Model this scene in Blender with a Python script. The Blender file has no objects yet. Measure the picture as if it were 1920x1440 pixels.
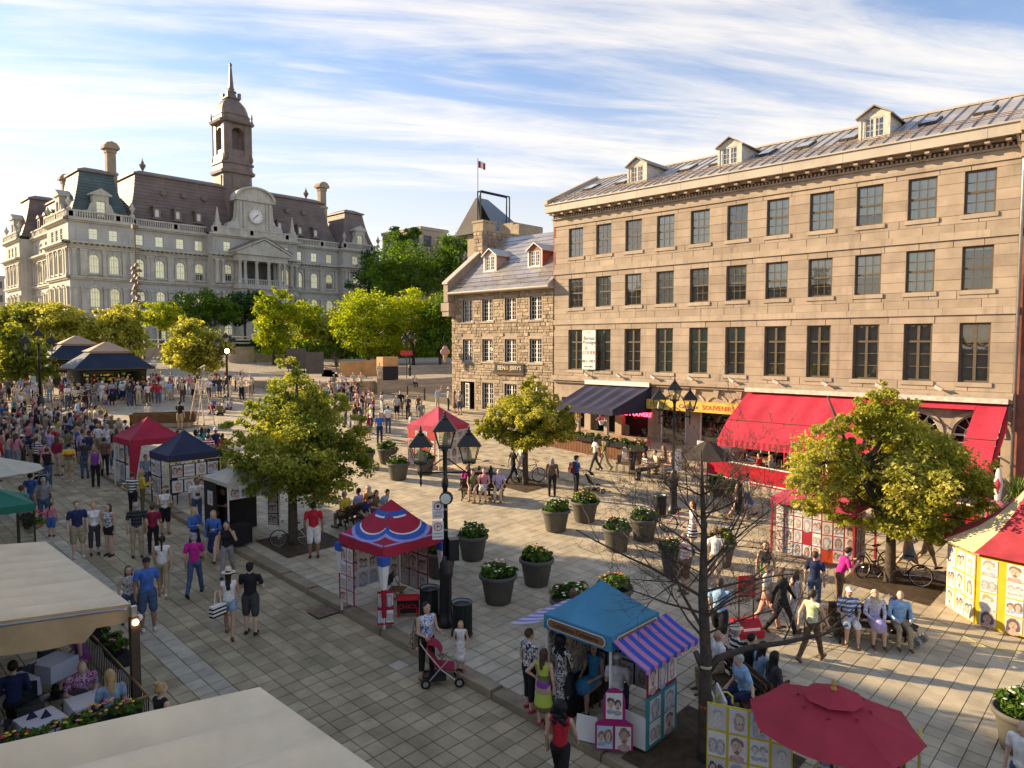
import bpy,math,random
import numpy as np
from mathutils import Vector,Matrix
SC=bpy.context.scene
COL=SC.collection
PI=math.pi
rad=math.radians
# ------------------------------------------------------------------ camera
CAM=Vector((0.0,0.0,8.0))
FPX,HEAD,PITCH=1312.0,rad(46.442),rad(3.272) # focal length for a 1920 px wide picture
cam_d=bpy.data.cameras.new('camera')
cam_d.sensor_width=36.0
cam_d.lens=36.0*FPX/1920.0
cam_d.clip_start,cam_d.clip_end=0.1,4000.0
cam=bpy.data.objects.new('camera',cam_d)
COL.objects.link(cam)
cam.location=CAM
cam.rotation_euler=(rad(90)-PITCH,0,-HEAD)
SC.camera=cam
# ------------------------------------------------------------------ sky and sun
SUN_AZ,SUN_EL=rad(-26.0),rad(20.0) # from the +Y street axis, clockwise
w=bpy.data.worlds.new('World')
SC.world=w
w.use_nodes=True
nt=w.node_tree
nt.nodes.clear()
def N(tree,typ,**kw):
 n=tree.nodes.new(typ)
 for k,v in kw.items():
  if k.startswith('i_'):
   n.inputs[k[2:].replace('_',' ')].default_value=v
  elif k.startswith('n_'):
   n.inputs[int(k[2:])].default_value=v
  else:
   setattr(n,k,v)
 return n
def L(tree,a,b):
 tree.links.new(a,b)
def math_(t,op,a,b=None,c=None,clamp=False):
 n=N(t,'ShaderNodeMath',operation=op,use_clamp=clamp)
 for i,x in enumerate((a,b,c)):
  if x is None:
   continue
  if isinstance(x,(int,float)):
   n.inputs[i].default_value=x
  else:
   L(t,x,n.inputs[i])
 return n.outputs[0]
def maprange(t,x,a,b,c=0.0,d=1.0,smooth=True):
 n=N(t,'ShaderNodeMapRange',clamp=True)
 n.interpolation_type='SMOOTHSTEP' if smooth else 'LINEAR'
 L(t,x,n.inputs[0])
 for i,v in zip((1,2,3,4),(a,b,c,d)):
  n.inputs[i].default_value=v
 return n.outputs[0]
def mixrgb(t,fac,a,b,blend='MIX'):
 n=N(t,'ShaderNodeMix',data_type='RGBA',blend_type=blend)
 for i,x in((0,fac),(6,a),(7,b)):
  if isinstance(x,(int,float)):
   n.inputs[i].default_value=x
  elif isinstance(x,(tuple,list)):
   n.inputs[i].default_value=(*x,1.0)if len(x)==3 else x
  else:
   L(t,x,n.inputs[i])
 return n.outputs[2]
sky=N(nt,'ShaderNodeTexSky',sky_type='NISHITA',sun_disc=False,sun_elevation=SUN_EL,sun_rotation=SUN_AZ,altitude=50.0,air_density=1.0,dust_density=0.3,ozone_density=3.2)
tc=N(nt,'ShaderNodeTexCoord')
sep=N(nt,'ShaderNodeSeparateXYZ')
L(nt,tc.outputs['Generated'],sep.inputs[0])
zz=math_(nt,'MAXIMUM',sep.outputs['Z'],0.02)
den=math_(nt,'ADD',zz,0.10)
u=math_(nt,'DIVIDE',sep.outputs['X'],den)
v=math_(nt,'DIVIDE',sep.outputs['Y'],den)
# cirrus sheet: streaks run across the street, feathered by a second, finer noise
CA=rad(-35)
us=math_(nt,'ADD',math_(nt,'MULTIPLY',u,math.cos(CA)),math_(nt,'MULTIPLY',v,math.sin(CA)))
vs=math_(nt,'SUBTRACT',math_(nt,'MULTIPLY',v,math.cos(CA)),math_(nt,'MULTIPLY',u,math.sin(CA)))
cmb=N(nt,'ShaderNodeCombineXYZ')
L(nt,math_(nt,'MULTIPLY',us,0.3),cmb.inputs[0])
L(nt,math_(nt,'MULTIPLY',vs,1.0),cmb.inputs[1])
cmb.inputs[2].default_value=61.4
n1=N(nt,'ShaderNodeTexNoise',i_Scale=1.0,i_Detail=9.0,i_Roughness=0.62,i_Distortion=0.55)
L(nt,cmb.outputs[0],n1.inputs['Vector'])
cmb2=N(nt,'ShaderNodeCombineXYZ')
L(nt,math_(nt,'MULTIPLY',us,1.1),cmb2.inputs[0])
L(nt,math_(nt,'MULTIPLY',vs,5.5),cmb2.inputs[1])
n2=N(nt,'ShaderNodeTexNoise',i_Scale=1.0,i_Detail=8.0,i_Roughness=0.6,i_Distortion=1.2)
L(nt,cmb2.outputs[0],n2.inputs['Vector'])
cs=math_(nt,'ADD',math_(nt,'MULTIPLY',n1.outputs[0],0.72),math_(nt,'MULTIPLY',n2.outputs[0],0.28))
cmask=maprange(nt,cs,0.46,0.66)
lowfade=maprange(nt,sep.outputs['Z'],0.03,0.16,0.0,1.0)
cmask=math_(nt,'MULTIPLY',math_(nt,'MULTIPLY',cmask,lowfade),0.72)
CLOUD=(4.7,4.5,4.5)
tint=mixrgb(nt,1.0,sky.outputs[0],(1.05,.97,1.06),'MULTIPLY') # evening haze shifts the blue towards violet
lowair=maprange(nt,sep.outputs['Z'],0.02,0.40,0.78,0.0) # thick pale air near the horizon
tint=mixrgb(nt,lowair,tint,(3.9,3.5,3.25))
bgc=mixrgb(nt,cmask,tint,CLOUD)
bg=N(nt,'ShaderNodeBackground',i_Strength=0.082)
L(nt,bgc,bg.inputs[0])
wo=N(nt,'ShaderNodeOutputWorld')
L(nt,bg.outputs[0],wo.inputs[0])
sun_d=bpy.data.lights.new('sun','SUN')
sun_d.energy=3.4
sun_d.angle=rad(0.6)
sun_d.color=(1.0,0.79,0.56)
sun=bpy.data.objects.new('sun',sun_d)
COL.objects.link(sun)
SUN_DIR=Vector((math.sin(SUN_AZ)*math.cos(SUN_EL),math.cos(SUN_AZ)*math.cos(SUN_EL),math.sin(SUN_EL)))
sun.rotation_euler=SUN_DIR.to_track_quat('Z','Y').to_euler()
sun.location=(0,0,60)
SC.view_settings.view_transform='Standard'
SC.view_settings.look='None'
SC.view_settings.gamma=1.0
SC.view_settings.use_curve_mapping=False
SC.view_settings.exposure=1.68
SC.view_settings.use_white_balance=True
SC.view_settings.white_balance_temperature=7500
SC.view_settings.white_balance_tint=6
SC.render.engine='CYCLES'
SC.cycles.use_denoising=True
SC.cycles.max_bounces=6
SC.cycles.diffuse_bounces=4
SC.cycles.glossy_bounces=2
SC.cycles.transparent_max_bounces=12
SC.cycles.caustics_reflective=SC.cycles.caustics_refractive=False
# ------------------------------------------------------------------ picture <-> place
_fw=Vector((math.sin(HEAD)*math.cos(PITCH),math.cos(HEAD)*math.cos(PITCH),-math.sin(PITCH)))
_rt=Vector((math.cos(HEAD),-math.sin(HEAD),0.0))
_up=_rt.cross(_fw)
SY,SX=0.055,0.02 # the square climbs away from the river
def gz(x,y):
 y=min(y,112.0)
 return SY*y+SX*min(max(x-10.0,0.0),30.0)
def ray(px,py):
 return _fw*FPX+_rt*(px-960.0)+_up*(720.0-py)
def spot(px,py,dz=0.0):
 """the point of the ground (or dz above it) seen at a pixel of the photograph"""
 d=ray(px,py)
 t=(dz-8.0)/(d.z-SY*d.y)
 p=d*t
 if p.x>10.0:
  t=(dz-8.0-SX*10.0)/(d.z-SY*d.y-SX*d.x)
  p=d*t
 return Vector((p.x,p.y,p.z+8.0))
def on_x(px,py,X):
 d=ray(px,py)
 p=d*(X/d.x)
 return Vector((p.x,p.y,p.z+8.0))
def on_y(px,py,Y):
 d=ray(px,py)
 p=d*(Y/d.y)
 return Vector((p.x,p.y,p.z+8.0))
 # ------------------------------------------------------------------ materials
MATS={}
def _coords(t):
 return N(t,'ShaderNodeTexCoord').outputs['Object']
def M(name,col=(.5,.5,.5),rough=.8,var=.12,vs=2.5,bump=0.0,bs=25.0,metal=0.0,rnd=0.0,spec=.3,trans=0.0,emit=None,es=1.0,col2=None,detail=4.0,stain=0.0,world=False,streak=0.0):
 """a procedural surface: base colour drifting with noise, optional second tone, stains and relief"""
 if name in MATS:
  return MATS[name]
 m=bpy.data.materials.new(name)
 m.use_nodes=True
 t=m.node_tree
 b=t.nodes['Principled BSDF']
 c=N(t,'ShaderNodeNewGeometry').outputs['Position']if world else _coords(t)
 no=N(t,'ShaderNodeTexNoise',i_Scale=vs,i_Detail=detail,i_Roughness=.6)
 L(t,c,no.inputs['Vector'])
 f=maprange(t,no.outputs[0],.3,.7,0,1,False)
 lo=tuple(x*(1-var)for x in col)
 hi=col2 if col2 else tuple(min(1,x*(1+var))for x in col)
 out=mixrgb(t,f,lo,hi)
 if rnd:
  g=N(t,'ShaderNodeNewGeometry')
  o=N(t,'ShaderNodeObjectInfo')
  r=math_(t,'FRACT',math_(t,'ADD',g.outputs['Random Per Island'],o.outputs['Random']))
  k=maprange(t,r,0,1,1-rnd,1+rnd,False)
  out=mixrgb(t,1.0,out,k,'MULTIPLY')
 if stain:
  n3=N(t,'ShaderNodeTexNoise',i_Scale=.7,i_Detail=7.0,i_Roughness=.65)
  L(t,c,n3.inputs['Vector'])
  s=maprange(t,n3.outputs[0],.50,.70,0,stain)
  out=mixrgb(t,s,out,tuple(x*.35 for x in col))
 if streak:
  mp=N(t,'ShaderNodeMapping')
  mp.inputs['Scale'].default_value=(2.6,2.6,.22)
  L(t,c,mp.inputs[0])
  n4=N(t,'ShaderNodeTexNoise',i_Scale=1.0,i_Detail=6.0,i_Roughness=.7)
  L(t,mp.outputs[0],n4.inputs['Vector'])
  out=mixrgb(t,maprange(t,n4.outputs[0],.50,.72,0,streak),out,tuple(x*.42 for x in col))
 L(t,out,b.inputs['Base Color'])
 b.inputs['Roughness'].default_value=rough
 b.inputs['Metallic'].default_value=metal
 b.inputs['Specular IOR Level'].default_value=spec
 if emit:
  b.inputs['Emission Color'].default_value=(*emit,1)
  b.inputs['Emission Strength'].default_value=es
 if bump:
  nb=N(t,'ShaderNodeTexNoise',i_Scale=bs,i_Detail=5.0,i_Roughness=.65)
  L(t,c,nb.inputs['Vector'])
  bn=N(t,'ShaderNodeBump',i_Strength=bump,i_Distance=.02)
  L(t,nb.outputs[0],bn.inputs['Height'])
  L(t,bn.outputs[0],b.inputs['Normal'])
 if trans:
  tr=N(t,'ShaderNodeBsdfTranslucent')
  L(t,out,tr.inputs[0])
  mx=N(t,'ShaderNodeMixShader',n_0=trans)
  L(t,b.outputs[0],mx.inputs[1])
  L(t,tr.outputs[0],mx.inputs[2])
  L(t,mx.outputs[0],t.nodes['Material Output'].inputs[0])
 MATS[name]=m
 return m
def M_stripe(name,cols,size,axis='Z',rough=.8,warp=0.0,trans=0.0):
 """cloth printed in bands of equal width"""
 if name in MATS:
  return MATS[name]
 m=M(name,cols[0],rough)
 t=m.node_tree
 b=t.nodes['Principled BSDF']
 c=_coords(t)
 s=N(t,'ShaderNodeSeparateXYZ')
 L(t,c,s.inputs[0])
 a=s.outputs[axis]
 if warp:
  no=N(t,'ShaderNodeTexNoise',i_Scale=9.0)
  L(t,c,no.inputs['Vector'])
  a=math_(t,'ADD',a,math_(t,'MULTIPLY',no.outputs[0],warp))
 fr=math_(t,'FRACT',math_(t,'DIVIDE',a,size*len(cols)))
 r=N(t,'ShaderNodeValToRGB')
 r.color_ramp.interpolation='CONSTANT'
 e=r.color_ramp.elements
 while len(e)<len(cols):
  e.new(.5)
 for i,cc in enumerate(cols):
  e[i].position=i/len(cols)
  e[i].color=(*cc,1)
 L(t,fr,r.inputs[0])
 L(t,r.outputs[0],b.inputs['Base Color'])
 if trans:
  tr=N(t,'ShaderNodeBsdfTranslucent')
  L(t,r.outputs[0],tr.inputs[0])
  mx=N(t,'ShaderNodeMixShader',n_0=trans)
  L(t,b.outputs[0],mx.inputs[1])
  L(t,tr.outputs[0],mx.inputs[2])
  L(t,mx.outputs[0],t.nodes['Material Output'].inputs[0])
 return m
def M_print(name,base,ink,scale=28.0,thr=.5,rough=.85):
 """cloth with a blotchy print"""
 if name in MATS:
  return MATS[name]
 m=M(name,base,rough)
 t=m.node_tree
 b=t.nodes['Principled BSDF']
 no=N(t,'ShaderNodeTexNoise',i_Scale=scale,i_Detail=2.0,i_Distortion=1.5)
 L(t,_coords(t),no.inputs['Vector'])
 f=maprange(t,no.outputs[0],thr-.03,thr+.03)
 L(t,mixrgb(t,f,base,ink),b.inputs['Base Color'])
 return m
def M_leaf(name,ca,cb,cc,trans=.35):
 if name in MATS:
  return MATS[name]
 m=bpy.data.materials.new(name)
 m.use_nodes=True
 t=m.node_tree
 b=t.nodes['Principled BSDF']
 g=N(t,'ShaderNodeNewGeometry')
 no=N(t,'ShaderNodeTexNoise',i_Scale=.55,i_Detail=2.0)
 L(t,_coords(t),no.inputs['Vector'])
 f=math_(t,'ADD',math_(t,'MULTIPLY',g.outputs['Random Per Island'],.55),math_(t,'MULTIPLY',maprange(t,no.outputs[0],.35,.65),.45))
 r=N(t,'ShaderNodeValToRGB')
 e=r.color_ramp.elements
 e[0].color=(*ca,1)
 e[1].color=(*cc,1)
 e.new(.5).color=(*cb,1)
 L(t,f,r.inputs[0])
 L(t,r.outputs[0],b.inputs['Base Color'])
 b.inputs['Roughness'].default_value=.55
 b.inputs['Specular IOR Level'].default_value=.25
 tr=N(t,'ShaderNodeBsdfTranslucent')
 L(t,mixrgb(t,1.0,r.outputs[0],(1.25,1.2,.55),'MULTIPLY'),tr.inputs[0])
 mx=N(t,'ShaderNodeMixShader',n_0=trans)
 L(t,b.outputs[0],mx.inputs[1])
 L(t,tr.outputs[0],mx.inputs[2])
 L(t,mx.outputs[0],t.nodes['Material Output'].inputs[0])
 MATS[name]=m
 return m
def M_glass(name,tint=(.9,.95,.95),refl=.12,clear=True):
 """thin glazing: see-through with a fresnel reflection"""
 if name in MATS:
  return MATS[name]
 m=bpy.data.materials.new(name)
 m.use_nodes=True
 t=m.node_tree
 t.nodes.remove(t.nodes['Principled BSDF'])
 tr=N(t,'ShaderNodeBsdfTransparent')
 tr.inputs[0].default_value=(*tint,1)
 gl=N(t,'ShaderNodeBsdfGlossy',i_Roughness=.03)
 fr=N(t,'ShaderNodeFresnel',i_IOR=1.5)
 no=N(t,'ShaderNodeTexNoise',i_Scale=1.3)
 L(t,_coords(t),no.inputs['Vector'])
 bn=N(t,'ShaderNodeBump',i_Strength=.08,i_Distance=.05)
 L(t,no.outputs[0],bn.inputs['Height'])
 L(t,bn.outputs[0],gl.inputs['Normal'])
 f=math_(t,'ADD',math_(t,'MULTIPLY',fr.outputs[0],.9),refl,clamp=True)
 mx=N(t,'ShaderNodeMixShader')
 L(t,f,mx.inputs[0])
 L(t,tr.outputs[0],mx.inputs[1])
 L(t,gl.outputs[0],mx.inputs[2])
 L(t,mx.outputs[0],t.nodes['Material Output'].inputs[0])
 MATS[name]=m
 return m
 # ------------------------------------------------------------------ meshes
def rotz(a):
 return Matrix.Rotation(a,4,'Z')
def TR(x,y,z,a=0.0):
 return Matrix.Translation((x,y,z))@rotz(a)
class MB:
 """collects faces of one part; T is the current local transform, mi the current material slot"""
 def __init__(s):
  s.v,s.f,s.m,s.T,s.mi=[],[],[],Matrix(),0
 def add(s,vs,fs):
  o=len(s.v)
  T=s.T
  s.v+=[tuple(T@Vector(p))for p in vs]
  s.f+=[tuple(i+o for i in f)for f in fs]
  s.m+=[s.mi]*len(fs)
  return s
 def box(s,x0,y0,z0,x1,y1,z1):
  return s.add([(x0,y0,z0),(x1,y0,z0),(x1,y1,z0),(x0,y1,z0),(x0,y0,z1),(x1,y0,z1),(x1,y1,z1),(x0,y1,z1)],[(0,3,2,1),(4,5,6,7),(0,1,5,4),(1,2,6,5),(2,3,7,6),(3,0,4,7)])
 def cbox(s,c,d):
  return s.box(c[0]-d[0]/2,c[1]-d[1]/2,c[2]-d[2]/2,c[0]+d[0]/2,c[1]+d[1]/2,c[2]+d[2]/2)
 def frus(s,x0,y0,x1,y1,z0,X0,Y0,X1,Y1,z1):
  """box with a different rectangle at top and bottom"""
  return s.add([(x0,y0,z0),(x1,y0,z0),(x1,y1,z0),(x0,y1,z0),(X0,Y0,z1),(X1,Y0,z1),(X1,Y1,z1),(X0,Y1,z1)],[(0,3,2,1),(4,5,6,7),(0,1,5,4),(1,2,6,5),(2,3,7,6),(3,0,4,7)])
 def quad(s,a,b,c,d):
  return s.add([a,b,c,d],[(0,1,2,3)])
 def poly(s,pts):
  return s.add(pts,[tuple(range(len(pts)))])
 def prism(s,pts,d):
  """polygon pts (3-D) extruded by vector d, closed"""
  n=len(pts)
  d=Vector(d)
  vs=[Vector(p)for p in pts]+[Vector(p)+d for p in pts]
  fs=[tuple(range(n))[::-1],tuple(range(n,2*n))]+[(i,(i+1)%n,n+(i+1)%n,n+i)for i in range(n)]
  return s.add(vs,fs)
 def tube(s,path,rs,n=8,cap=True):
  """round bar along a path, radius per point"""
  P=[Vector(p)for p in path]
  if isinstance(rs,(int,float)):
   rs=[rs]*len(P)
  vs,fs=[],[]
  ax=None
  for i,p in enumerate(P):
   d=(P[min(i+1,len(P)-1)]-P[max(i-1,0)])
   if d.length<1e-9:
    d=Vector((0,0,1))
   d.normalize()
   if ax is None:
    ax=d.orthogonal().normalized()
   else:
    ax=(ax-d*ax.dot(d))
    ax=ax.normalized()if ax.length>1e-6 else d.orthogonal().normalized()
   bx=d.cross(ax)
   for k in range(n):
    a=2*PI*k/n
    vs.append(p+(ax*math.cos(a)+bx*math.sin(a))*rs[i])
  for i in range(len(P)-1):
   for k in range(n):
    k2=(k+1)%n
    fs.append((i*n+k,i*n+k2,(i+1)*n+k2,(i+1)*n+k))
  if cap:
   fs.append(tuple(range(n))[::-1])
   fs.append(tuple(range((len(P)-1)*n,len(P)*n)))
  return s.add(vs,fs)
 def lathe(s,prof,n=16,c=(0,0,0),cap=True,ph=0.0):
  """profile [(r, z)...] turned about a vertical axis"""
  vs,fs=[],[]
  for r,z in prof:
   for k in range(n):
    a=2*PI*k/n+ph
    vs.append((c[0]+r*math.cos(a),c[1]+r*math.sin(a),c[2]+z))
  for i in range(len(prof)-1):
   for k in range(n):
    k2=(k+1)%n
    fs.append((i*n+k,i*n+k2,(i+1)*n+k2,(i+1)*n+k))
  if cap:
   fs.append(tuple(range(n))[::-1])
   fs.append(tuple(range((len(prof)-1)*n,len(prof)*n)))
  return s.add(vs,fs)
 def ball(s,c,r,n=10,m=6):
  rx,ry,rz=(r,r,r)if isinstance(r,(int,float))else r
  vs,fs=[],[]
  for i in range(m+1):
   t=PI*i/m
   for k in range(n):
    a=2*PI*k/n
    vs.append((c[0]+rx*math.sin(t)*math.cos(a),c[1]+ry*math.sin(t)*math.sin(a),c[2]-rz*math.cos(t)))
  for i in range(m):
   for k in range(n):
    k2=(k+1)%n
    fs.append((i*n+k,i*n+k2,(i+1)*n+k2,(i+1)*n+k))
  return s.add(vs,fs)
 def wall(s,W,H,ops,dep,x0=0.0,z0=0.0):
  """a wall face in local x-z (outside is -y) with rectangular openings (xa, za, xb, zb) and their reveals"""
  xs=sorted({x0,x0+W,*[o[0]for o in ops],*[o[2]for o in ops]})
  zs=sorted({z0,z0+H,*[o[1]for o in ops],*[o[3]for o in ops]})
  for i in range(len(xs)-1):
   for j in range(len(zs)-1):
    cx,cz=(xs[i]+xs[i+1])/2,(zs[j]+zs[j+1])/2
    if any(o[0]<cx<o[2]and o[1]<cz<o[3]for o in ops):
     continue
    s.quad((xs[i],0,zs[j]),(xs[i+1],0,zs[j]),(xs[i+1],0,zs[j+1]),(xs[i],0,zs[j+1]))
  for a,b,c,d in ops:
   s.quad((a,0,b),(a,dep,b),(a,dep,d),(a,0,d))
   s.quad((c,0,b),(c,0,d),(c,dep,d),(c,dep,b))
   s.quad((a,0,b),(c,0,b),(c,dep,b),(a,dep,b))
   s.quad((a,0,d),(a,dep,d),(c,dep,d),(c,0,d))
  return s
 def mesh(s,name,mats,smooth=False):
  me=bpy.data.meshes.new(name)
  me.from_pydata(s.v,[],s.f)
  for m in(mats if isinstance(mats,(list,tuple))else[mats]):
   me.materials.append(m)
  if any(s.m):
   me.polygons.foreach_set('material_index',s.m)
  if smooth:
   me.polygons.foreach_set('use_smooth',[True]*len(s.f))
  me.update()
  return me
 def build(s,name,mats,parent=None,smooth=False,**kw):
  return put(name,s.mesh(name,mats,smooth),parent,**kw)
def put(name,me,parent=None,loc=None,rz=0.0,sc=None,label=None,cat=None,group=None,kind=None):
 o=bpy.data.objects.new(name,me)
 COL.objects.link(o)
 if parent is not None:
  o.parent=parent
 if loc is not None:
  o.location=loc
 if rz:
  o.rotation_euler=(0,0,rz)
 if sc is not None:
  o.scale=(sc,sc,sc)if isinstance(sc,(int,float))else sc
 for k,v in(('label',label),('category',cat),('group',group),('kind',kind)):
  if v:
   o[k]=v
 return o
def thing(name,label,cat,loc=(0,0,0),rz=0.0,group=None,sc=None):
 return put(name,None,None,loc,rz,sc,label,cat,group)
def copy_tree(o,parent=None):
 c=o.copy()
 COL.objects.link(c)
 c.parent=parent
 for ch in list(KIDS.get(o.name,()))or list(o.children):
  copy_tree(ch,c)
 return c
KIDS={}
def dup(o,loc,rz=None,label=None,group=None,sc=None):
 c=copy_tree(o)
 c.location=loc
 if rz is not None:
  c.rotation_euler=(0,0,rz)
 if sc is not None:
  c.scale=(sc,sc,sc)if isinstance(sc,(int,float))else sc
 if label:
  c['label']=label
 if group:
  c['group']=group
 return c
def np_mesh(name,V,Fq,mats,mi=None,smooth=False):
 """mesh from numpy arrays of vertices and quads"""
 me=bpy.data.meshes.new(name)
 V=np.asarray(V,np.float32)
 Fq=np.asarray(Fq,np.int32)
 nf=len(Fq)
 me.vertices.add(len(V))
 me.vertices.foreach_set('co',V.ravel())
 me.loops.add(nf*4)
 me.loops.foreach_set('vertex_index',Fq.ravel())
 me.polygons.add(nf)
 me.polygons.foreach_set('loop_start',np.arange(0,nf*4,4,dtype=np.int32))
 try:
  me.polygons.foreach_set('loop_total',np.full(nf,4,np.int32))
 except Exception:
  pass
 for m in(mats if isinstance(mats,(list,tuple))else[mats]):
  me.materials.append(m)
 if mi is not None:
  me.polygons.foreach_set('material_index',np.asarray(mi,np.int32))
 me.polygons.foreach_set('use_smooth',np.full(nf,bool(smooth)))
 me.update()
 me.validate()
 return me
def text(name,body,parent,T,size,mat,ext=.006,align='CENTER',sx=1.0,shear=0.0):
 """real lettering: a text object lying in local x-z of T, facing -y"""
 cu=bpy.data.curves.new(name,'FONT')
 cu.body=body
 cu.size=size
 cu.extrude=ext
 cu.align_x=align
 cu.align_y='CENTER'
 cu.shear=shear
 cu.resolution_u=2
 cu.materials.append(mat)
 tmp=bpy.data.objects.new(name,cu)
 me=bpy.data.meshes.new_from_object(tmp)
 bpy.data.objects.remove(tmp)
 bpy.data.curves.remove(cu)
 if not me.materials:
  me.materials.append(mat)
 o=bpy.data.objects.new(name,me)
 COL.objects.link(o)
 o.parent=parent
 o.matrix_local=T@Matrix.Rotation(rad(90),4,'X')@Matrix.Diagonal((sx,1,1,1))
 return o
UNIT=MB().box(-.5,-.5,-.5,.5,.5,.5)
# ================================================================== the ground
rg=random.Random(11)
M_street=M('street_stone',(.38,.31,.19),.8,.22,1.6,.35,30,rnd=.18,stain=.4,world=True)
M_square=M('square_stone',(.47,.40,.28),.8,.18,1.6,.3,30,rnd=.15,stain=.35,world=True)
M_kerb=M('kerb_granite',(.30,.245,.16),.75,.2,3.0,.3,40,rnd=.12,stain=.25,world=True)
M_pale=M('pale_granite',(.46,.41,.30),.75,.18,2.5,.3,30,rnd=.15,stain=.2,world=True)
M_joint=M('joint_sand',(.17,.145,.095),.95,.2,6)
M_far=M('far_ground',(.36,.31,.24),.9,.15,.3)
def brick_ground(name,col,bw=.5):
 """paving seen from too far away to pick out the stones"""
 m=M(name,col,.8,.15,1.0,.15,20)
 t=m.node_tree
 b=t.nodes['Principled BSDF']
 br=N(t,'ShaderNodeTexBrick',i_Scale=1.0)
 br.inputs['Color1'].default_value=(*[c*.85 for c in col],1)
 br.inputs['Color2'].default_value=(*[c*1.12 for c in col],1)
 br.inputs['Mortar'].default_value=(*[c*.4 for c in col],1)
 br.inputs['Mortar Size'].default_value=.014
 br.inputs['Brick Width'].default_value=bw
 br.inputs['Row Height'].default_value=bw
 L(t,_coords(t),br.inputs['Vector'])
 L(t,br.outputs[0],b.inputs['Base Color'])
 return m
M_fpave=brick_ground('far_paving',(.40,.335,.25))
def sheet(name,xs,ys,dz,mat,kind='structure'):
 mb=MB()
 nx,ny=len(xs),len(ys)
 mb.add([(x,y,gz(x,y)+dz)for y in ys for x in xs],[(j*nx+i,j*nx+i+1,(j+1)*nx+i+1,(j+1)*nx+i)for j in range(ny-1)for i in range(nx-1)])
 return mb.build(name,mat,kind=kind)
ROADX,KX,SQ0,SQ1,STEP=10.06,10.06,10.42,25.2,.14
ground=sheet('ground',[-900,-200,-40,10,40,60,200,900],[-120,-30,112,112.01,260,900],-.16,M_far)
street=sheet('street',[-30,10,10.1],[-25,75],-.03,M_joint)
square=sheet('square_pavement',[10.1,25.3],[-25,78],STEP-.03,M_joint)
lane=sheet('lane',[25.3,40,41],[-25,78],STEP-.03,M_joint)
upper=sheet('upper_square',[-30,10,40,120],[74.9,112,112.01,127],STEP-.02,M_fpave)
# one bevelled paving stone, shared by all the stones laid singly
pm=MB()
pm.frus(-.5,-.5,.5,.5,-.5,-.488,-.488,.488,.488,.5)
ST_ME=pm.mesh('paver',M_street)
SQ_ME=pm.mesh('paver',M_square)
PL_ME=pm.mesh('paver',M_pale)
KB_ME=pm.mesh('kerbstone',M_kerb)
BOXV=np.array(pm.v)
BOXF=np.array(pm.f)
def cam_dist(p):
 return(Vector(p)-CAM).length
def in_view(p):
 d=Vector(p)-CAM
 z=d.dot(_fw)
 if z<1:
  return False
 x,y=960+FPX*d.dot(_rt)/z,720-FPX*d.dot(_up)/z
 return-60<x<1980 and y<1510
def lay(parent,cells,meshes,thick,stuff_name,slope_x):
 """cells: (x, y, wx, wy, kind). The 300 that show largest are single stones, the rest one mass."""
 cells=[c for c in cells if in_view((c[0],c[1],gz(c[0],c[1])))]
 cells.sort(key=lambda c:cam_dist((c[0],c[1],0))/math.sqrt(c[2]*c[3]))
 tilt=Matrix(((1,0,0),(0,1,0),(slope_x,SY,1)))
 rest={}
 for n,c in enumerate(cells):
  x,y,wx,wy,kd=c[:5]
  z=gz(x,y)+c[5]
  h=rg.uniform(-.004,.004)
  if n<300:
   o=put('paver',meshes[kd],parent)
   o.matrix_local=Matrix.Translation((x,y,z-thick/2+h))@Matrix(((1,0,0),(0,1,0),(slope_x,SY,1))).to_4x4()@Matrix.Diagonal((wx,wy,thick,1))
  else:
   rest.setdefault(kd,[]).append((x,y,z-thick/2+h,wx,wy))
 for kd,lst in rest.items():
  A=np.array(lst)
  V=BOXV[None]*np.stack([A[:,3],A[:,4],np.full(len(A),thick)],1)[:,None,:]
  V[:,:,2]+=V[:,:,0]*slope_x+V[:,:,1]*SY
  V+=A[:,None,:3]
  Fq=(BOXF[1:][None]+(np.arange(len(A))*8)[:,None,None]).reshape(-1,4)
  put(stuff_name,np_mesh(stuff_name,V.reshape(-1,3),Fq,meshes[kd].materials[0]),parent,kind='stuff')
g=.009
cells=[]
PW=.365
for j in range(-16,206):
 y=j*PW
 for i in range(40):
  x=ROADX-.02-(i+.5)*PW
  kd=1 if i in(10,11)and 5<y<40 else(1 if rg.random()<.015 else 0)
  cells.append((x,y+PW/2,PW-g*1.4,PW-g,kd,.0))
lay(street,cells,[ST_ME,PL_ME],.06,'far_pavers',0.0)
cells=[]
PY=.37
for j in range(-16,206):
 y=j*PY
 off=0
 for i in range(38):
  x=SQ0+.62+(i+.5)*.372+off
  cells.append((x,y+PY/2,.372-g,PY-g,0 if rg.random()>.03 else 1,STEP))
 cells.append((SQ0+.31,y+PY/2,.62-g,PY-g,1,STEP)) # pale strip behind the kerb
lay(square,cells,[SQ_ME,PL_ME],.06,'far_pavers',SX)
cells=[]
for j in range(0,188):
 y=j*.40
 for i in range(32):
  cells.append((25.55+(i+.5)*.375,y,.375-g,.40-g,0 if rg.random()>.1 else 1,STEP))
lay(lane,cells,[SQ_ME,ST_ME],.06,'far_pavers',SX)
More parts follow.
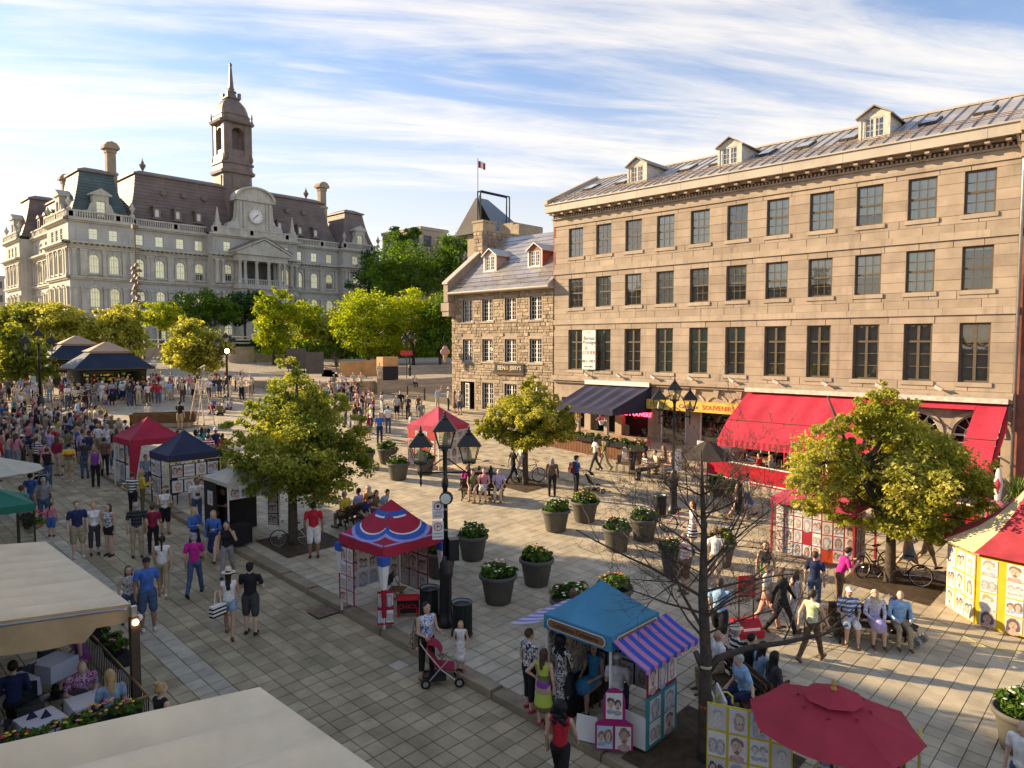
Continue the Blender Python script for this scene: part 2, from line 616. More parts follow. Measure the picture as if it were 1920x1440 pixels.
# kerb: single granite stones, a real step
kerb=thing('kerb','long granite kerb between the sunken street and the raised square','kerb')
kerb['kind']='structure'
y=-3.0
n=0
while y<62:
 ln=rg.uniform(1.3,2.0)
 o=put('kerbstone',KB_ME,kerb)
 o.matrix_local=Matrix.Translation((KX+.17,y+ln/2,gz(KX,y+ln/2)+STEP-.15+.004))@Matrix(((1,0,0),(0,1,0),(0,SY,1))).to_4x4()@Matrix.Diagonal((.35,ln-.012,.30,1))
 y+=ln
strip=thing('lane_edging','pale granite edging strip between the square and the lane','edging')
strip['kind']='structure'
y=2.0
while y<60:
 ln=rg.uniform(1.0,1.5)
 o=put('edging_stone',KB_ME,strip)
 o.matrix_local=Matrix.Translation((25.28,y+ln/2,gz(25.28,y+ln/2)+STEP-.09))@Matrix(((1,0,0),(0,1,0),(SX,SY,1))).to_4x4()@Matrix.Diagonal((.26,ln-.012,.2,1))
 y+=ln
def G(px,py):
 """where a thing stands: ground point with the step of the square taken in"""
 p=spot(px,py,0.0)
 if p.x>KX:
  p=spot(px,py,STEP)
 return p
 # ================================================================== buildings of the right-hand row
rb=random.Random(5)
M_lime=M('limestone',(.37,.295,.225),.85,.14,1.1,.35,22,rnd=.11,stain=.22,world=True,streak=.35)
M_limeb=M('limestone_bed',(.335,.265,.20),.9,.2,1.5,.4,18,world=True)
M_lime2=M('limestone_trim',(.40,.325,.25),.85,.14,1.4,.35,25,rnd=.1,stain=.3,world=True,streak=.5)
M_rubble=M('rubble_stone',(.36,.285,.205),.9,.3,5,.7,16,rnd=.30,world=True)
M_rubbed=M('rubble_mortar',(.36,.29,.21),.95,.2,3,.5,14)
M_brown=M('brown_paint',(.115,.088,.055),.6,.2,4)
M_dkwood=M('dark_wood',(.075,.052,.034),.6,.25,5)
M_white=M('white_paint',(.72,.70,.64),.6,.06,3)
M_peel=M('weathered_paint',(.58,.54,.47),.8,.25,6,.2,stain=.3)
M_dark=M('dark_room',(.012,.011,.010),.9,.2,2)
M_blind=M('pale_blind',(.84,.86,.74),.8,.06,2)
M_blindg=M('green_blind',(.30,.36,.25),.8,.15,2)
M_metalr=M('tin_roof',(.52,.49,.46),.42,.22,.8,.15,12,metal=.55,rnd=.15,stain=.3)
M_rust=M('rusty_rail',(.22,.15,.10),.7,.3,6)
M_tin=M('galvanised',(.42,.42,.42),.35,.15,3,metal=.7)
M_fascia=M('painted_fascia',(.46,.41,.34),.6,.10,.8,stain=.2)
M_brickr=M('red_brick',(.23,.085,.06),.85,.2,3,.3,20,rnd=.2)
M_glz=M_glass('window_glass',(.97,.98,.96),.07)
M_black=M('black_iron',(.013,.013,.014),.42,.3,6,.1,spec=.5)
M_red=M('red_canvas',(.54,.04,.075),.8,.16,.8,.6,3,trans=.12)
M_navy=M('navy_canvas',(.03,.034,.075),.8,.25,.8,.6,3)
BLK=MB()
BLK.add([(-.5,.5,-.5),(.5,.5,-.5),(.5,.5,.5),(-.5,.5,.5),(-.49,-.5,-.475),(.49,-.5,-.475),(.49,-.5,.475),(-.49,-.5,.475)],[(4,5,6,7),(0,1,5,4),(1,2,6,5),(2,3,7,6),(3,0,4,7)])
BLKV,BLKF=np.array(BLK.v),np.array(BLK.f)
def blocks(parent,T,lst,mat,name,limit=300,variants=1,jit=0.0):
 """stones of a wall: lst of (cx, cz, w, h, proud) in wall coordinates; the largest in view stand singly"""
 mes=[]
 for k in range(variants):
  b=MB()
  b.v=[tuple(c+(rb.uniform(-jit,jit)if abs(c)>.3 else 0)for c in p)for p in BLK.v]
  b.f,b.m=list(BLK.f),list(BLK.m)
  mes.append(b.mesh(name,mat))
 lst=sorted(lst,key=lambda q:(T@Vector((q[0],0,q[1]))-CAM).length/math.sqrt(q[2]*q[3]))
 V,Fq=[],[]
 for n,(cx,cz,w_,h_,pr)in enumerate(lst):
  if n<limit:
   o=put(name,mes[n%variants],parent)
   o.matrix_local=T@Matrix.Translation((cx,-pr/2+.02,cz))@Matrix.Diagonal((w_,pr+.04,h_,1))
  else:
   A=BLKV+np.array([[rb.uniform(-jit,jit)for _ in range(3)]for _ in range(8)])if jit else BLKV
   P=A*np.array([w_,pr+.04,h_])+np.array([cx,-pr/2+.02,cz])
   Fq.append(BLKF+8*len(V))
   V.append(P)
 if V:
  P=np.concatenate(V)
  Mx=np.array(T)
  P=P@Mx[:3,:3].T+Mx[:3,3]
  put(name,np_mesh(name,P,np.concatenate(Fq),mat),parent,kind='stuff')
def course(x0,x1,zs,ops,wmin,wmax,joint,proud):
 out=[]
 for j in range(len(zs)-1):
  za,zb=zs[j],zs[j+1]
  cut=sorted((max(a,x0),min(c,x1))for a,b,c,d in ops if b<zb-.02 and d>za+.02 and c>x0 and a<x1)
  segs,cur=[],x0
  for a,c in cut:
   if a>cur+.05:
    segs.append((cur,a))
   cur=max(cur,c)
  if cur<x1-.05:
   segs.append((cur,x1))
  for a,c in segs:
   ln=c-a
   n_=max(1,round(ln/rb.uniform(wmin,wmax)))
   cuts=[a+ln*(k+rb.uniform(-.18,.18)*(0<k<n_))/n_ for k in range(n_+1)]
   for k in range(n_):
    if cuts[k+1]-cuts[k]>.06:
     out.append(((cuts[k]+cuts[k+1])/2,(za+zb)/2,cuts[k+1]-cuts[k]-joint,zb-za-joint,proud*rb.uniform(.6,1.25)))
 return out
def rowcuts(z0,z1,keys,h):
 ks=sorted({z0,z1,*[k for k in keys if z0<k<z1]})
 zs=[z0]
 for a,b in zip(ks[:-1],ks[1:]):
  n_=max(1,round((b-a)/h))
  zs+=[a+(b-a)*k/n_ for k in range(1,n_+1)]
 return zs
def window_frame_mesh(w_,h_,cols,rows,fr=.07,mun=.026,sash=None,dep=.07,mat=None,mid=None,name='window'):
 """rows: list of pane-row heights as fractions from the bottom; sash: z fractions with a heavy rail; mid: heavy centre post"""
 mb=MB()
 y0,y1=0,dep
 mb.box(-w_/2,y0,0,-w_/2+fr,y1,h_)
 mb.box(w_/2-fr,y0,0,w_/2,y1,h_)
 mb.box(-w_/2+fr,y0,h_-fr,w_/2-fr,y1,h_)
 mb.box(-w_/2+fr,y0,0,w_/2-fr,y1,fr)
 iw,ih=w_-2*fr,h_-2*fr
 zb=[fr]
 for r in rows:
  zb.append(zb[-1]+ih*r)
 panes=[]
 for j,z in enumerate(zb[1:-1],1):
  hv=sash and j in sash
  t_=.05 if hv else mun/2
  mb.box(-w_/2+fr,y0+(0 if hv else.02),z-t_,w_/2-fr,y1-.003,z+t_)
 for i in range(1,cols):
  x=-iw/2+iw*i/cols
  t_=.06 if mid and i==cols//2 else mun/2
  mb.box(x-t_,y0+(.006 if mid else.023),fr,x+t_,y1-.006,h_-fr)
 for j in range(len(rows)):
  for i in range(cols):
   panes.append((-iw/2+iw*(i+.5)/cols,(zb[j]+zb[j+1])/2,iw/cols,ih*rows[j]))
 return mb.mesh(name,mat),panes
PANE=MB().box(-.5,-.004,-.5,.5,.004,.5).mesh('pane',M_glz)
def glaze(win,panes,y=.045,single=True):
 if single:
  for x,z,a,b in panes:
   put('pane',PANE,win,(x,y,z),0,(a,1,b))
 else:
  x0,x1=min(p[0]-p[2]/2 for p in panes),max(p[0]+p[2]/2 for p in panes)
  z0,z1=min(p[1]-p[3]/2 for p in panes),max(p[1]+p[3]/2 for p in panes)
  put('glazing',PANE,win,((x0+x1)/2,y,(z0+z1)/2),0,(x1-x0,1,z1-z0))
FX=37.5
TB=TR(FX,31.6,0,-PI/2) # local x runs down the street, local -y faces it
BW=26.4
bldg=thing('stone_building','long four-storey tan limestone building with rows of sash windows above shop awnings','building')
wx=[1.9+2.3*i for i in range(11)]
ops_up=[(x-.6,z0,x+.6,z1)for x in wx for z0,z1 in((13.86,15.8),(10.45,12.42),(6.25,8.96))]
wmb=MB()
wmb.T=TB
wmb.wall(BW,16.9-5.37,ops_up,.30,0,5.37)
# ends and back so that it is a solid house
wmb.box(.0,.35,5.0,BW,.36,16.9)
wmb.quad((0,0,0),(0,0,16.9),(0,10.5,16.9),(0,10.5,0))
wmb.quad((BW,0,0),(BW,10.5,0),(BW,10.5,16.9),(BW,0,16.9))
wmb.quad((0,10.5,0),(0,10.5,16.9),(BW,10.5,16.9),(BW,10.5,0))
wmb.f.pop(-4)
wmb.m.pop(-4)
wall=wmb.build('wall',M_limeb,bldg)
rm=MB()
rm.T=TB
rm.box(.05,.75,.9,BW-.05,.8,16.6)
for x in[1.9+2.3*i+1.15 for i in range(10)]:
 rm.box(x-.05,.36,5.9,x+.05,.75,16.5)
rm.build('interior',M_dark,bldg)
st=[]
for za,zb in((5.84,9.33),(9.66,12.76),(13.1,16.05)):
 st+=course(0,BW,rowcuts(za,zb,[k for o in ops_up for k in(o[1],o[3])],.46),ops_up,1.0,1.9,.007,.02)
blocks(wall,TB,st,M_lime,'stone_block')
for za,zb,pr in((9.33,9.66,.10),(12.76,13.1,.10),(16.05,16.2,.09)):
 x=0
 while x<BW-.2:
  ln=min(rb.uniform(1.8,2.6),BW-x)
  o=put('band_stone',MB().box(x+.004,-pr,za,x+ln-.004,.02,zb).mesh('band_stone',M_lime2),wall)
  o.matrix_local=TB
  x+=ln
  # sills
for x in wx:
 for z0 in(13.86,10.45,6.25):
  o=put('sill',MB().box(x-.72,-.075,z0-.2,x+.72,.1,z0-.004).mesh('sill',M_lime2),wall)
  o.matrix_local=TB
  # windows
f66,p66=window_frame_mesh(1.18,1.93,3,[.25]*4,.075,.03,[2],mat=M_brown)
f66b,p66b=window_frame_mesh(1.18,1.96,3,[.25]*4,.075,.03,[2],mat=M_brown)
f24,p24=window_frame_mesh(1.18,2.70,2,[.235,.235,.235,.295],.085,.035,[3],mat=M_brown,mid=True)
blind_top=[None,0,None,1,1,.0,1,1,.75,1,1]
blind_mid=[.15,1,.55,1,.5,.62,.72,.7,.6,1,.12]
blind_low=[1,.55,0,1,1,.3,0,0,0,0,0]
for r,(z0,h_,fm,pn,bl)in enumerate(((13.865,1.93,f66,p66,blind_top),(10.455,1.96,f66b,p66b,blind_mid),(6.255,2.70,f24,p24,blind_low))):
 for i,x in enumerate(wx):
  wo_=put('window',fm,bldg)
  wo_.matrix_local=TB@Matrix.Translation((x,.10,z0))
  glaze(wo_,pn,.04,i>2)
  b=bl[i]
  if b:
   mb=MB()
   bz=h_*(1-b)+.06
   nf=14
   for k in range(nf): # blind with shallow folds
    xa,xb=-.54+1.08*k/nf,-.54+1.08*(k+1)/nf
    ya,yb=(.078,.09)if k%2 else(.09,.078)
    mb.quad((xa,ya,bz),(xb,yb,bz),(xb,yb,h_-.06),(xa,ya,h_-.06))
   mb.build('blind',M_blindg if r==2 else M_blind,wo_)
   # cornice: frieze, dentils, brackets, gutter board
cmb_=MB()
cmb_.T=TB
cmb_.box(-.1,-.06,16.2,BW,.2,16.52)
cmb_.box(-.12,-.2,16.52,BW,.2,16.6)
cmb_.box(-.15,-.42,16.82,BW,.2,16.93)
cmb_.build('frieze',M_lime2,bldg)
dm=MB().box(-.05,-.19,0,.05,.0,.16).mesh('dentil',M_lime2)
nd=0
dl=MB()
dl.T=TB
for k in range(int(BW/.2)):
 dl.box(.05+k*.2,-.24,16.605,.15+k*.2,-.05,16.74)
dl.build('dentil_row',M_lime2,bldg,kind='stuff')
br_=MB().box(-.10,-.55,0,.10,.0,.11).mesh('bracket',M_lime2)
for k in range(34):
 o=put('bracket',br_,bldg)
 o.matrix_local=TB@Matrix.Translation((.4+k*.775,-.1,16.745))
gb=MB()
gb.T=TB
gb.box(-.2,-.78,16.94,BW+.05,-.05,17.46)
gb.box(-.25,-.86,17.42,BW+.1,-.05,17.5)
for k in range(9):
 gb.box(1.2+k*3.0,-.787,16.945,1.22+k*3.0,-.77,17.42)
gb.build('gutter_board',M_fascia,bldg)
# roof: standing-seam tin, ridge set back
RXa,RZa,RXb,RZb=-.8,17.47,4.8,20.05
rf=MB()
rf.T=TB
npan=44
roof_root=MB()
roof_root.T=TB
roof_root.add([(-.1,RXa,RZa),(BW,RXa,RZa),(BW,RXb,RZb),(-.1,RXb,RZb),(-.1,10.6,RZa),(BW,10.6,RZa)],[(0,1,2,3),(3,2,5,4),(0,3,4),(1,5,2)])
roof=roof_root.build('roof',M_metalr,bldg)
sl=(RZb-RZa)/(RXb-RXa)
for k in range(npan):
 xa=-.1+(BW+.1)*k/npan
 xb=-.1+(BW+.1)*(k+1)/npan
 mb=MB()
 mb.T=TB
 mb.add([(xa+.01,RXa-.03,RZa+.01),(xb-.01,RXa-.03,RZa+.01),(xb-.01,RXb,RZb+.025),(xa+.01,RXb,RZb+.025)],[(0,1,2,3)])
 mb.prism([(xa-.022,RXa-.03,RZa+.01),(xa+.022,RXa-.03,RZa+.01),(xa+.022,RXa-.03,RZa+.075),(xa-.022,RXa-.03,RZa+.075)],(0,RXb-RXa,(RXb-RXa)*sl))
 mb.build('roof_panel',M_metalr,roof)
rdg=MB()
rdg.T=TB
rdg.box(-.15,RXb-.15,RZb,BW,RXb+.15,RZb+.1)
rdg.prism([(-.25,RXa-.1,RZa+.02),(-.25,RXa-.1,RZa+.26),(-.25,RXb,RZb+.3),(-.25,RXb,RZb+.02)],(.35,0,0))
rdg.build('ridge_cap',M_fascia,roof)
for q,(yy,zz_)in enumerate(((-.45,.22),(-.1,.22),(.25,.22))): # snow rails
 mb=MB()
 mb.T=TB
 z=RZa+(yy-RXa)*sl
 mb.tube([(0,yy,z+zz_),(BW,yy,z+zz_)],.018,5)
 for k in range(20):
  mb.tube([(.5+k*1.34,yy,z),(.5+k*1.34,yy,z+zz_)],.018,4)
 mb.build('snow_rail',M_rust,roof)
for x,d in((1.7,2.0),(4.4,2.0),(9.0,2.2),(11.1,2.2),(14.0,2.3),(16.2,2.3),(18.6,2.2),(22.3,2.3),(24.6,2.3)):
 mb=MB()
 mb.T=TB
 z=RZa+(d-RXa)*sl
 s_=.55
 mb.prism([(x-.42,d-s_,z-s_*sl+.03),(x+.42,d-s_,z-s_*sl+.03),(x+.42,d+s_,z+s_*sl+.03),(x-.42,d+s_,z+s_*sl+.03)],(0,-.05,.11))
 skl=mb.build('skylight',M_dkwood,roof)
 mb=MB()
 mb.T=TB
 s_=.46
 mb.prism([(x-.34,d-s_-.05,z-s_*sl+.142),(x+.34,d-s_-.05,z-s_*sl+.142),(x+.34,d+s_-.05,z+s_*sl+.142),(x-.34,d+s_-.05,z+s_*sl+.142)],(0,-.01,.02))
 mb.build('pane',M('skylight_glass',(.62,.64,.64),.12,.05,1,metal=.6),skl)
def dormer(parent,T,x,y0,z0,w_,hw,hp,dep,wall_m,roof_m,trim_m,fm,pn,slope,wood=False):
 """gabled dormer standing on a roof slope; front face at local y0"""
 zr=z0+hw
 mb=MB()
 mb.T=T
 yb=y0+hw/slope
 h2=w_/2
 mb.add([(x-h2,y0,z0),(x-h2,y0,zr),(x-h2,yb,zr)],[(0,1,2)])
 mb.add([(x+h2,y0,z0),(x+h2,yb,zr),(x+h2,y0,zr)],[(0,1,2)])
 ww,wh=fm[2]/2,fm[3]
 mb.quad((x-h2,y0,z0),(x-ww,y0,z0),(x-ww,y0,zr),(x-h2,y0,zr))
 mb.quad((x+ww,y0,z0),(x+h2,y0,z0),(x+h2,y0,zr),(x+ww,y0,zr))
 mb.quad((x-ww,y0,z0),(x+ww,y0,z0),(x+ww,y0,z0+.1),(x-ww,y0,z0+.1))
 mb.add([(x-ww,y0,z0+.1+wh),(x+ww,y0,z0+.1+wh),(x+ww,y0,zr),(x+h2,y0,zr),(x,y0,zr+hp-.06),(x-h2,y0,zr),(x-ww,y0,zr)],[tuple(range(7))])
 mb.quad((x-ww,y0+.3,z0),(x+ww,y0+.3,z0),(x+ww,y0+.3,zr),(x-ww,y0+.3,zr))
 d_=mb.build('dormer',wall_m,parent)
 rm_=MB()
 rm_.T=T
 ov=.18
 yr=y0+(hw+hp)/slope
 for s_ in(-1,1):
  a=(x+s_*(h2+ov),y0-ov,zr-ov*hp/h2)
  b=(x,y0-ov,zr+hp)
  c=(x,yr,zr+hp)
  e=(x+s_*(h2+ov),yb-.1,zr-ov*hp/h2)
  rm_.prism([a,b,c,e]if s_>0 else[b,a,e,c],(0,0,.07))
 rm_.build('dormer_roof',roof_m,d_)
 tm=MB()
 tm.T=T
 for s_ in(-1,1):
  tm.box(x+s_*h2-.06,y0-.035,z0,x+s_*h2+.06,y0-.003,zr)
 tm.box(x-ww-.08,y0-.05,z0+.02,x+ww+.08,y0-.003,z0+.1)
 tm.build('trim',trim_m,d_)
 wn=put('window',fm[0],d_)
 wn.matrix_local=T@Matrix.Translation((x,y0+.02,z0+.1))
 glaze(wn,pn,.04,False)
 return d_
fd,pdm=window_frame_mesh(.92,.98,4,[1/3]*3,.06,.03,mat=M_peel,mid=True)
for yc in(25.45,19.15,11.45):
 xl=31.6-yc
 dormer(roof,TB,xl,.85,RZa+(.85-RXa)*sl,1.35,1.2,.42,3,M_peel,M('dormer_tin',(.30,.25,.20),.6,.25,2,metal=.2),M_peel,(fd,0,.92,.98),pdm,sl)
 # drainpipe at the lower end
dp=MB()
dp.T=TB
xe=BW-.12
dp.tube([(xe,-.7,17.4),(xe,-.7,17.05),(xe+.05,-.35,16.6),(xe+.2,-.16,16.3),(xe+.2,-.14,15.9),(xe+.2,-.14,1.2)],.07,8)
dp.build('drainpipe',M_tin,bldg,True)
# ground floor: arcade of stone piers under a cornice
gf=MB()
gf.T=TB
zb0=.5
ops_g=[(.7,zb0,2.7,4.35),(3.2,zb0,5.2,4.35),(5.7,zb0,7.7,4.35),(8.55,1.75,10.35,4.1),(11.2,1.95,13.3,4.1)]
ops_a=[(14.45+2.42*k,zb0+.3,16.35+2.42*k,4.75)for k in range(5)]
gf.wall(BW,5.37-zb0,ops_g+ops_a,.45,0,zb0)
gfo=gf.build('arcade_wall',M_lime,bldg)
gi=MB()
gi.T=TB
gi.box(.1,.46,4.7,BW-.1,3.5,4.8)
gi.box(.1,3.4,.5,BW-.1,3.5,4.8)
gi.box(7.95,.46,.5,8.2,3.4,4.7)
gi.box(13.75,.46,.5,14.0,3.4,4.7)
gi.box(.1,.46,.5,BW-.1,3.4,.6)
gi.build('shop_interior',M('shop_interior',(.05,.035,.025),.9,.3,1.5),bldg)
cn=MB()
cn.T=TB
cn.box(-.05,-.20,5.37,BW+.05,.02,5.52)
cn.box(-.05,-.33,5.52,BW+.05,.02,5.70)
cn.box(-.05,-.24,5.70,BW+.05,.02,5.83)
cn.build('cornice',M_lime2,bldg)
def arch_ring(parent,T,xc,zs,r,t_,proud,mat,name='arch',n=14,key=True):
 mb=MB()
 mb.T=T
 for k in range(n):
  a0,a1=PI*k/n,PI*(k+1)/n
  pts=[(xc+q*math.cos(a),-proud,zs+q*math.sin(a))for q,a in((r,a0),(r+t_,a0),(r+t_,a1),(r,a1))]
  mb.prism(pts[::-1],(0,proud+.01,0))
 if key:
  mb.prism([(xc-.1,-proud-.09,zs+r-.04),(xc+.1,-proud-.09,zs+r-.04),(xc+.17,-proud-.09,zs+r+t_+.22),(xc-.17,-proud-.09,zs+r+t_+.22)],(0,.15,0))
 return mb.build(name,mat,parent)
for xc in(9.45,10.9,12.35,13.75):
 arch_ring(gfo,TB,xc,4.32,.62,.15,.07,M_lime2)
for k in range(5):
 xc=15.4+2.42*k
 # spandrel closing the square opening down to the arch
 mb=MB()
 mb.T=TB
 n=12
 r=.95
 zs=3.8
 for s_ in(-1,1):
  pts=[(xc+s_*r,-.0,4.76)]+[(xc+s_*r*math.cos(a),0,zs+r*math.sin(a))for a in[PI/2*q/n for q in range(n+1)]]+[(xc,0,4.76)]
  mb.prism(pts if s_<0 else pts[::-1],(0,.44,0))
 mb.build('spandrel',M_lime,gfo)
 arch_ring(gfo,TB,xc,zs,r+.01,.2,.08,M_lime2)
 fan=MB()
 fan.T=TB
 for q,rr in((0,r-.04),(1,r*.5)):
  fan.tube([(xc+rr*math.cos(PI*a/16),.2,zs+rr*math.sin(PI*a/16))for a in range(17)],.035,4)
 for a in range(1,6):
  an=PI*a/6
  fan.tube([(xc+.05*math.cos(an),.2,zs+.05*math.sin(an)),(xc+r*math.cos(an),.2,zs+r*math.sin(an))],.02,4)
 fan.box(xc-r,.15,zs-.05,xc+r,.25,zs+.05)
 for a in range(-1,2):
  fan.box(xc+a*.47-.025,.17,1.9,xc+a*.47+.025,.23,zs-.05)
 for zz_ in(2.4,2.95,3.4):
  fan.box(xc-r,.18,zz_-.02,xc+r,.22,zz_+.02)
 fo=fan.build('fanlight',M_white,gfo)
 gl=MB()
 gl.T=TB
 gl.add([(xc,.205,zs)]+[(xc+r*math.cos(PI*a/16),.205,zs+r*math.sin(PI*a/16))for a in range(17)],[(0,a+1,a+2)for a in range(16)])
 gl.quad((xc-r,.205,1.9),(xc+r,.205,1.9),(xc+r,.205,zs),(xc-r,.205,zs))
 gl.build('glazing',M_glz,fo)
 # souvenir shop windows with goods, and the long yellow sign
fs,ps=window_frame_mesh(1.8,2.35,1,[1.0],.12,.03,mat=M_white)
fs2,ps2=window_frame_mesh(2.1,2.15,1,[1.0],.12,.03,mat=M_white)
M_goods=[M('shop_goods_%d'%i,c,.6,.3,8)for i,c in enumerate(((.55,.45,.1),(.5,.1,.08),(.15,.3,.12),(.6,.55,.45),(.1,.12,.3)))]
for x,z,f_,p_,wd,hh in((9.45,1.75,fs,ps,1.8,2.35),(12.25,1.95,fs2,ps2,2.1,2.15)):
 so=put('shop_window',f_,bldg)
 so.matrix_local=TB@Matrix.Translation((x,.1,z))
 glaze(so,p_,.04,False)
 gd=MB()
 for k in range(46):
  gd.mi=k%5
  a,b=rb.uniform(-wd/2+.15,wd/2-.3),rb.uniform(.15,hh-.4)
  gd.box(a,.25,b,a+rb.uniform(.07,.18),.32+rb.uniform(0,.2),b+rb.uniform(.08,.26))
 gd.mi=0
 for zz_ in(.5,1.0,1.5):
  gd.box(-wd/2+.1,.24,zz_,wd/2-.1,.5,zz_+.02)
 gd.build('displayed_goods',M_goods,so)
M_yel=M('yellow_sign',(.62,.42,.09),.6,.18,2.0)
sg=thing('shop_sign','long yellow souvenir shop sign board above the shop windows','sign')
mb=MB()
mb.T=TB
mb.box(8.05,-.75,4.05,14.0,-.68,4.62)
mb.box(8.05,-.68,4.55,14.0,-.08,4.62)
mb.build('board',M_yel,sg)
M_ink=M('dark_ink',(.03,.02,.02),.7,.1)
M_redink=M('red_ink',(.45,.03,.03),.7,.1)
M_purp=M('purple_ink',(.16,.05,.22),.7,.1)
M_grnink=M('green_ink',(.05,.22,.08),.7,.1)
text('lettering','MAPLE',sg,TB@Matrix.Translation((8.9,-.757,4.33)),.42,M_grnink,shear=.2)
text('lettering','Cadeaux',sg,TB@Matrix.Translation((10.9,-.757,4.33)),.36,M_purp,shear=.2)
text('lettering','SOUVENIRS',sg,TB@Matrix.Translation((12.8,-.757,4.33)),.38,M_redink)
# wall lamps along the cornice
for k in range(9):
 wl=thing('wall_floodlight','small pale floodlight on the cornice under upper window %s'%('one two three four five six seven eight nine'.split()[k]),'lamp',group='floodlights on the cornice')
 wl['label']='small pale floodlight on the cornice, number %s counting from the ice-cream shop end'%('one two three four five six seven eight nine'.split()[k])
 mb=MB()
 mb.T=TB
 x=3.1+2.55*k
 mb.tube([(x,.0,5.9),(x,-.25,5.98),(x+.1,-.4,5.95)],.025,5)
 mb.build('arm',M_rust,wl)
 mb=MB()
 mb.T=TB@Matrix.Translation((x+.12,-.45,5.95))@Matrix.Rotation(.5,4,'Y')
 mb.frus(-.14,-.08,.14,.08,-.07,-.19,-.12,.19,.12,.09)
 mb.build('head',M_peel,wl)
 # banner: office to let
bn=thing('banner','tall white office-to-let banner hung between two dark windows','banner')
mb=MB()
mb.T=TB
mb.box(2.63,-.20,6.30,3.72,-.17,8.93)
mb.build('sheet',M('banner_vinyl',(.74,.72,.66),.5,.05,2),bn)
mb=MB()
mb.T=TB
for z in(6.32,8.91):
 mb.tube([(2.6,-.185,z),(3.75,-.185,z),(3.75,.0,z)],.02,5)
mb.build('rail',M_black,bn)
for s_,z,sz,m_,sh in(('^',8.72,.3,M_redink,0),('Bureau',8.38,.33,M_ink,.25),('Prestige',8.1,.33,M_ink,.25),('À',7.72,.36,M_redink,0),('LOUER',7.42,.34,M_redink,.15),('861-1001',6.85,.28,M_ink,0),('SPI Realty',6.5,.17,M_ink,0)):
 if s_=='SPI Realty':
  s_='Immobilier'
 text('lettering',s_,bn,TB@Matrix.Translation((3.175 if s_!='À' else 2.95,-.205,z)),sz,m_,.003,shear=sh)
 # ------------------------------------------------------------------ awnings of the two terraces
def sagging(mb,a,b,c,d,nu,nv,sag):
 """cloth between corners a-b (top) and d-c (bottom), hanging a little between its ribs"""
 a,b,c,d=map(Vector,(a,b,c,d))
 vs=[]
 for j in range(nv+1):
  for i in range(nu+1):
   u_,v_=i/nu,j/nv
   p=(a*(1-u_)+b*u_)*(1-v_)+(d*(1-u_)+c*u_)*v_
   k=(.5-.5*math.cos(u_*2*PI*SEG))*max(0.0,math.sin(PI*v_))**.45
   vs.append(p-Vector((0,0,sag*k)))
 mb.add(vs,[(j*(nu+1)+i,j*(nu+1)+i+1,(j+1)*(nu+1)+i+1,(j+1)*(nu+1)+i)for j in range(nv)for i in range(nu)])
SEG=5
aw=thing('navy_awning','navy blue canvas awning over the flower-fringed restaurant terrace','awning')
mb=MB()
zf=4.2
a,b=(FX-.02,28.6,5.35),(FX-.02,23.65,5.35)
d,c=(33.2,28.0,zf),(33.2,23.55,zf)
sagging(mb,a,b,c,d,30,8,.10)
mb.build('canvas',M_navy,aw,True)
mb=MB()
mb.poly([b,(33.2,23.55,zf),(33.25,23.55,zf-.35),(FX-.02,23.65,3.75)])
mb.poly([a,(FX-.02,28.6,3.75),(33.25,28.0,zf-.35),(33.2,28.0,zf)])
n=24
vs=[(33.2,28.0-4.45*i/n,zf-q*.32-(.05*(i%2)if q else 0))for q in(0,1)for i in range(n+1)]
mb.add(vs,[(i,i+1,n+2+i,n+1+i)for i in range(n)])
mb.build('valance',M_navy,aw)
mb=MB()
for k in range(6):
 y_=28.5-4.85*k/5
 mb.tube([(FX,y_,5.33),(33.25,28.0-4.45*k/5,zf-.02)],.03,5)
mb.tube([(33.25,28.0,zf-.03),(33.25,23.55,zf-.03)],.035,6)
mb.build('awning_frame',M_black,aw)
tb_=MB()
tb_.T=TB
tb_.box(3.0,-.40,5.34,8.0,-.335,5.62)
tb_.build('header_board',M_white,aw)
ra=thing('red_awning','large bright red canvas awning over the restaurant terrace','awning')
XF,ZF=33.9,3.05
def red_section(y0,y1,ribs,nm='canvas'):
 global SEG
 SEG=ribs
 m_=MB()
 xm,zm=FX-(FX-XF)*.70,5.35-2.0*.70
 sagging(m_,(FX-.05,y0,5.35),(FX-.05,y1,5.35),(xm,y1,zm),(xm,y0,zm),ribs*6,6,.07)
 sagging(m_,(xm,y0,zm),(xm,y1,zm),(XF,y1,ZF),(XF,y0,ZF),ribs*6,3,.03)
 m_.build(nm,M_red,ra,True)
 v_=MB()
 k_=ribs*8
 vs_=[(XF-.02*(i%2),y0+(y1-y0)*i/k_,ZF-q*.38)for q in(0,1)for i in range(k_+1)]
 v_.add(vs_,[(i,i+1,k_+2+i,k_+1+i)for i in range(k_)])
 v_.build('valance',M_red,ra)
 f_=MB()
 for k in range(ribs+1):
  y_=y0+(y1-y0)*k/ribs
  f_.tube([(FX,y_,5.3),(XF+.03,y_,ZF-.05)],.03,5)
 f_.tube([(XF+.03,y0,ZF-.05),(XF+.03,y1,ZF-.05)],.035,6)
 f_.tube([(xm,y0,zm+.02),(xm,y1,zm+.02)],.02,6)
 f_.build('awning_frame',M_dkwood,ra)
red_section(17.35,10.4,6)
red_section(6.5,5.35,1)
for y_ in(17.36,5.34):
 MB().poly([(FX-.05,y_,5.35),(XF,y_,ZF),(XF,y_,ZF-.38),(XF+.45,y_,ZF-.38),(FX-.05,y_,4.3)]).build('side_panel',M_red,ra)
mb=MB()
sagging(mb,(FX-.05,10.4,5.35),(FX-.05,6.5,5.35),(FX-.6,6.5,5.05),(FX-.6,10.4,5.05),12,3,.02)
mb.build('rolled_canvas',M_red,ra)
mb=MB()
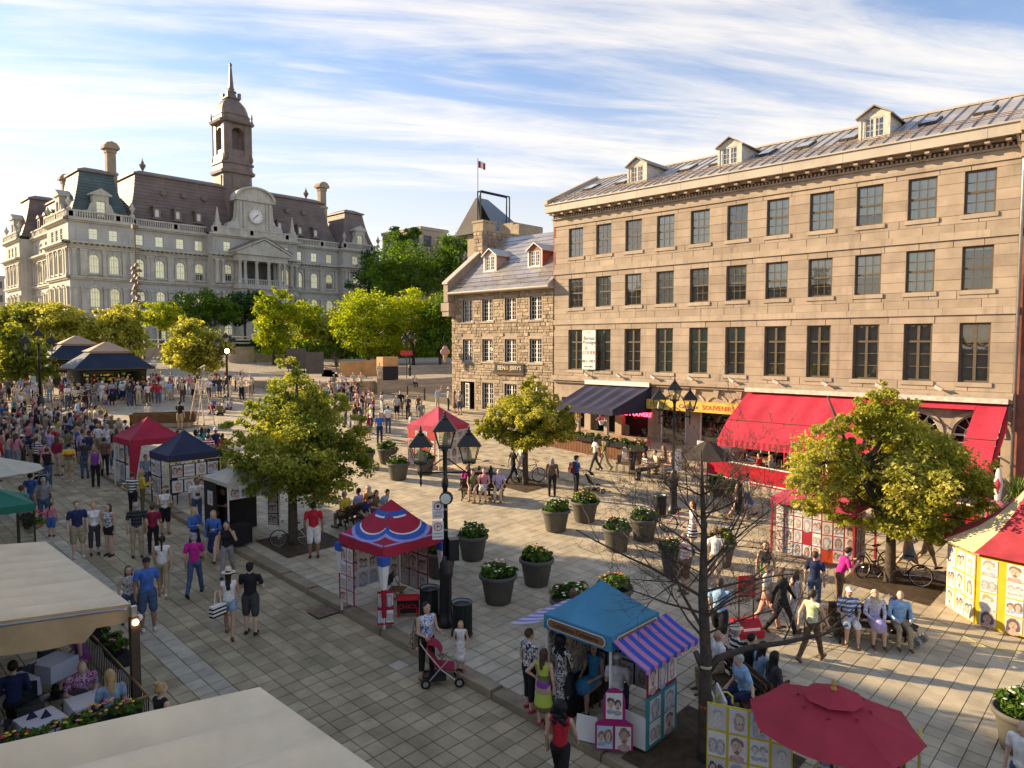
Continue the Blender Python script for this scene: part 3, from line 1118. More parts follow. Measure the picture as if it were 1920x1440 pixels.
sagging(mb,(XF+.4,10.4,ZF+.2),(XF+.4,6.5,ZF+.2),(XF,6.5,ZF),(XF,10.4,ZF),12,3,.02)
mb.build('front_strip',M_red,ra)
MB().quad((XF,10.4,ZF),(XF,6.5,ZF),(XF,6.5,ZF-.38),(XF,10.4,ZF-.38)).build('valance',M_red,ra)
mb=MB()
mb.tube([(XF+1.1,10.4,3.75),(XF+1.1,6.5,3.75)],.05,6)
mb.tube([(FX-.1,8.4,4.6),(XF+1.1,8.6,3.75)],.04,6)
mb.build('roller',M_tin,ra)
tb_=MB()
tb_.T=TB
tb_.box(14.2,-.42,5.36,BW-.1,-.335,5.58)
tb_.build('header_board',M_peel,ra)
for y_ in(17.3,13.8,10.4,6.5,5.4):
 MB().tube([(XF+.05,y_,gz(XF,y_)+.1),(XF+.05,y_,ZF)],.05,8).build('post',M_red,ra)
 # ------------------------------------------------------------------ rubble-stone ice-cream house
house=thing('rubble_stone_house','three-storey rubble stone house with tin roof, white casements and ice-cream shop sign','house')
TH=TR(FX,42.3,0,-PI/2)
HW=10.65
hxs=[1.88,4.09,6.5,9.0]
hops=[(x-.57,z0,x+.57,z1)for x in hxs for z0,z1 in((9.74,11.42),(6.67,8.37))]
hops+=[(1.05,2.4,2.65,5.05),(3.5,3.0,4.7,5.05),(5.9,3.0,7.15,5.05),(8.3,3.0,9.6,5.05)]
mb=MB()
mb.T=TH
mb.wall(HW,12.0-1.8,hops,.32,0,1.8)
mb.quad((0,0,1.0),(0,0,12.2),(0,9.5,12.2),(0,9.5,1.0))
mb.quad((HW,.3,1.0),(HW,9.5,1.0),(HW,9.5,12.0),(HW,.3,12.0))
hwall=mb.build('wall',M_rubbed,house)
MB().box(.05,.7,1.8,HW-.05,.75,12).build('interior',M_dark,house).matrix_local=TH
zs=[1.8]
while zs[-1]<11.85:
 zs.append(min(zs[-1]+rb.uniform(.17,.30),11.95))
gw=[(a-.14,b-.16,c+.14,d+.2)for a,b,c,d in hops]
blocks(hwall,TH,course(0.02,HW,zs,gw,.24,.55,.035,.06),M_rubble,'rubble_stone',300,8,.10)
# dressed stone surrounds and sills
for a,b,c,d in hops:
 mb=MB()
 mb.T=TH
 mb.box(a-.13,-.05,b,a,.1,d)
 mb.box(c,-.05,b,c+.13,.1,d)
 mb.box(a-.13,-.055,d,c+.13,.1,d+.19)
 mb.box(a-.18,-.09,b-.15,c+.18,.1,b)
 mb.build('window_surround',M_lime2,hwall)
fc,pc=window_frame_mesh(1.12,1.66,4,[.2]*5,.06,.03,mat=M_white,mid=True)
for x in hxs:
 for z in(9.75,6.68):
  o=put('window',fc,house)
  o.matrix_local=TH@Matrix.Translation((x,.12,z))
  glaze(o,pc,.04,False)
fgm,pgm=window_frame_mesh(1.18,2.04,4,[.2]*5,.07,.03,mat=M_white,mid=True)
for x in(4.1,6.52,8.95):
 o=put('window',fgm,house)
 o.matrix_local=TH@Matrix.Translation((x,.12,3.01))
 glaze(o,pgm,.04,False)
fdo,pdo=window_frame_mesh(.78,2.3,3,[.1667]*6,.08,.03,mat=M_white)
o=put('door',fdo,house)
o.matrix_local=TH@Matrix.Translation((1.75,.0,2.62))@rotz(-.35)
glaze(o,pdo,.04,False)
MB().box(1.0,-.6,2.3,2.7,.1,2.62).build('doorstep',M_lime2,house).matrix_local=TH
# eaves, roof, parapet gable with broad chimney
eb=MB()
eb.T=TH
eb.box(.3,-.62,11.86,HW+.05,.05,12.02)
eb.prism([(.3,-.66,12.02),(.3,-.5,11.9),(.3,-.5,12.02)],(HW-.25,0,0))
eb.tube([(.3,-.68,11.98),(HW+.1,-.68,11.98)],.09,8)
eb.build('eaves',M_fascia,house)
ry0,rz0,ry1,rz1=-.7,12.03,4.95,16.75
hs=(rz1-rz0)/(ry1-ry0)
mb=MB()
mb.T=TH
mb.add([(.35,ry0,rz0),(HW,ry0,rz0),(HW,ry1,rz1),(.35,ry1,rz1),(.35,10.4,rz0),(HW,10.4,rz0)],[(0,1,2,3),(3,2,5,4),(1,5,2)])
hroof=mb.build('roof',M_metalr,house)
M_tinp=M('bright_tin',(.50,.47,.44),.33,.16,.9,.12,10,metal=.6,rnd=.12)
nr,nc=13,13
for j in range(nr): # tin laid in small lozenge-lapped sheets
 for i in range(nc):
  u0,u1=.35+(HW-.35)*i/nc,.35+(HW-.35)*(i+1)/nc
  v0,v1=j/nr,(j+1)/nr+.01
  sk=(HW/nc)*.5
  pts=[]
  for(uu,vv,lift)in((u0-sk*(j%2),v0,.035),(u1-sk*(j%2),v0,.035),(u1-sk*(j%2),v1,.012),(u0-sk*(j%2),v1,.012)):
   uu=min(max(uu,.35),HW)
   pts.append((uu,ry0+(ry1-ry0)*vv-lift*.6,rz0+(rz1-rz0)*vv+lift))
  mb=MB()
  mb.T=TH
  mb.quad(*pts)
  mb.build('tin_sheet',M_tinp,hroof)
mb=MB()
mb.T=TH
for yy in(-.45,-.1,.25):
 z=rz0+(yy-ry0)*hs
 mb.tube([(.5,yy,z+.25),(HW,yy,z+.25)],.018,5)
for k in range(9):
 for yy in(-.45,.25):
  z=rz0+(yy-ry0)*hs
  mb.tube([(.7+1.2*k,yy,z),(.7+1.2*k,yy,z+.27)],.018,4)
mb.build('snow_rail',M_rust,hroof)
pg=MB()
pg.T=TH
pg.prism([(-.15,-.75,11.3),(-.15,-.75,12.75),(-.15,3.3,15.8),(-.15,3.3,11.3)],(.5,0,0))
pg.prism([(-.15,3.3,11.3),(-.15,3.3,16.0),(-.15,7.2,16.0),(-.15,10.2,12.6),(-.15,10.2,11.3)],(.5,0,0))
pgo=pg.build('gable_parapet',M_rubbed,house)
cp=MB()
cp.T=TH
cp.prism([(-.22,-.85,12.72),(.42,-.85,12.72),(.42,-.85,12.86),(-.22,-.85,12.86)],(0,4.15,3.12))
cp.build('coping',M_fascia,house)
cp=MB()
cp.T=TH
cp.box(-.45,-.78,10.6,.5,.1,11.25)
cp.box(-.4,-.7,10.2,.4,.1,10.6)
cp.build('corbel',M_lime2,house)
chm=MB()
chm.T=TH
chm.box(-.35,2.75,13.5,.75,8.0,17.25)
chm.box(-.4,2.7,17.25,.8,4.2,17.95)
chm.box(-.46,2.64,17.95,.86,4.26,18.12)
chm.box(-.42,4.2,17.25,.82,8.05,17.4)
chm.box(-.3,7.1,17.4,.7,8.2,18.35)
cho=chm.build('chimney',M_rubbed,house)
TC=TH@Matrix.Translation((.75,0,0))@rotz(PI/2)
lst=[(cx,cz,w_,h_,p_)for cx,cz,w_,h_,p_ in course(2.78,7.95,rowcuts(15.0,17.22,[],.27),[],.3,.55,.03,.05)]
blocks(cho,TC,lst,M_rubble,'rubble_stone',120,5,.08)
blocks(cho,TH@Matrix.Translation((0,2.75,0)),course(-.33,.73,rowcuts(13.6,17.2,[],.3),[],.35,.6,.03,.05),M_rubble,'rubble_stone',40,5,.08)
fdh,pdh=window_frame_mesh(.92,1.12,4,[.25]*4,.06,.03,mat=M_white,mid=True)
M_pinkw=M('pink_boards',(.50,.36,.31),.8,.12,3)
M_redw=M('red_boards',(.32,.12,.085),.8,.15,3)
for yc,wm in((39.15,M_pinkw),(34.45,M_redw)):
 y0=1.2
 dormer(hroof,TH,42.3-yc,y0,rz0+(y0-ry0)*hs,1.3,1.3,.45,3,wm,M_tinp,M_white,(fdh,0,.92,1.12),pdh,hs)
 # brick party wall sliver between the two houses
MB().box(HW-.02,-.02,11.9,HW+.2,6,17.0).build('brick_party_wall',M_brickr,house).matrix_local=TH
# shop sign and hanging cone sign
sg=thing('ice_cream_shop_sign','black wooden ice-cream shop sign with cream letters on the rubble wall','sign')
mb=MB()
mb.T=TH
mb.box(5.0,-.16,5.86,7.95,-.06,6.55)
mb.build('board',M('sign_black',(.02,.016,.012),.5,.2),sg)
mb=MB()
mb.T=TH
mb.box(5.0,-.17,5.72,7.95,-.06,5.86)
mb.build('sill_board',M('sign_brown',(.12,.05,.02),.6,.2),sg)
M_cream=M('cream_letters',(.75,.66,.45),.6,.05)
text('lettering',"BEN",sg,TH@Matrix.Translation((5.72,-.165,6.22)),.46,M_cream,.012)
text('lettering',"&",sg,TH@Matrix.Translation((6.33,-.165,6.22)),.40,M('orange_letter',(.7,.3,.05),.6,.05),.012)
text('lettering',"JERRY'S",sg,TH@Matrix.Translation((7.14,-.165,6.22)),.44,M_cream,.012,sx=.8)
hg=thing('hanging_cone_sign','pink hanging ice-cream cone sign on a curled bracket at the house corner','sign')
mb=MB()
mb.T=TH
mb.tube([(.25,0,8.05),(.15,-.8,8.05),(.1,-1.1,8.0)],.03,6)
mb.tube([(.15,-.7-.35*math.sin(a),8.4+.35*math.cos(a))for a in[k*.45 for k in range(13)]],.025,5)
mb.build('bracket',M_black,hg)
mb=MB()
mb.T=TH
for q,(y,z,r)in enumerate(((-.85,7.62,.26),(-.62,7.38,.24),(-1.08,7.38,.24),(-.85,7.3,.25))):
 mb.ball((.12,y,z),(.14,r,r),10,7)
mb.build('scoops',M('pink_plastic',(.55,.30,.32),.4,.1),hg,True)
MB().lathe([(.07,6.55),(.22,7.2)],10).build('cone',M('cone_tan',(.5,.3,.16),.7,.2),hg,loc=TH@Vector((.12,-.85,0)))
# ------------------------------------------------------------------ lower neighbour at the right edge of the picture
nb=thing('brick_neighbour_house','dark brick house with heavy stone cornice at the lower end of the row','house')
TN=TR(FX,5.18,0,-PI/2)
nops=[(1.2+2.2*i,z,2.2+2.2*i,z+2.0)for i in range(4)for z in(4.0,7.5,11.0,13.9)]
mb=MB()
mb.T=TN
mb.wall(10,16.6-.2,nops,.3,0,.2)
mb.quad((0,0,.2),(0,0,16.6),(0,10,16.6),(0,10,.2))
mb.build('wall',M_brickr,nb)
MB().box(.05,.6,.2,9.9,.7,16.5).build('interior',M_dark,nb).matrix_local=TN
mb=MB()
mb.T=TN
mb.box(-.0,-.7,16.6,10,.2,17.0)
mb.box(-.0,-.5,16.0,10,.1,16.6)
mb.box(-.0,-1.0,17.0,10,10,17.4)
mb.build('cornice',M_lime2,nb)
fn,pn_=window_frame_mesh(1.0,2.0,2,[.5,.5],.08,.03,[1],mat=M_brown)
for a,b,c,d in nops:
 o=put('window',fn,nb)
 o.matrix_local=TN@Matrix.Translation(((a+c)/2,.1,b))
 glaze(o,pn_,.04,False)
 # ------------------------------------------------------------------ town hall
th=thing('town_hall','grand grey stone town hall with mansard roofs, clock gable and tall central spire','building')
M_gray=M('grey_limestone',(.47,.46,.42),.85,.16,.35,.3,6,stain=.35,rnd=.05,world=True,streak=.5)
M_gray2=M('grey_limestone_trim',(.50,.48,.41),.85,.14,.6,.3,8,stain=.3,world=True,streak=.5)
M_slate=M('brown_slate',(.175,.135,.12),.6,.2,.5,.2,9,rnd=.1)
M_slateg=M('green_slate',(.075,.11,.11),.6,.2,.5,.2,9,rnd=.1)
M_copper=M('brown_copper',(.185,.145,.125),.5,.22,.5,.1,6,stain=.25)
M_curt=M('glow_curtain',(.84,.82,.62),.8,.12,.6,emit=(.9,.88,.62),es=.14)  # slight glow added to every curtain, for sky reflection and room light
M_tglass=M_glass('hall_glass',(.93,.94,.90),.08)
YF=130.0
GB=5.8 # level of the hall's forecourt
arch_cache={}
def arch_parts(w_,h_):
 k=(w_,h_)
 if k in arch_cache:
  return arch_cache[k]
 r=w_/2
 zs_=h_-r
 n_=10
 sp=MB()
 for s_ in(-1,1):
  pts=[(s_*(r+.002),0,h_+.002)]+[(s_*r*math.cos(a),0,zs_+r*math.sin(a))for a in[PI/2*q/n_ for q in range(n_+1)]]
  sp.prism(pts if s_<0 else pts[::-1],(0,.35,0))
 for k2 in range(2*n_):
  a0,a1=PI*k2/(2*n_),PI*(k2+1)/(2*n_)
  pts=[(q*math.cos(a),-.16,zs_+q*math.sin(a))for q,a in((r+.02,a0),(r+.34,a0),(r+.34,a1),(r+.02,a1))]
  sp.prism(pts[::-1],(0,.2,0))
 sp.prism([(-.16,-.26,h_-.02),(.16,-.26,h_-.02),(.22,-.26,h_+.45),(-.22,-.26,h_+.45)],(0,.3,0))
 for s_ in(-1,1):
  sp.box(s_*(r+.18)-.16,-.14,0,s_*(r+.18)+.16,.04,zs_)
 sp.box(-r-.45,-.22,-.28,r+.45,.3,0)
 me_s=sp.mesh('arch_surround',M_gray2)
 fr=MB()
 fr.tube([((r-.05)*math.cos(PI*q/14),0,zs_+(r-.05)*math.sin(PI*q/14))for q in range(15)],.06,4)
 for x in(-r+.06,0,r-.06):
  fr.box(x-.05,-.05,0,x+.05,.05,zs_+(r if x==0 else 0))
 for z in(.04,zs_*.5,zs_):
  fr.box(-r,-.045,z-.05,r,.045,z+.05)
 for x in(-r/2,r/2):
  fr.box(x-.02,-.03,0,x+.02,.03,zs_+r*.8)
 me_f=fr.mesh('window',M_white)
 gl=MB()
 gl.add([(0,.01,zs_)]+[(r*math.cos(PI*q/14),.01,zs_+r*math.sin(PI*q/14))for q in range(15)],[(0,q+1,q+2)for q in range(14)])
 gl.quad((-r,.01,0),(r,.01,0),(r,.01,zs_),(-r,.01,zs_))
 me_g=gl.mesh('glazing',M_tglass)
 cu=MB()
 cu.box(-r,.16,0,r,.18,h_)
 me_c=cu.mesh('curtain',M_curt)
 cd=MB()
 cd.box(-r,.16,h_*.45,r,.18,h_)
 cd.mi=1
 cd.box(-r,.30,0,r,.32,h_*.45)
 me_d=cd.mesh('curtain',[M_curt,M_dark])
 arch_cache[k]=(me_s,me_f,me_g,me_c,me_d)
 return arch_cache[k]
fat,pat=window_frame_mesh(1.35,1.75,2,[.25]*4,.09,.04,[2],mat=M_white)
ATC=MB().box(-.65,.13,.05,.65,.15,1.7).mesh('curtain',M_curt)
PIL=MB()
PIL.box(-.28,-.30,0,.28,.02,4.3)
PIL.box(-.34,-.36,0,.34,.02,.35)
PIL.box(-.36,-.38,4.0,.36,.02,4.3)
PIL_ME=PIL.mesh('pilaster',M_gray2)
rh=random.Random(3)
def facade(T,W,bays,pil,attic_w=1.35,cut=0):
 """one face of the hall: three storeys of arched windows, attic, cornices and balustrade"""
 ops=[]
 for x in bays:
  ops+=[(x-.75,8.2,x+.75,11.6),(x-.75,14.0,x+.75,17.2),(x-.75,19.5,x+.75,22.6),(x-.68,24.95,x+.68,26.7)]
 m=MB()
 m.T=T
 m.wall(W,28.0-GB+2,ops,.45,0,GB-2)
 wl=m.build('wall',M_gray,th)
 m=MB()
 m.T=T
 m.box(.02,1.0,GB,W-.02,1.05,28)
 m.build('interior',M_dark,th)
 m=MB()
 m.T=T
 for z0,z1,p in((12.3,12.7,.35),(12.0,12.3,.2),(18.4,18.65,.28),(18.65,18.95,.5),(23.35,23.7,.25),(23.7,23.95,.42),(24.15,24.45,.95),(27.55,27.8,.35),(27.8,28.1,.65)):
  m.box(-p*cut,-p,z0,W+p*cut,.02,z1)
 m.build('cornice',M_gray2,th)
 m=MB()
 m.T=T
 k=0
 while.3+k*.8<W-.2:
  x=.3+k*.8
  m.box(x-.13,-.8,23.952,x+.13,.02,24.148)
  k+=1
 m.build('modillion_row',M_gray2,th,kind='stuff')
 m=MB()
 m.T=T
 m.box(0,-.42,28.1,W,-.1,28.3)
 m.box(0,-.45,29.15,W,-.07,29.4)
 x=.2
 while x<W-.2:
  m.box(x-.5,-.40,28.3,x+.5,-.12,29.15)if int(x/3.5)%2==0 and x%3.5<.7 else m.box(x-.09,-.34,28.3,x+.09,-.18,29.15)
  x+=.36
 m.build('balustrade',M_gray2,th)
 for x in bays:
  for z,h_ in((8.2,3.4),(14.0,3.2),(19.5,3.1)):
   s_,f_,g_,c_,d_=arch_parts(1.5,h_)
   Tz=T@Matrix.Translation((x,0,z))
   put('arch_surround',s_,th).matrix_local=Tz
   wn=put('window',f_,th)
   wn.matrix_local=Tz@Matrix.Translation((0,.12,0))
   put('glazing',g_,wn)
   put('curtain',c_ if rh.random()<.72 else d_,wn)
  wn=put('window',fat,th)
  wn.matrix_local=T@Matrix.Translation((x,.1,24.95))
  glaze(wn,pat,.04,False)
  put('curtain',ATC,wn)
 for x in pil:
  for z in(13.0,19.0):
   put('pilaster',PIL_ME,th).matrix_local=T@Matrix.Translation((x,0,z))
 return wl
def oct_ring(h,c):
 return[(h-c,-h),(h,-h+c),(h,h-c),(h-c,h),(-h+c,h),(-h,h-c),(-h,-h+c),(-h+c,-h)]
def loft(mb,prof,cx,cy):
 """chamfered-square tower section by section: (z, half, chamfer)"""
 vs,fs=[],[]
 for z,h,c in prof:
  h,c=h*.92,c*.92
  z=z if z<50.7 else 50.7+(z-50.7)*.86
  vs+=[(cx+a,cy+b,z)for a,b in oct_ring(h,c)]
 for i in range(len(prof)-1):
  for k in range(8):
   k2=(k+1)%8
   fs.append((i*8+k,i*8+k2,i*8+8+k2,i*8+8+k))
 fs.append(tuple(range(8))[::-1])
 fs.append(tuple(range(len(prof)*8-8,len(prof)*8)))
 mb.add(vs,fs)
def mansard(name,x0,y0,x1,y1,z0,z1,inset,mat,curve=.0,n=15,deck=True):
 mb=MB()
 for k in range(n):
  a,b=k/n,(k+1)/n
  ia,ib=inset*(a+curve*math.sin(PI*a)),inset*(b+curve*math.sin(PI*b))
  za,zb=z0+(z1-z0)*a,z0+(z1-z0)*b
  ia2=ia-.06
  mb.frus(x0+ia2,y0+ia2,x1-ia2,y1-ia2,za,x0+ib,y0+ib,x1-ib,y1-ib,zb+.001)
 r=mb.build(name,mat,th)
 mb=MB()
 i_=inset
 mb.box(x0+i_-.35,y0+i_-.35,z1,x1-i_+.35,y1-i_+.35,z1+.3)
 if deck:
  mb.frus(x0+i_-.2,y0+i_-.2,x1-i_+.2,y1-i_+.2,z1+.3,x0+i_+1.2,y0+i_+1.4,x1-i_-1.2,y1-i_-1.4,z1+1.0)
 mb.build('roof_cap',M_copper,r)
 return r
def F_front(x0,y):
 return TR(x0,y,0,0)
PX=(32.8,42.6,55.2,71.9,83.2,92.4)
YP=YF-1.6 # pavilions stand forward of the wings
facade(F_front(PX[0],YP),PX[1]-PX[0],[3.55,6.5],[.7,1.8,2.2+.05,5.02,8.0,9.2],cut=1)
facade(F_front(PX[1],YF),PX[2]-PX[1],[1.2,4.5,8.0,11.3],[2.5,3.1,6.0,6.5,9.4,9.9])
facade(F_front(PX[3],YF),PX[4]-PX[3],[2.0,5.5,9.0],[.5,3.5,4.0,7.0,7.5,10.6])
facade(F_front(PX[4],YP),PX[5]-PX[4],[3.1,6.0],[.7,1.6,4.55,7.6,8.5],cut=1)
facade(F_front(PX[2],YF-3.0),PX[3]-PX[2],[2.6,14.1],[.6,1.2,4.2,4.9,11.8,12.5,15.5,16.1],cut=1)
TSIDE=lambda x,y:TR(x,y,0,-PI/2)
facade(TSIDE(PX[0],140.8),140.8-YP,[3.2,5.9,8.6],[.6,1.8,4.55,7.25,10.0,11.4],cut=1)
facade(TSIDE(PX[0]+2.2,160.5),160.5-140.8,[2.5,5.9,9.3,12.7,16.3],[.8,4.2,7.6,11,14.5,18.5])
facade(TSIDE(PX[0],172.0),172.0-160.5,[3.2,5.9,8.6],[.6,1.8,4.55,7.25,10.0,11.0],cut=1)
mb=MB()
for x,ya,yb in((PX[1],YP,YF),(PX[2],YF-3,YF),(PX[4]+.001,YF,YP),(PX[3]+.001,YF,YF-3),(PX[5],YP,170)):
 mb.box(min(x,x+.01),min(ya,yb),GB-2,x+.01,max(ya,yb),28.0)
mb.box(PX[0]+.02,140.79,GB-2,PX[0]+2.25,140.8,28)
mb.box(PX[0]+.02,160.5,GB-2,PX[0]+2.25,160.51,28)
mb.box(PX[0]+3,171.9,GB-2,PX[5],172,28)
mb.box(PX[0]+2.3,YF+1.2,27.7,PX[5]-.2,171.5,27.9)
mb.build('wall_return',M_gray,th)
# roofs
mansard('pavilion_roof',PX[0]+.5,YP+.5,PX[1]-.3,139.8,28.6,36.2,2.0,M_slateg,.12)
mansard('main_roof',PX[1]-.4,YF+.6,PX[4]+.4,146,28.6,37.6,2.2,M_slate,.18)
mansard('pavilion_roof',PX[4]+.3,YP+.5,PX[5]-.5,139.8,28.6,36.2,2.0,M_slate,.12)
mansard('side_roof',PX[0]+2.6,139,PX[1]+2,161.5,28.6,34.6,1.8,M_slate,.1)
mansard('pavilion_roof',PX[0]+.5,161,PX[1]-.3,171.5,28.6,36.2,2.0,M_slate,.12)
mansard('back_roof',PX[1],146,PX[5]-.5,171,28.4,33,1.8,M_slate,.1)
# stone dormers on the pavilions
DM=MB()
DM.box(-1.15,0,0,-.68,1.9,3.6)
DM.box(.68,0,0,1.15,1.9,3.6)
DM.box(-.68,0,2.7,.68,1.9,3.6)
DM.prism([(-1.6,-.25,3.6),(1.6,-.25,3.6),(1.6,-.25,3.85),(0,-.25,4.75),(-1.6,-.25,3.85)],(0,2.6,0))
for s_ in(-1,1):
 DM.prism([(s_*1.15,.1,0),(s_*2.9,.1,0),(s_*2.7,.1,.9),(s_*1.9,.1,1.1),(s_*1.5,.1,2.2),(s_*1.15,.1,2.4)][::s_],(0,.5,0))
DM_ME=DM.mesh('stone_dormer',M_gray2)
fw2,pw2=window_frame_mesh(1.36,2.7,2,[.25]*4,.09,.04,[2],mat=M_white)
C27=MB().box(-.65,.13,.05,.65,.15,2.65).mesh('curtain',M_curt)
def stone_dormer(T):
 o=put('stone_dormer',DM_ME,th)
 o.matrix_local=T
 wn=put('window',fw2,o,(0,.3,0))
 glaze(wn,pw2,.04,False)
 put('curtain',C27,o,(0,.3,0))
stone_dormer(TR((PX[0]+PX[1])/2,YP+.15,28.6))
stone_dormer(TR((PX[4]+PX[5])/2,YP+.15,28.6))
stone_dormer(TR(PX[0]+.15,(YP+140.8)/2,28.6,-PI/2))
stone_dormer(TR(PX[0]+.15,166.3,28.6,-PI/2))
SD=MB()
SD.box(-.62,0,0,-.36,1.6,2.0)
SD.box(.36,0,0,.62,1.6,2.0)
SD.box(-.36,0,0,.36,1.6,.35)
SD.box(-.36,0,1.65,.36,1.6,2.0)
SD.prism([(-.85,-.15,2.0),(.85,-.15,2.0),(.6,-.15,2.3),(0,-.15,2.5),(-.6,-.15,2.3)],(0,1.9,0))
SD.box(-.9,-.05,-.1,.9,.3,.1)
SD_ME=SD.mesh('small_dormer',M_copper)
SDW=MB().box(-.36,.2,.35,.36,.22,1.65).mesh('window',M('dormer_pane',(.75,.76,.72),.25,.05))
OC=MB()
OC.lathe([(.30,0),(.55,.05),(.55,.5),(.3,.55)],10)
OC.lathe([(.28,.45),(.28,.46)],10)
OC_ME=OC.mesh('oculus',M_copper)
def on_slope(px,py,y0):
 """point of a front mansard (base line y0) seen at a pixel"""
 p=on_y(px,py,y0+.3)
 t_=(p.z-28.6)/9.0
 return Vector((p.x,y0+.3+2.0*t_,p.z))
for px,py in((293,410),(332,414),(371,418),(561,441),(590,446),(523,433)):
 p=on_y(px,py,YF+1.1)
 o=put('small_dormer',SD_ME,th,(p.x,YF+.55,p.z-.1))
 put('window',SDW,o)
for px,py in((306,362),(345,367),(383,372),(539,395),(569,399)):
 p=on_y(px,py,YF+2.2)
 o=put('oculus',OC_ME,th)
 o.matrix_local=Matrix.Translation((p.x,YF+2.5,p.z))@Matrix.Rotation(rad(90),4,'X')
for y_ in(144.5,149,153.5,158):
 o=put('small_dormer',SD_ME,th,sc=1.25)
 o.matrix_local=TR(PX[0]+2.7,y_,29.3,-PI/2)@Matrix.Diagonal((1.25,1.25,1.25,1))
 put('window',SDW,o)
 # chimneys
for x,y_ in((40.8,133.5),(81.6,133.5),(42.0,165)):
 p=MB()
 p.box(x-.8,y_-.7,28,x+.8,y_+.7,37.0)
 p.box(x-.95,y_-.85,36.8,x+.95,y_+.85,37.2)
 p.box(x-.7,y_-.6,37.2,x+.7,y_+.6,41.0)
 p.box(x-.82,y_-.72,40.5,x+.82,y_+.72,41.1)
 p.prism([(x-1.2,y_-1.1,41.1),(x+1.2,y_-1.1,41.1),(x+1.2,y_-1.1,41.5),(x+.75,y_-1.1,42.1),(x,y_-1.1,42.35),(x-.75,y_-1.1,42.1),(x-1.2,y_-1.1,41.5)],(0,2.2,0))
 p.build('chimney',M('chimney_stone',(.34,.265,.19),.9,.2,.8,.4,6),th)
URN=MB()
URN.lathe([(.45,0),(.45,.3),(.15,.5),(.15,.7),(.55,1.5),(.6,1.8),(.3,1.95),(.3,2.2),(.1,2.6),(.05,3.0)],10)
URN_ME=URN.mesh('urn',M_gray2)
URN_CU=URN.mesh('urn',M_copper)
for x,y_,z,s_ in((PX[0]+.2,YP-.1,29.4,.75),(PX[1]-.3,YP-.1,29.4,.8),(PX[4]+.4,YP-.1,29.4,.75),(PX[5]-.2,YP-.1,29.4,.75),(PX[0]+.2,140.6,29.4,.7),(PX[0]+.2,161,29.4,.7),(PX[0]+.2,171.6,29.4,.75)):
 put('urn',URN_ME,th,(x,y_,z),0,s_)
for x in(46.6,79.0):
 put('urn',URN_CU,th,(x,YF+5.5,38.3),0,.95)
 # centre: portico, pediment, clock gable
XC=(PX[2]+PX[3])/2
YC=YF-3.0
po=MB()
po.box(XC-4.9,YC-2.6,18.2,XC+4.9,YC,19.0)
po.box(XC-4.6,YC-2.3,GB,XC+4.6,YC,18.2)
po.box(XC-4.9,YC-2.6,23.3,XC+4.9,YC,24.4)
po.box(XC-5.3,YC-3.0,24.4,XC+5.3,YC,24.75)
po.build('portico',M_gray2,th)
colm=MB()
colm.lathe([(.42,0),(.42,.25),(.32,.3),(.33,1.5),(.27,3.9),(.38,4.05),(.42,4.3)],14)
COL_ME=colm.mesh('column',M_gray2,True)
for dx in(-4.4,-3.4,-1.2,1.2,3.4,4.4):
 put('column',COL_ME,th,(XC+dx,YC-2.15,19.0))
for x in(PX[2]+.5,PX[2]+1.6,PX[3]-.5,PX[3]-1.6):
 for z in(13.3,19.0):
  put('column',COL_ME,th,(x,YC-.55,z))
balc=MB()
for k in range(24):
 x=XC-4.2+k*.365
 balc.box(x-.07,YC-2.45,19.0,x+.07,YC-2.3,19.85)
balc.box(XC-4.3,YC-2.5,19.85,XC+4.3,YC-2.25,20.0)
balc.build('balcony',M_gray2,th)
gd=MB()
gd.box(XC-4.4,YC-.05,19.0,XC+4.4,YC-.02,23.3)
gd.build('porch_shade',M('porch_shade_paint',(.10,.095,.085),.9,.3,.6),th)  # dark sheet stands in for the shade behind the portico columns
pe=MB()
pe.prism([(XC-5.3,YC-3.0,24.75),(XC+5.3,YC-3.0,24.75),(XC,YC-3.0,27.2)],(0,.05,0))
for s_ in(-1,1):
 a,b=(XC+s_*5.5,YC-3.2,24.75),(XC,YC-3.2,27.35)
 pe.prism([a,(a[0],a[1],a[2]+.4),(b[0],b[1],b[2]+.4),b][::s_],(0,3.2,0))
pe.build('pediment',M_gray2,th)
pr=MB()
for s_ in(-1,1):
 a,b=(XC+s_*5.6,YC-3.3,25.16),(XC,YC-3.3,27.76)
 pr.prism([a,(a[0],a[1],a[2]+.12),(b[0],b[1],b[2]+.12),b][::s_],(0,3.3,0))
pr.build('pediment_roof',M_copper,th)
cg=MB()
Yc0=YC+.3
prof=[(-5.6,0),(5.6,0),(5.3,.9),(4.7,1.2),(4.1,1.3),(3.7,2.2),(3.55,3.2),(3.4,5.6),(-3.4,5.6),(-3.55,3.2),(-3.7,2.2),(-4.1,1.3),(-4.7,1.2),(-5.3,.9)]
cg.prism([(XC+a,Yc0,29.4+b)for a,b in prof],(0,1.5,0))
cg.box(XC-3.9,Yc0-.4,34.7,XC+3.9,Yc0+2.2,35.1)
cg.prism([(XC+3.9*math.cos(PI*k/14),Yc0-.1,35.1+2.3*math.sin(PI*k/14))for k in range(15)],(0,2.3,0))
for x in(-2.9,-2.2,2.2,2.9):
 cg.box(XC+x-.2,Yc0-.2,29.7,XC+x+.2,Yc0+.1,34.5)
cg.box(XC-8.3,YC-.35,28.1,XC+8.3,YC+.3,29.45)
for k in range(14):
 a0,a1=PI*k/14,PI*(k+1)/14
 cg.prism([(XC+q*math.cos(a),Yc0-.5,35.1+q*.6*math.sin(a))for q,a in((3.5,a0),(4.0,a0),(4.0,a1),(3.5,a1))][::-1],(0,.5,0))
cg.build('clock_gable',M_gray2,th)
OB=MB().frus(-.5,-.5,.5,.5,0,-.5,-.5,.5,.5,.5)
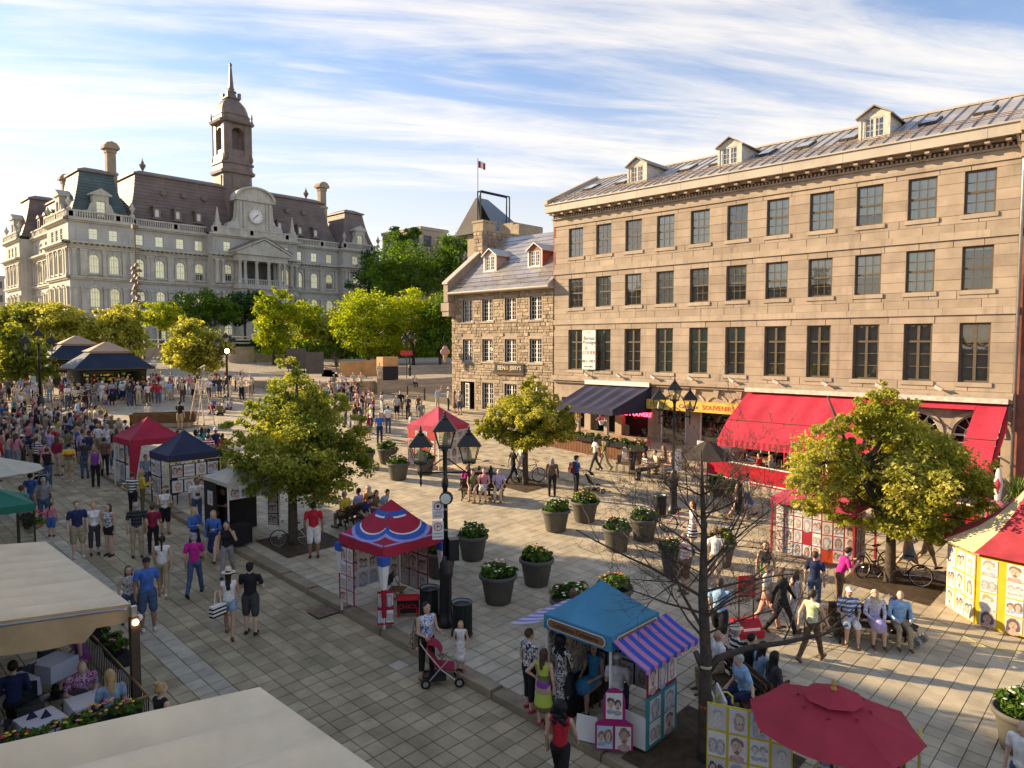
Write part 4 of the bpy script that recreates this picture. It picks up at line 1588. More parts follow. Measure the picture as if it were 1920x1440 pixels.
OB.frus(-.35,-.35,.35,.35,.5,-.05,-.05,.05,.05,3.4)
OB_ME=OB.mesh('obelisk',M_gray2)
for x in(XC-7.4,XC+7.4):
 put('obelisk',OB_ME,th,(x,YC+.1,29.45))
ck=MB()
ck.lathe([(1.45,0),(1.45,.2),(1.25,.25)],28)
TCk=Matrix.Translation((XC,Yc0-.02,32.0))@Matrix.Rotation(rad(90),4,'X')
clock=ck.build('clock',M_gray2,th)
clock.matrix_local=TCk
MB().lathe([(1.22,.255),(1.22,.262)],28).build('clock_face',M('clock_white',(.82,.81,.78),.4,.03),clock)
for k in range(12):
 a=2*PI*k/12
 o=put('hour_mark',MB().box(-.035,-.13,0,.035,.13,.01).mesh('hour_mark',M_black),clock,(1.0*math.sin(a),1.0*math.cos(a),.266),-a)
for a,ln,wd in((rad(225),.95,.06),(rad(48),.62,.08)):
 o=put('clock_hand',MB().box(-wd,-.15,0,wd,ln,.012).mesh('clock_hand',M_black),clock,(0,0,.28),-a)
 # tower
YT=YF+5.0
tx=on_y(436,300,YT).x
tw=MB()
loft(tw,[(28,3.55,.9),(37.0,3.35,.9),(37.3,3.2,.9),(40.6,3.1,.9),(40.7,3.6,1.0),(41.2,3.7,1.0),(41.4,3.3,.95),(42.4,3.25,.95),(42.5,3.5,1.0),(42.9,3.5,1.0),(43.0,3.15,.95),(44.3,3.1,.95)],tx,YT)
tw_o=tw.build('tower',M_copper,th)
tp=MB()
tp.box(tx-1.5,YT-3.05,37.9,tx+1.5,YT-2.8,40.2)
tp.build('tower_panel',M_slate,tw_o)
MB().box(tx-3.05,YT-1.5,37.9,tx-2.8,YT+1.5,40.2).build('tower_panel',M_slate,tw_o)
be=MB()
zb0_,zb1=44.3,50.1
for sx in(-1,1):
 for sy in(-1,1):
  be.box(tx+(-2.65 if sx<0 else 1.25),YT+(-2.65 if sy<0 else 1.25),zb0_,tx+(-1.25 if sx<0 else 2.65),YT+(-1.25 if sy<0 else 2.65),zb1)
  be.tube([(tx+sx*2.5,YT+sy*2.5,zb0_),(tx+sx*2.5,YT+sy*2.5,zb1)],.3,8)
n=8
for ang in range(4):
 be.T=Matrix.Translation((tx,YT,0))@rotz(ang*PI/2)
 for s_ in(-1,1):
  pts=[(s_*1.26,-2.5,zb1)]+[(s_*1.26*math.cos(a),-2.5,zb1-1.9+1.26*math.sin(a))for a in[PI/2*q/n for q in range(n+1)]]+[(0,-2.5,zb1)]
  be.prism(pts if s_<0 else pts[::-1],(0,1.2,0))
 be.box(-1.26,-2.45,zb0_,1.26,-2.3,zb0_+1.0)
be.T=Matrix()
be.build('belfry',M_copper,tw_o)
MB().box(tx-.9,YT-.9,zb0_,tx+.9,YT+.9,zb1).build('belfry_core',M_slate,tw_o)
cpo=MB()
loft(cpo,[(50.1,3.1,1.0),(50.3,3.6,1.1),(50.7,3.75,1.1),(50.9,3.2,1.0),(51.9,3.0,1.0),(52.0,3.15,1.0),(52.2,2.9,1.1),(53.3,2.75,1.15),(54.5,2.35,1.0),(55.4,1.75,.8),(55.9,1.3,.55),(56.0,1.55,.6),(56.3,1.5,.6),(56.4,1.0,.4),(57.4,.75,.3),(57.5,.95,.35),(57.8,.9,.35),(58.0,.5,.2),(58.4,.62,.25),(58.6,.48,.2),(63.4,.2,.08),(63.5,.3,.1),(63.9,.25,.1),(64.2,.08,.03)],tx,YT)
cpo.build('spire',M_copper,tw_o)
for sx in(-1,1):
 for sy in(-1,1):
  MB().lathe([(.2,0),(.25,.3),(.1,.6),(.18,1.0),(.05,1.9)],8).build('finial',M_copper,tw_o,loc=(tx+sx*2.75,YT+sy*2.75,50.6))
  MB().ball((0,0,.6),(.4,.4,.7)).build('urn',M_copper,tw_o,loc=(tx+sx*2.55,YT+sy*2.55,43.1))
  MB().box(-.25,-.25,0,.25,.25,1.1).build('pinnacle',M_copper,tw_o,loc=(tx+sx*1.1,YT+sy*1.1,55.3))
  # ------------------------------------------------------------------ farther buildings
M_tan=M('tan_panels',(.40,.32,.24),.8,.1,.2)
M_conc=M('pale_concrete',(.45,.40,.34),.85,.1,.3)
def office(name,label,x0,y0,x1,y1,z1,nz,nx,ny,mat,z0=4.0):
 b=thing(name,label,'building')
 m=MB()
 T1,T2=TR(x0,y0,0),TR(x0,y1,0,-PI/2)
 hgt=(z1-z0)/nz
 for T,W,n_ in((T1,x1-x0,nx),(T2,y1-y0,ny)):
  m.T=T
  m.wall(W,z1-z0,[((i+.2)*W/n_,z0+(j+.25)*hgt,(i+.8)*W/n_,z0+(j+.75)*hgt)for i in range(n_)for j in range(nz)],.3,0,z0)
 m.T=Matrix()
 m.box(x0+.5,y0+.5,z1-.5,x1,y1,z1)
 m.build('wall',mat,b)
 MB().box(x0+.32,y0+.32,z0,x1-.3,y1-.3,z1-.6).build('glazing',M('office_glass',(.10,.12,.14),.15,.2,.3),b)
 m=MB()
 m.box(x0-.2,y0-.2,z1,x1+.2,y1+.2,z1+.6)
 m.build('parapet',mat,b)
 return b
b_=office('office_building','tan modern office block rising behind the trees beside the town hall',91,112,98,125,31.2,6,2,4,M_tan)
office('office_building','wide pale concrete block behind the trees left of the rubble house',95.5,104,118,118,29.3,6,7,4,M_conc)
office('office_building','beige apartment block far beyond the town hall at the left edge',18,215,40.5,230,24.5,6,9,4,M_conc)
pyb=thing('pyramid_roof_building','stone building with grey metal pyramid roof, open steel frame and flagpole','building')
yq=60.0
MB().box(58.6,yq,2,70,yq+3.2,21.2).build('wall',M_rubbed,pyb)
mb=MB()
ap=[(60.0,yq+4.5,26.3),(62.6,yq+4.5,26.3)]
mb.poly([(60.6,yq,21.2),(67.5,yq,21.2),(63.2,yq+4.3,26.3),(61.4,yq+4.3,26.3)])
mb.poly([(67.5,yq,21.2),(67.5,yq+4.9,21.2),(63.2,yq+4.7,26.3),(63.2,yq+4.3,26.3)])
mb.poly([(58.2,yq+4.9,21.2),(58.2,yq+4.8,21.2),(61.4,yq+4.7,26.3),(63.2,yq+4.7,26.3),(67.5,yq+4.9,21.2)])
mb.build('roof',M('zinc_roof',(.22,.25,.27),.45,.12,.4,.1,8,metal=.4),pyb)
mb=MB()
mb.poly([(58.0,yq+.3,21.2),(58.0,yq+4.9,21.2),(61.4,yq+4.7,26.28),(61.4,yq+4.3,26.28)])
mb.build('roof',M('dark_zinc',(.08,.07,.06),.6,.2,.5),pyb)
mb=MB()
for x in(58.9,63.9):
 for yy in(yq+1.2,yq+1.7):
  mb.tube([(x,yy,21),(x,yy,26.3)],.09,5)
for yy in(yq+1.2,yq+1.7):
 mb.tube([(58.9,yy,26.3),(63.9,yy,26.3)],.09,5)
mb.tube([(58.9,yq+1.2,24.8),(60.4,yq+3,26.2)],.07,5)
mb.build('steel_frame',M_black,pyb)
MB().box(60.9,yq-2.5,19,66,yq+.1,22.4).build('parapet',M_rubbed,pyb)
mb=MB()
mb.tube([(61.6,yq+4.5,26.2),(61.6,yq+4.5,31.2)],.07,6)
mb.build('flagpole',M_tin,pyb)
fl=thing('flag','small red and white flag flying from the pyramid roof','flag')
mb=MB()
for q in range(3):
 mb.mi=(0,1,0)[q]
 for k in range(3):
  x0=61.7+.42*(q+k/3)
  w0=.06*math.sin(3*(q+k/3))
  w1=.06*math.sin(3*(q+(k+1)/3))
  mb.quad((x0,yq+4.5+w0,30.1-.05*q),(x0+.14,yq+4.5+w1,30.1-.05*q),(x0+.14,yq+4.5+w1,30.95-.05*q),(x0,yq+4.5+w0,30.95-.05*q))
mb.build('cloth',[M('flag_red',(.35,.03,.03),.8),M('flag_white',(.7,.68,.64),.8)],fl)
# ------------------------------------------------------------------ the row of houses on the left-hand side of the street (behind the camera's shoulder)
M_stuc=M('grey_stone_row',(.33,.30,.26),.85,.15,.5,.3,8)
rw=random.Random(21)
yy=-14.0
heights=[4.6,4.6,4.6,6.2,10.4,12.6,9.8,11.8,11.0]  # unseen row: eave heights shaped for the shade and sun they leave below
widths=[10,11,9.5,12,10.5,12,9,11,12]
fr_,pr_=window_frame_mesh(1.1,1.9,2,[.25]*4,.08,.03,[2],mat=M_white)
for k,(hh,ww)in enumerate(zip(heights,widths)):
 T=TR(-1.6,yy,0,PI/2) # local x runs up the street, faces +X
 zg=gz(0,yy)-.5
 zt=gz(0,yy+ww/2)+hh
 b_=thing('row_house','grey stone row house on the shaded left street side, number %s uphill'%'one two three four five six seven eight nine'.split()[k],'house',group='stone houses on the left side of the street')
 ops=[(1.1+(ww-2.2)*i/4+.3,zg+1.3+3.4*j,1.1+(ww-2.2)*i/4+1.4,zg+3.2+3.4*j)for i in range(4)for j in range(int((hh-2)/3.4)+0)]
 m=MB()
 m.T=T
 m.wall(ww,zt-zg,ops,.3,0,zg)
 m.quad((0,0,zg),(0,0,zt),(0,11,zt),(0,11,zg))
 m.quad((ww,0,zg),(ww,11,zg),(ww,11,zt),(ww,0,zt))
 m.quad((0,11,zg),(0,11,zt),(ww,11,zt),(ww,11,zg))
 m.build('wall',M_stuc,b_)
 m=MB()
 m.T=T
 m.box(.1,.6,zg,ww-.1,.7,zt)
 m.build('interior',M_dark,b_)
 m=MB()
 m.T=T
 m.add([(0,-.3,zt),(ww,-.3,zt),(ww,5.5,zt+2.6),(0,5.5,zt+2.6),(0,11.3,zt),(ww,11.3,zt)],[(0,1,2,3),(3,2,5,4),(0,3,4),(1,5,2)])
 m.build('roof',M_slate,b_)
 m=MB()
 m.T=T
 m.box(.3,3.5,zt,1.5,5.5,zt+4.2)
 m.build('chimney',M_brickr,b_)
 for a,b,c,d in ops:
  o=put('window',fr_,b_)
  o.matrix_local=T@Matrix.Translation(((a+c)/2,.1,b))
  glaze(o,pr_,.04,False)
 yy+=ww+.02
 # ================================================================== trees
L_sun=M_leaf('leaf_linden',(.09,.145,.02),(.29,.33,.05),(.58,.56,.15),.55)
L_gold=M_leaf('leaf_gold',(.13,.15,.018),(.38,.39,.06),(.74,.68,.24),.54)
L_green=M_leaf('leaf_green',(.035,.095,.010),(.10,.20,.018),(.24,.34,.035),.5)
L_lime=M_leaf('leaf_lime',(.12,.20,.012),(.34,.42,.025),(.60,.60,.06),.55)
L_dark=M_leaf('leaf_dark',(.018,.055,.010),(.04,.10,.018),(.08,.16,.025),.30)
M_bark=M('bark',(.075,.058,.042),.95,.35,6,.8,14)
M_bark2=M('dark_bark',(.08,.063,.05),.95,.35,6,.8,14)
M_soil=M('bare_soil',(.075,.052,.032),.95,.35,5,.8,18)
def leaves(seed,lobes,n,size,rc=(.24,.40),per=60,droop=.0):
 """leaf faces gathered in clumps through the crown; lobes: (cx, cy, cz, rx, ry, rz)"""
 r=np.random.default_rng(seed)
 lob=np.array(lobes,float)
 vol=lob[:,3]*lob[:,4]*lob[:,5]
 nc=max(8,n//per)
 which=r.choice(len(lob),nc,p=vol/vol.sum())
 d=r.normal(size=(nc,3))
 d/=np.linalg.norm(d,axis=1)[:,None]
 d[:,2]=d[:,2]*.9+.08
 rho=r.uniform(.2,1.0,nc)**.5*r.uniform(.85,1.08,nc)
 cc=lob[which,:3]+d*rho[:,None]*lob[which,3:]
 cr=r.uniform(rc[0],rc[1],nc)*lob[which,3:].mean(1)*r.uniform(.7,1.15,nc)
 k=r.integers(0,nc,n)
 e=r.normal(size=(n,3))
 e/=np.linalg.norm(e,axis=1)[:,None]
 rr=r.uniform(0,1,n)**.4
 pos=cc[k]+e*(rr*cr[k])[:,None]*np.array([1.1,1.1,.72])
 nrm=e*.7+r.normal(size=(n,3))*.6+np.array([0,0,.55])
 nrm/=np.linalg.norm(nrm,axis=1)[:,None]
 a=np.cross(nrm,r.normal(size=(n,3)))
 a/=np.linalg.norm(a,axis=1)[:,None]
 a[:,2]-=droop
 b=np.cross(nrm,a)
 s=size*r.uniform(.6,1.35,n)[:,None]
 V=np.stack([pos-a*s*.55,pos+b*s*.36+nrm*s*.08,pos+a*s*.65,pos-b*s*.36+nrm*s*.08],1)
 return V.reshape(-1,3),np.arange(4*n).reshape(-1,4),cc
def limb_path(a,b,r,wob):
 a,b=Vector(a),Vector(b)
 pts=[]
 for i in range(6):
  t=i/5
  p=a.lerp(b,t)
  p+=Vector((r.uniform(-1,1),r.uniform(-1,1),0))*wob*math.sin(PI*t)
  p.z+=wob*.8*math.sin(PI*t)
  pts.append(p)
 return pts
def tree(name,label,base,lobes,n,size,leaf,tr=.14,fork=None,seed=1,group=None,nlimb=9,bark=None,per=60,rc=(.24,.40),droop=0.0,lean=(0,0)):
 """trunk, limbs and crown; lobes are relative to the base point"""
 r=random.Random(seed)
 t=thing(name,label,'tree',base,group=group)
 V,Fq,cc=leaves(seed,lobes,n,size,rc,per,droop)
 fork=fork if fork is not None else min(l[2]-l[5]for l in lobes)+.3
 top=max(l[2]for l in lobes)
 mb=MB()
 mx,my=lobes[0][0],lobes[0][1]
 mb.tube([(0,0,-.15),(0,0,.12),(lean[0]*.3,lean[1]*.3,fork*.5),(lean[0],lean[1],fork),(mx*.6,my*.6,(fork+top)/2),(mx,my,top)],[tr*1.5,tr*1.12,tr,tr*.9,tr*.5,tr*.18],10)
 mb.build('trunk',bark or M_bark,t,True)
 mb=MB()
 idx=r.sample(range(len(cc)),min(nlimb*2,len(cc)))
 for q,i in enumerate(idx):
  z0=fork*.95+r.random()*(top-fork)*.6
  f=(z0-fork)/max(.1,top-fork)
  mb.tube(limb_path((lean[0]*(1-f)+mx*f*.8,lean[1]*(1-f)+my*f*.8,z0),cc[i],r,.12),[tr*(.5 if q<nlimb else.3)*k for k in(1,.8,.6,.45,.3,.15)],6)
 mb.build('limb',bark or M_bark,t,True,kind='stuff')
 put('crown',np_mesh('crown',V,Fq,leaf),t)
 return t
def px_lobes(base,px,lob,flat=1.0):
 """crown lobes given by where they appear: (x, y, rx, ry[, depth shift]) in picture pixels, at the tree's distance"""
 dpt=(base-CAM).dot(_fw)
 out=[]
 for l in lob:
  ds=l[4]if len(l)>4 else 0.0
  q=ray(l[0],l[1])
  p=CAM+q*((dpt+ds)/FPX)
  m=(dpt+ds)/FPX
  out.append((p.x-base.x,p.y-base.y,p.z-base.z,l[2]*m*flat,l[2]*m*flat,l[3]*m))
 return out
def soil_pit(c,w_,label):
 o=MB()
 n_=8
 vs,fs=[],[]
 rr=random.Random(int(c.x*100))
 for j in range(n_+1):
  for i in range(n_+1):
   x,y=c.x-w_/2+w_*i/n_,c.y-w_/2+w_*j/n_
   e=.012 if i in(0,n_)or j in(0,n_)else rr.uniform(.015,.05)
   vs.append((x,y,gz(x,y)+STEP+e))
 o.add(vs,[(j*(n_+1)+i,j*(n_+1)+i+1,(j+1)*(n_+1)+i+1,(j+1)*(n_+1)+i)for j in range(n_)for i in range(n_)])
 return o.build('tree_pit',M_soil,label=label,cat='tree pit',smooth=True)
P1=G(550,1022)
tree('linden_tree','dense round-crowned green tree in a soil pit beside the kerb, centre of the square',P1,px_lobes(P1,550,[(560,830,80,95),(470,850,52,52),(455,800,32,34),(645,860,52,52),(665,810,30,34),(560,735,54,52),(540,690,28,26),(600,905,66,42),(500,905,52,34),(625,760,36,36),(490,770,36,34),(560,800,66,72,1.3),(560,860,74,66,-1.2)]),42000,.105,L_sun,.15,1.9,3,nlimb=14,per=70,rc=(.22,.38))
soil_pit(P1+Vector((.35,.1,0)),2.2,'square of bare brown soil around the central tree trunk')
P2=G(985,908)
tree('locust_tree','golden sunlit tree in front of the ice-cream house with a bicycle at its trunk',P2,px_lobes(P2,985,[(985,775,46,36),(925,808,34,20),(945,780,34,24),(1045,805,42,28),(1000,728,24,30),(1020,760,34,26),(990,822,56,20),(1064,778,24,18),(905,790,18,14),(960,760,30,22,1.2),(1010,790,44,30,-1)]),30000,.112,L_gold,.13,1.9,5,nlimb=12,per=60,rc=(.19,.34))
soil_pit(P2+Vector((-.1,0,0)),2.0,'square of bare soil around the golden tree trunk')
P3=G(1668,1092)
tree('locust_tree','large golden-green tree with two broad lobes in front of the red awning',P3,px_lobes(P3,1668,[(1548,880,62,78),(1530,935,50,42),(1580,815,48,42),(1590,950,40,40,.8),(1725,890,80,90),(1660,790,62,56),(1650,742,24,30),(1705,830,60,50,1.0),(1790,900,66,62),(1830,975,58,36),(1700,985,76,36,-.6),(1775,1000,50,30),(1650,900,56,60,1.3),(1715,920,70,70,-1.0)]),56000,.105,L_gold,.15,1.7,8,nlimb=16,per=75,rc=(.20,.35))
soil_pit(P3+Vector((.1,-.1,0)),2.4,'square of bare soil around the trunk of the large two-lobed tree')
P5=G(367,722)
tree('linden_tree','round yellow-green tree behind the standing crowd, left of the lit lamp post',P5,px_lobes(P5,367,[(365,650,48,50),(335,665,32,30),(400,660,32,38),(355,610,26,28),(385,690,36,20)]),9000,.28,L_gold,.2,1.6,11,per=45)
P6=G(33,748)
tree('linden_tree','young green tree at the left edge beside the market kiosk',P6,px_lobes(P6,33,[(30,670,45,48),(75,680,28,32),(20,630,32,28),(60,705,32,24),(-15,690,30,40)]),8000,.26,L_sun,.17,1.8,12,per=40)
def at_y(px,Y,dz=0.0):
 """ground point on the line of sight of a picture column at street distance Y"""
 d=ray(px,645)
 x=Y*d.x/d.y
 return Vector((x,Y,gz(x,Y)+STEP+dz))
far=[('yellow-green tree over the kiosk roofs, left of the two lanterns',112,92,[(112,605,40,28),(90,620,26,22),(140,620,28,26),(112,640,40,20)],5000,.34,L_gold),('broad yellow tree behind the kiosk, under the town hall corner',215,88,[(215,630,44,34),(190,645,30,22),(245,640,30,28),(228,600,30,22),(200,600,20,15)],6500,.32,L_gold),('dim olive tree at the left edge behind the young green tree',45,96,[(45,600,38,25),(20,612,26,20),(80,600,26,22)],4500,.34,L_sun),('thin yellow-green tree in front of the town hall wing',300,100,[(300,598,30,24),(325,595,22,20),(285,610,18,14)],3000,.30,L_lime),('spreading dark green tree against the town hall front',378,112,[(378,572,40,22),(350,585,26,16),(410,590,34,20),(385,600,40,20)],5500,.36,L_green),('dark green tree right of the spreading one, below the portico',460,112,[(462,575,32,26),(440,595,26,20),(485,590,24,26)],4500,.36,L_dark),('upright bright yellow-green tree below the portico',513,84,[(513,610,26,42),(500,580,20,26),(530,580,20,30),(515,645,28,30),(520,555,14,14)],6500,.30,L_lime),('small lime-coloured tree right of the upright bright one',575,84,[(575,605,32,32),(550,590,22,22),(595,630,26,26),(570,650,22,18)],5000,.30,L_lime),('low green tree between the lime trees above the terrace wall',630,80,[(632,620,30,34),(615,650,24,22),(650,600,24,30)],4500,.30,L_sun),('big sunlit lime tree on the terrace above the steps',690,72,[(690,600,46,44),(665,620,34,34),(715,620,36,36),(690,650,44,22),(675,570,26,22)],9000,.27,L_lime),('broad lime-green tree left of the rubble house',775,70,[(770,605,48,42),(740,600,34,34),(800,625,40,34),(750,645,44,22),(775,570,34,24)],9000,.27,L_lime),('green tree hugging the corner of the rubble house',825,66,[(825,615,34,44),(838,580,28,36),(810,650,34,24)],6000,.28,L_green),('tall green tree rising above the terrace, left of the tan block',755,92,[(755,510,54,50),(730,535,40,36),(790,520,42,44),(752,465,30,26),(720,500,30,26)],8000,.34,L_green),('tall green tree between the tan block and the rubble chimney',862,84,[(862,490,34,46),(840,520,40,40),(875,455,22,24),(845,475,22,28)],7000,.32,L_green),('dark ragged tree beside the right end of the town hall',700,104,[(700,520,30,34),(680,545,26,22),(715,540,34,30),(692,490,14,20)],5000,.34,L_dark),('sparse spiky tree top standing above the other trees',755,100,[(755,440,22,16),(740,450,18,12),(772,448,18,14),(755,470,20,16)],1300,.42,L_green),]
for q,(lb,px,Y,lob,n_,sz,lf)in enumerate(far):
 b=at_y(px,Y)
 lob=[(x+(x-px)*.12,y-4,rx*1.2,ry*1.18)for x,y,rx,ry in lob]
 tree('park_tree',lb,b,px_lobes(b,px,lob),int(n_*1.35),sz,lf,.2,None,30+q,'trees at the top of the square',7,per=40,rc=(.22,.4))
 # hedge and lawn in front of the hall
h0,h1=at_y(280,108),at_y(640,108)
hr=np.random.default_rng(4)
n_=9000
hx=hr.uniform(h0.x,h1.x,n_)
hy=hr.uniform(107,109,n_)
hz=gz(60,108)+STEP+hr.uniform(0,2.0,n_)
V,Fq,_=leaves(5,[(0,0,0,1,1,1)],n_,.34)
V=V.reshape(-1,4,3)
V=V-V.mean(1,keepdims=True)+np.stack([hx,hy,hz],1)[:,None]
put('hedge',np_mesh('hedge',V.reshape(-1,3),Fq,L_dark),label='long clipped dark hedge in front of the town hall',cat='hedge')
for q,(pa,pb,Y,hh,lf,n2,lb)in enumerate(((560,850,79.5,2.2,L_green,9000,'broad bed of green shrubs under the lime trees on the terrace'),(480,620,93,2.0,L_dark,5000,'dark shrub bed below the portico, behind the exhibit panels'),(0,260,99,2.6,L_sun,6000,'olive shrub belt behind the kiosks at left'))):
 a,b=at_y(pa,Y),at_y(pb,Y)
 hx,hy=hr.uniform(a.x,b.x,n2),Y+hr.uniform(-1.2,1.2,n2)
 hz=np.array([gz(x,Y)for x in hx])+(1.1 if q==0 else.1)+hr.uniform(0,1,n2)*hh*(.7+.3*np.sin(hx*1.7))
 V,Fq,_=leaves(6+q,[(0,0,0,1,1,1)],n2,.34)
 V=V.reshape(-1,4,3)
 V=V-V.mean(1,keepdims=True)+np.stack([hx,hy,hz],1)[:,None]
 put('shrub_bed',np_mesh('shrub_bed',V.reshape(-1,3),Fq,lf),label=lb,cat='shrubs')
 # ------------------------------------------------------------------ bare trees
def bare(r,mb,p,d,ln,rad_,depth,droop=.0):
 pts,rs=[Vector(p)],[rad_]
 d=Vector(d).normalized()
 n_=5
 for i in range(n_):
  d=(d+Vector((r.uniform(-1,1),r.uniform(-1,1),r.uniform(-.7,.8)+.05))*.16).normalized()
  pts.append(pts[-1]+d*ln/n_)
  rs.append(rad_*(1-.62*(i+1)/n_))
 mb.tube(pts,rs,5 if rad_<.02 else 7,False)
 if depth<=0:
  return
 for k in range(4 if depth>1 else 3):
  i=r.randint(1,n_)
  s_=Vector((r.uniform(-1,1),r.uniform(-1,1),r.uniform(-.35,.75)))
  nd=(d*.75+s_*.9).normalized()
  bare(r,mb,pts[i],nd,ln*r.uniform(.36,.62),max(rs[i]*.6,.003),depth-1)
P4=G(1322,1425)
bt=thing('bare_tree','leafless dark tree with spreading thin branches beside the blue stall','tree',P4)
r4=random.Random(14)
mp=(P4-CAM).dot(_fw)/FPX
def pl(px,py,dd=0.0):
 q=ray(px,py)
 return CAM+q*(((P4-CAM).dot(_fw)+dd)/FPX)-P4
mb=MB()
mb.tube([(0,0,-.1),pl(1322,1400),pl(1322,1300),pl(1324,1240),pl(1318,1120),pl(1320,1000),pl(1316,900),pl(1314,840)],[.17,.13,.115,.105,.085,.055,.034,.010],10)
mb.tube([pl(1324,1262),pl(1345,1235),pl(1400,1215),pl(1470,1205,-.2),pl(1540,1190,-.3),pl(1590,1172,-.4)],[.08,.07,.055,.045,.03,.012],8)
mb.tube([pl(1322,1262),pl(1312,1240),pl(1304,1222)],[.07,.06,.05],8)
mb.build('trunk',M_bark2,bt,True)
MB().lathe([(.122,-.02),(.122,.02)],12).build('pruning_band',M('pale_rope',(.55,.48,.3),.8),bt,loc=pl(1323,1248))
MB().lathe([(.119,-.025),(.119,.025)],12).build('paint_mark',M('orange_paint',(.55,.10,.03),.8),bt,loc=pl(1322,1322))
mb=MB()
limbs=[((1318,1180),(1215,1020),.055),((1318,1120),(1090,975),.05),((1318,1150),(1150,1120),.04),((1320,1080),(1420,960),.045),((1320,1110),(1480,1040),.045),((1320,1000),(1250,890),.03),((1318,980),(1380,880),.03),((1316,930),(1290,840),.02),((1322,1200),(1240,1105),.04),((1322,1160),(1420,1090),.04),((1320,1040),(1200,940),.035),((1320,1060),(1470,905),.03),((1322,1190),(1470,1130),.035),((1318,960),(1340,850),.02)]
for k in range(16):
 yy_=r4.uniform(900,1190)
 limbs.append(((1319,yy_),(1319+r4.choice((-1,1))*r4.uniform(60,170),yy_-r4.uniform(10,130)),r4.uniform(.018,.034)))
for(a,b,rr)in limbs:
 A,B=pl(*a),pl(*b,r4.uniform(-1.2,1.2))
 bare(r4,mb,A,B-A,(B-A).length,rr*.62,4)
for s_ in range(3):
 A=pl(1470+40*s_,1200-8*s_,-.25)
 bare(r4,mb,A,Vector((.4,-.2,r4.uniform(-.1,.5))),1.1,.018,2)
mb.build('branch',M_bark2,bt,kind='stuff')
soil_pit(P4+Vector((.15,-.1,0)),2.4,'square of bare soil at the foot of the leafless tree')
pb=G(1560,1185)
bb=thing('bare_shrub','tangled leafless brown shrub behind the bench with the seated trio','shrub',pb)
mb=MB()
rs_=random.Random(9)
for k in range(34):
 a=rs_.uniform(0,2*PI)
 bare(rs_,mb,(rs_.uniform(-.5,.5),rs_.uniform(-.4,.4),0),(math.cos(a)*.9,math.sin(a)*.9,rs_.uniform(.4,1.3)),rs_.uniform(.5,.95),.012,2)
mb.build('twig',M('dry_twig',(.13,.085,.05),.95,.3,6),bb,kind='stuff')
ps=at_y(634,62)
bs=thing('bare_sapling','thin leafless sapling on the terrace below the lime trees','tree',ps)
mb=MB()
bare(rs_,mb,(0,0,0),(0,0,1),3.2,.05,3)
for k in range(6):
 bare(rs_,mb,(0,0,1+.3*k),(rs_.uniform(-1,1),rs_.uniform(-1,1),.7),1.4,.025,2)
mb.build('branch',M_bark,bs)
# ================================================================== street furniture
M_lampglass=M_glass('lantern_glass',(.93,.93,.85),.06)
M_mantle=M('lamp_mantle',(.75,.72,.60),.5,.05)
M_post=M('lamp_iron',(.012,.013,.014),.40,.3,6,.1,spec=.5)
def make_lamp():
 t=thing('street_lamp','x','street lamp')
 MB().lathe([(.24,0),(.25,.12),(.20,.2),(.17,.3),(.15,.45),(.15,1.2),(.18,1.3),(.18,1.4),(.14,1.5),(.15,1.58),(.09,1.68),(.075,1.8)],14).build('base',M_post,t,True)
 MB().lathe([(.07,1.8),(.06,3.5),(.085,3.55),(.085,3.7),(.055,3.8),(.055,4.4),(.09,4.5),(.05,4.56)],12).build('pole',M_post,t,True)
 mb=MB()
 mb.tube([(-.6,0,3.9),(.6,0,3.9)],.024,6)
 for s_ in(-1,1):
  mb.tube([(s_*.06,0,4.25),(s_*.5,0,3.92)],.018,6)
  mb.lathe([(.01,3.55),(.035,3.65),(.02,3.75),(.045,3.85),(.045,3.95),(.022,4.05),(.022,4.18)],8,(s_*.6,0,0))
  mb.tube([(s_*.6+.14*math.cos(a),.14*math.sin(a),4.12)for a in[k*PI/6 for k in range(13)]],.010,4)
 mb.build('cross_arm',M_post,t)
 # lantern: frame with hat, four sloping panes, pale mantle
 lf=MB()
 a,b=.15,.255
 z0,z1=0.0,.40
 for sx,sy in((-1,-1),(1,-1),(1,1),(-1,1)):
  lf.tube([(sx*a,sy*a,z0),(sx*b,sy*b,z1)],.014,4)
 for h_,z in((a,z0),(b,z1)):
  for k in range(4):
   p=[(-h_,-h_),(h_,-h_),(h_,h_),(-h_,h_)]
   q,q2=p[k],p[(k+1)%4]
   lf.tube([(*q,z),(*q2,z)],.016,4)
 lf.frus(-a-.02,-a-.02,a+.02,a+.02,-.04,-a,-a,a,a,.0)
 lf.frus(-.30,-.30,.30,.30,.40,-.11,-.11,.11,.11,.66)
 lf.lathe([(.09,.66),(.10,.70),(.05,.73),(.05,.77),(.02,.80),(.03,.84),(.004,.92)],8)
 lme=lf.mesh('lantern',M_post)
 gme=MB().quad((-a,-a,.01),(a,-a,.01),(b,-b,.39),(-b,-b,.39)).mesh('pane',M_lampglass)
 mme=MB().lathe([(.05,.0),(.075,.08),(.06,.2),(.03,.3),(.028,.34)],8).mesh('mantle',M_mantle,True)
 for x,z in((0,4.56),(-.6,4.18),(.6,4.18)):
  l_=put('lantern',lme,t,(x,0,z))
  for k in range(4):
   put('pane',gme,l_,(0,0,0),k*PI/2)
  put('mantle',mme,l_)
 return t
lamp=make_lamp()
lp=[((836,1172),-.72,1.0,'tall black three-lantern street lamp with parking signs beside two litter bins'),((1262,962),-1.0,1.0,'black three-lantern lamp post in front of the souvenir shop'),((78,800),-.25,1.12,'black three-lantern lamp post rising from the crowd at left'),((426,745),-.45,1.0,'slim black three-lantern lamp at the right end of the standing crowd')]
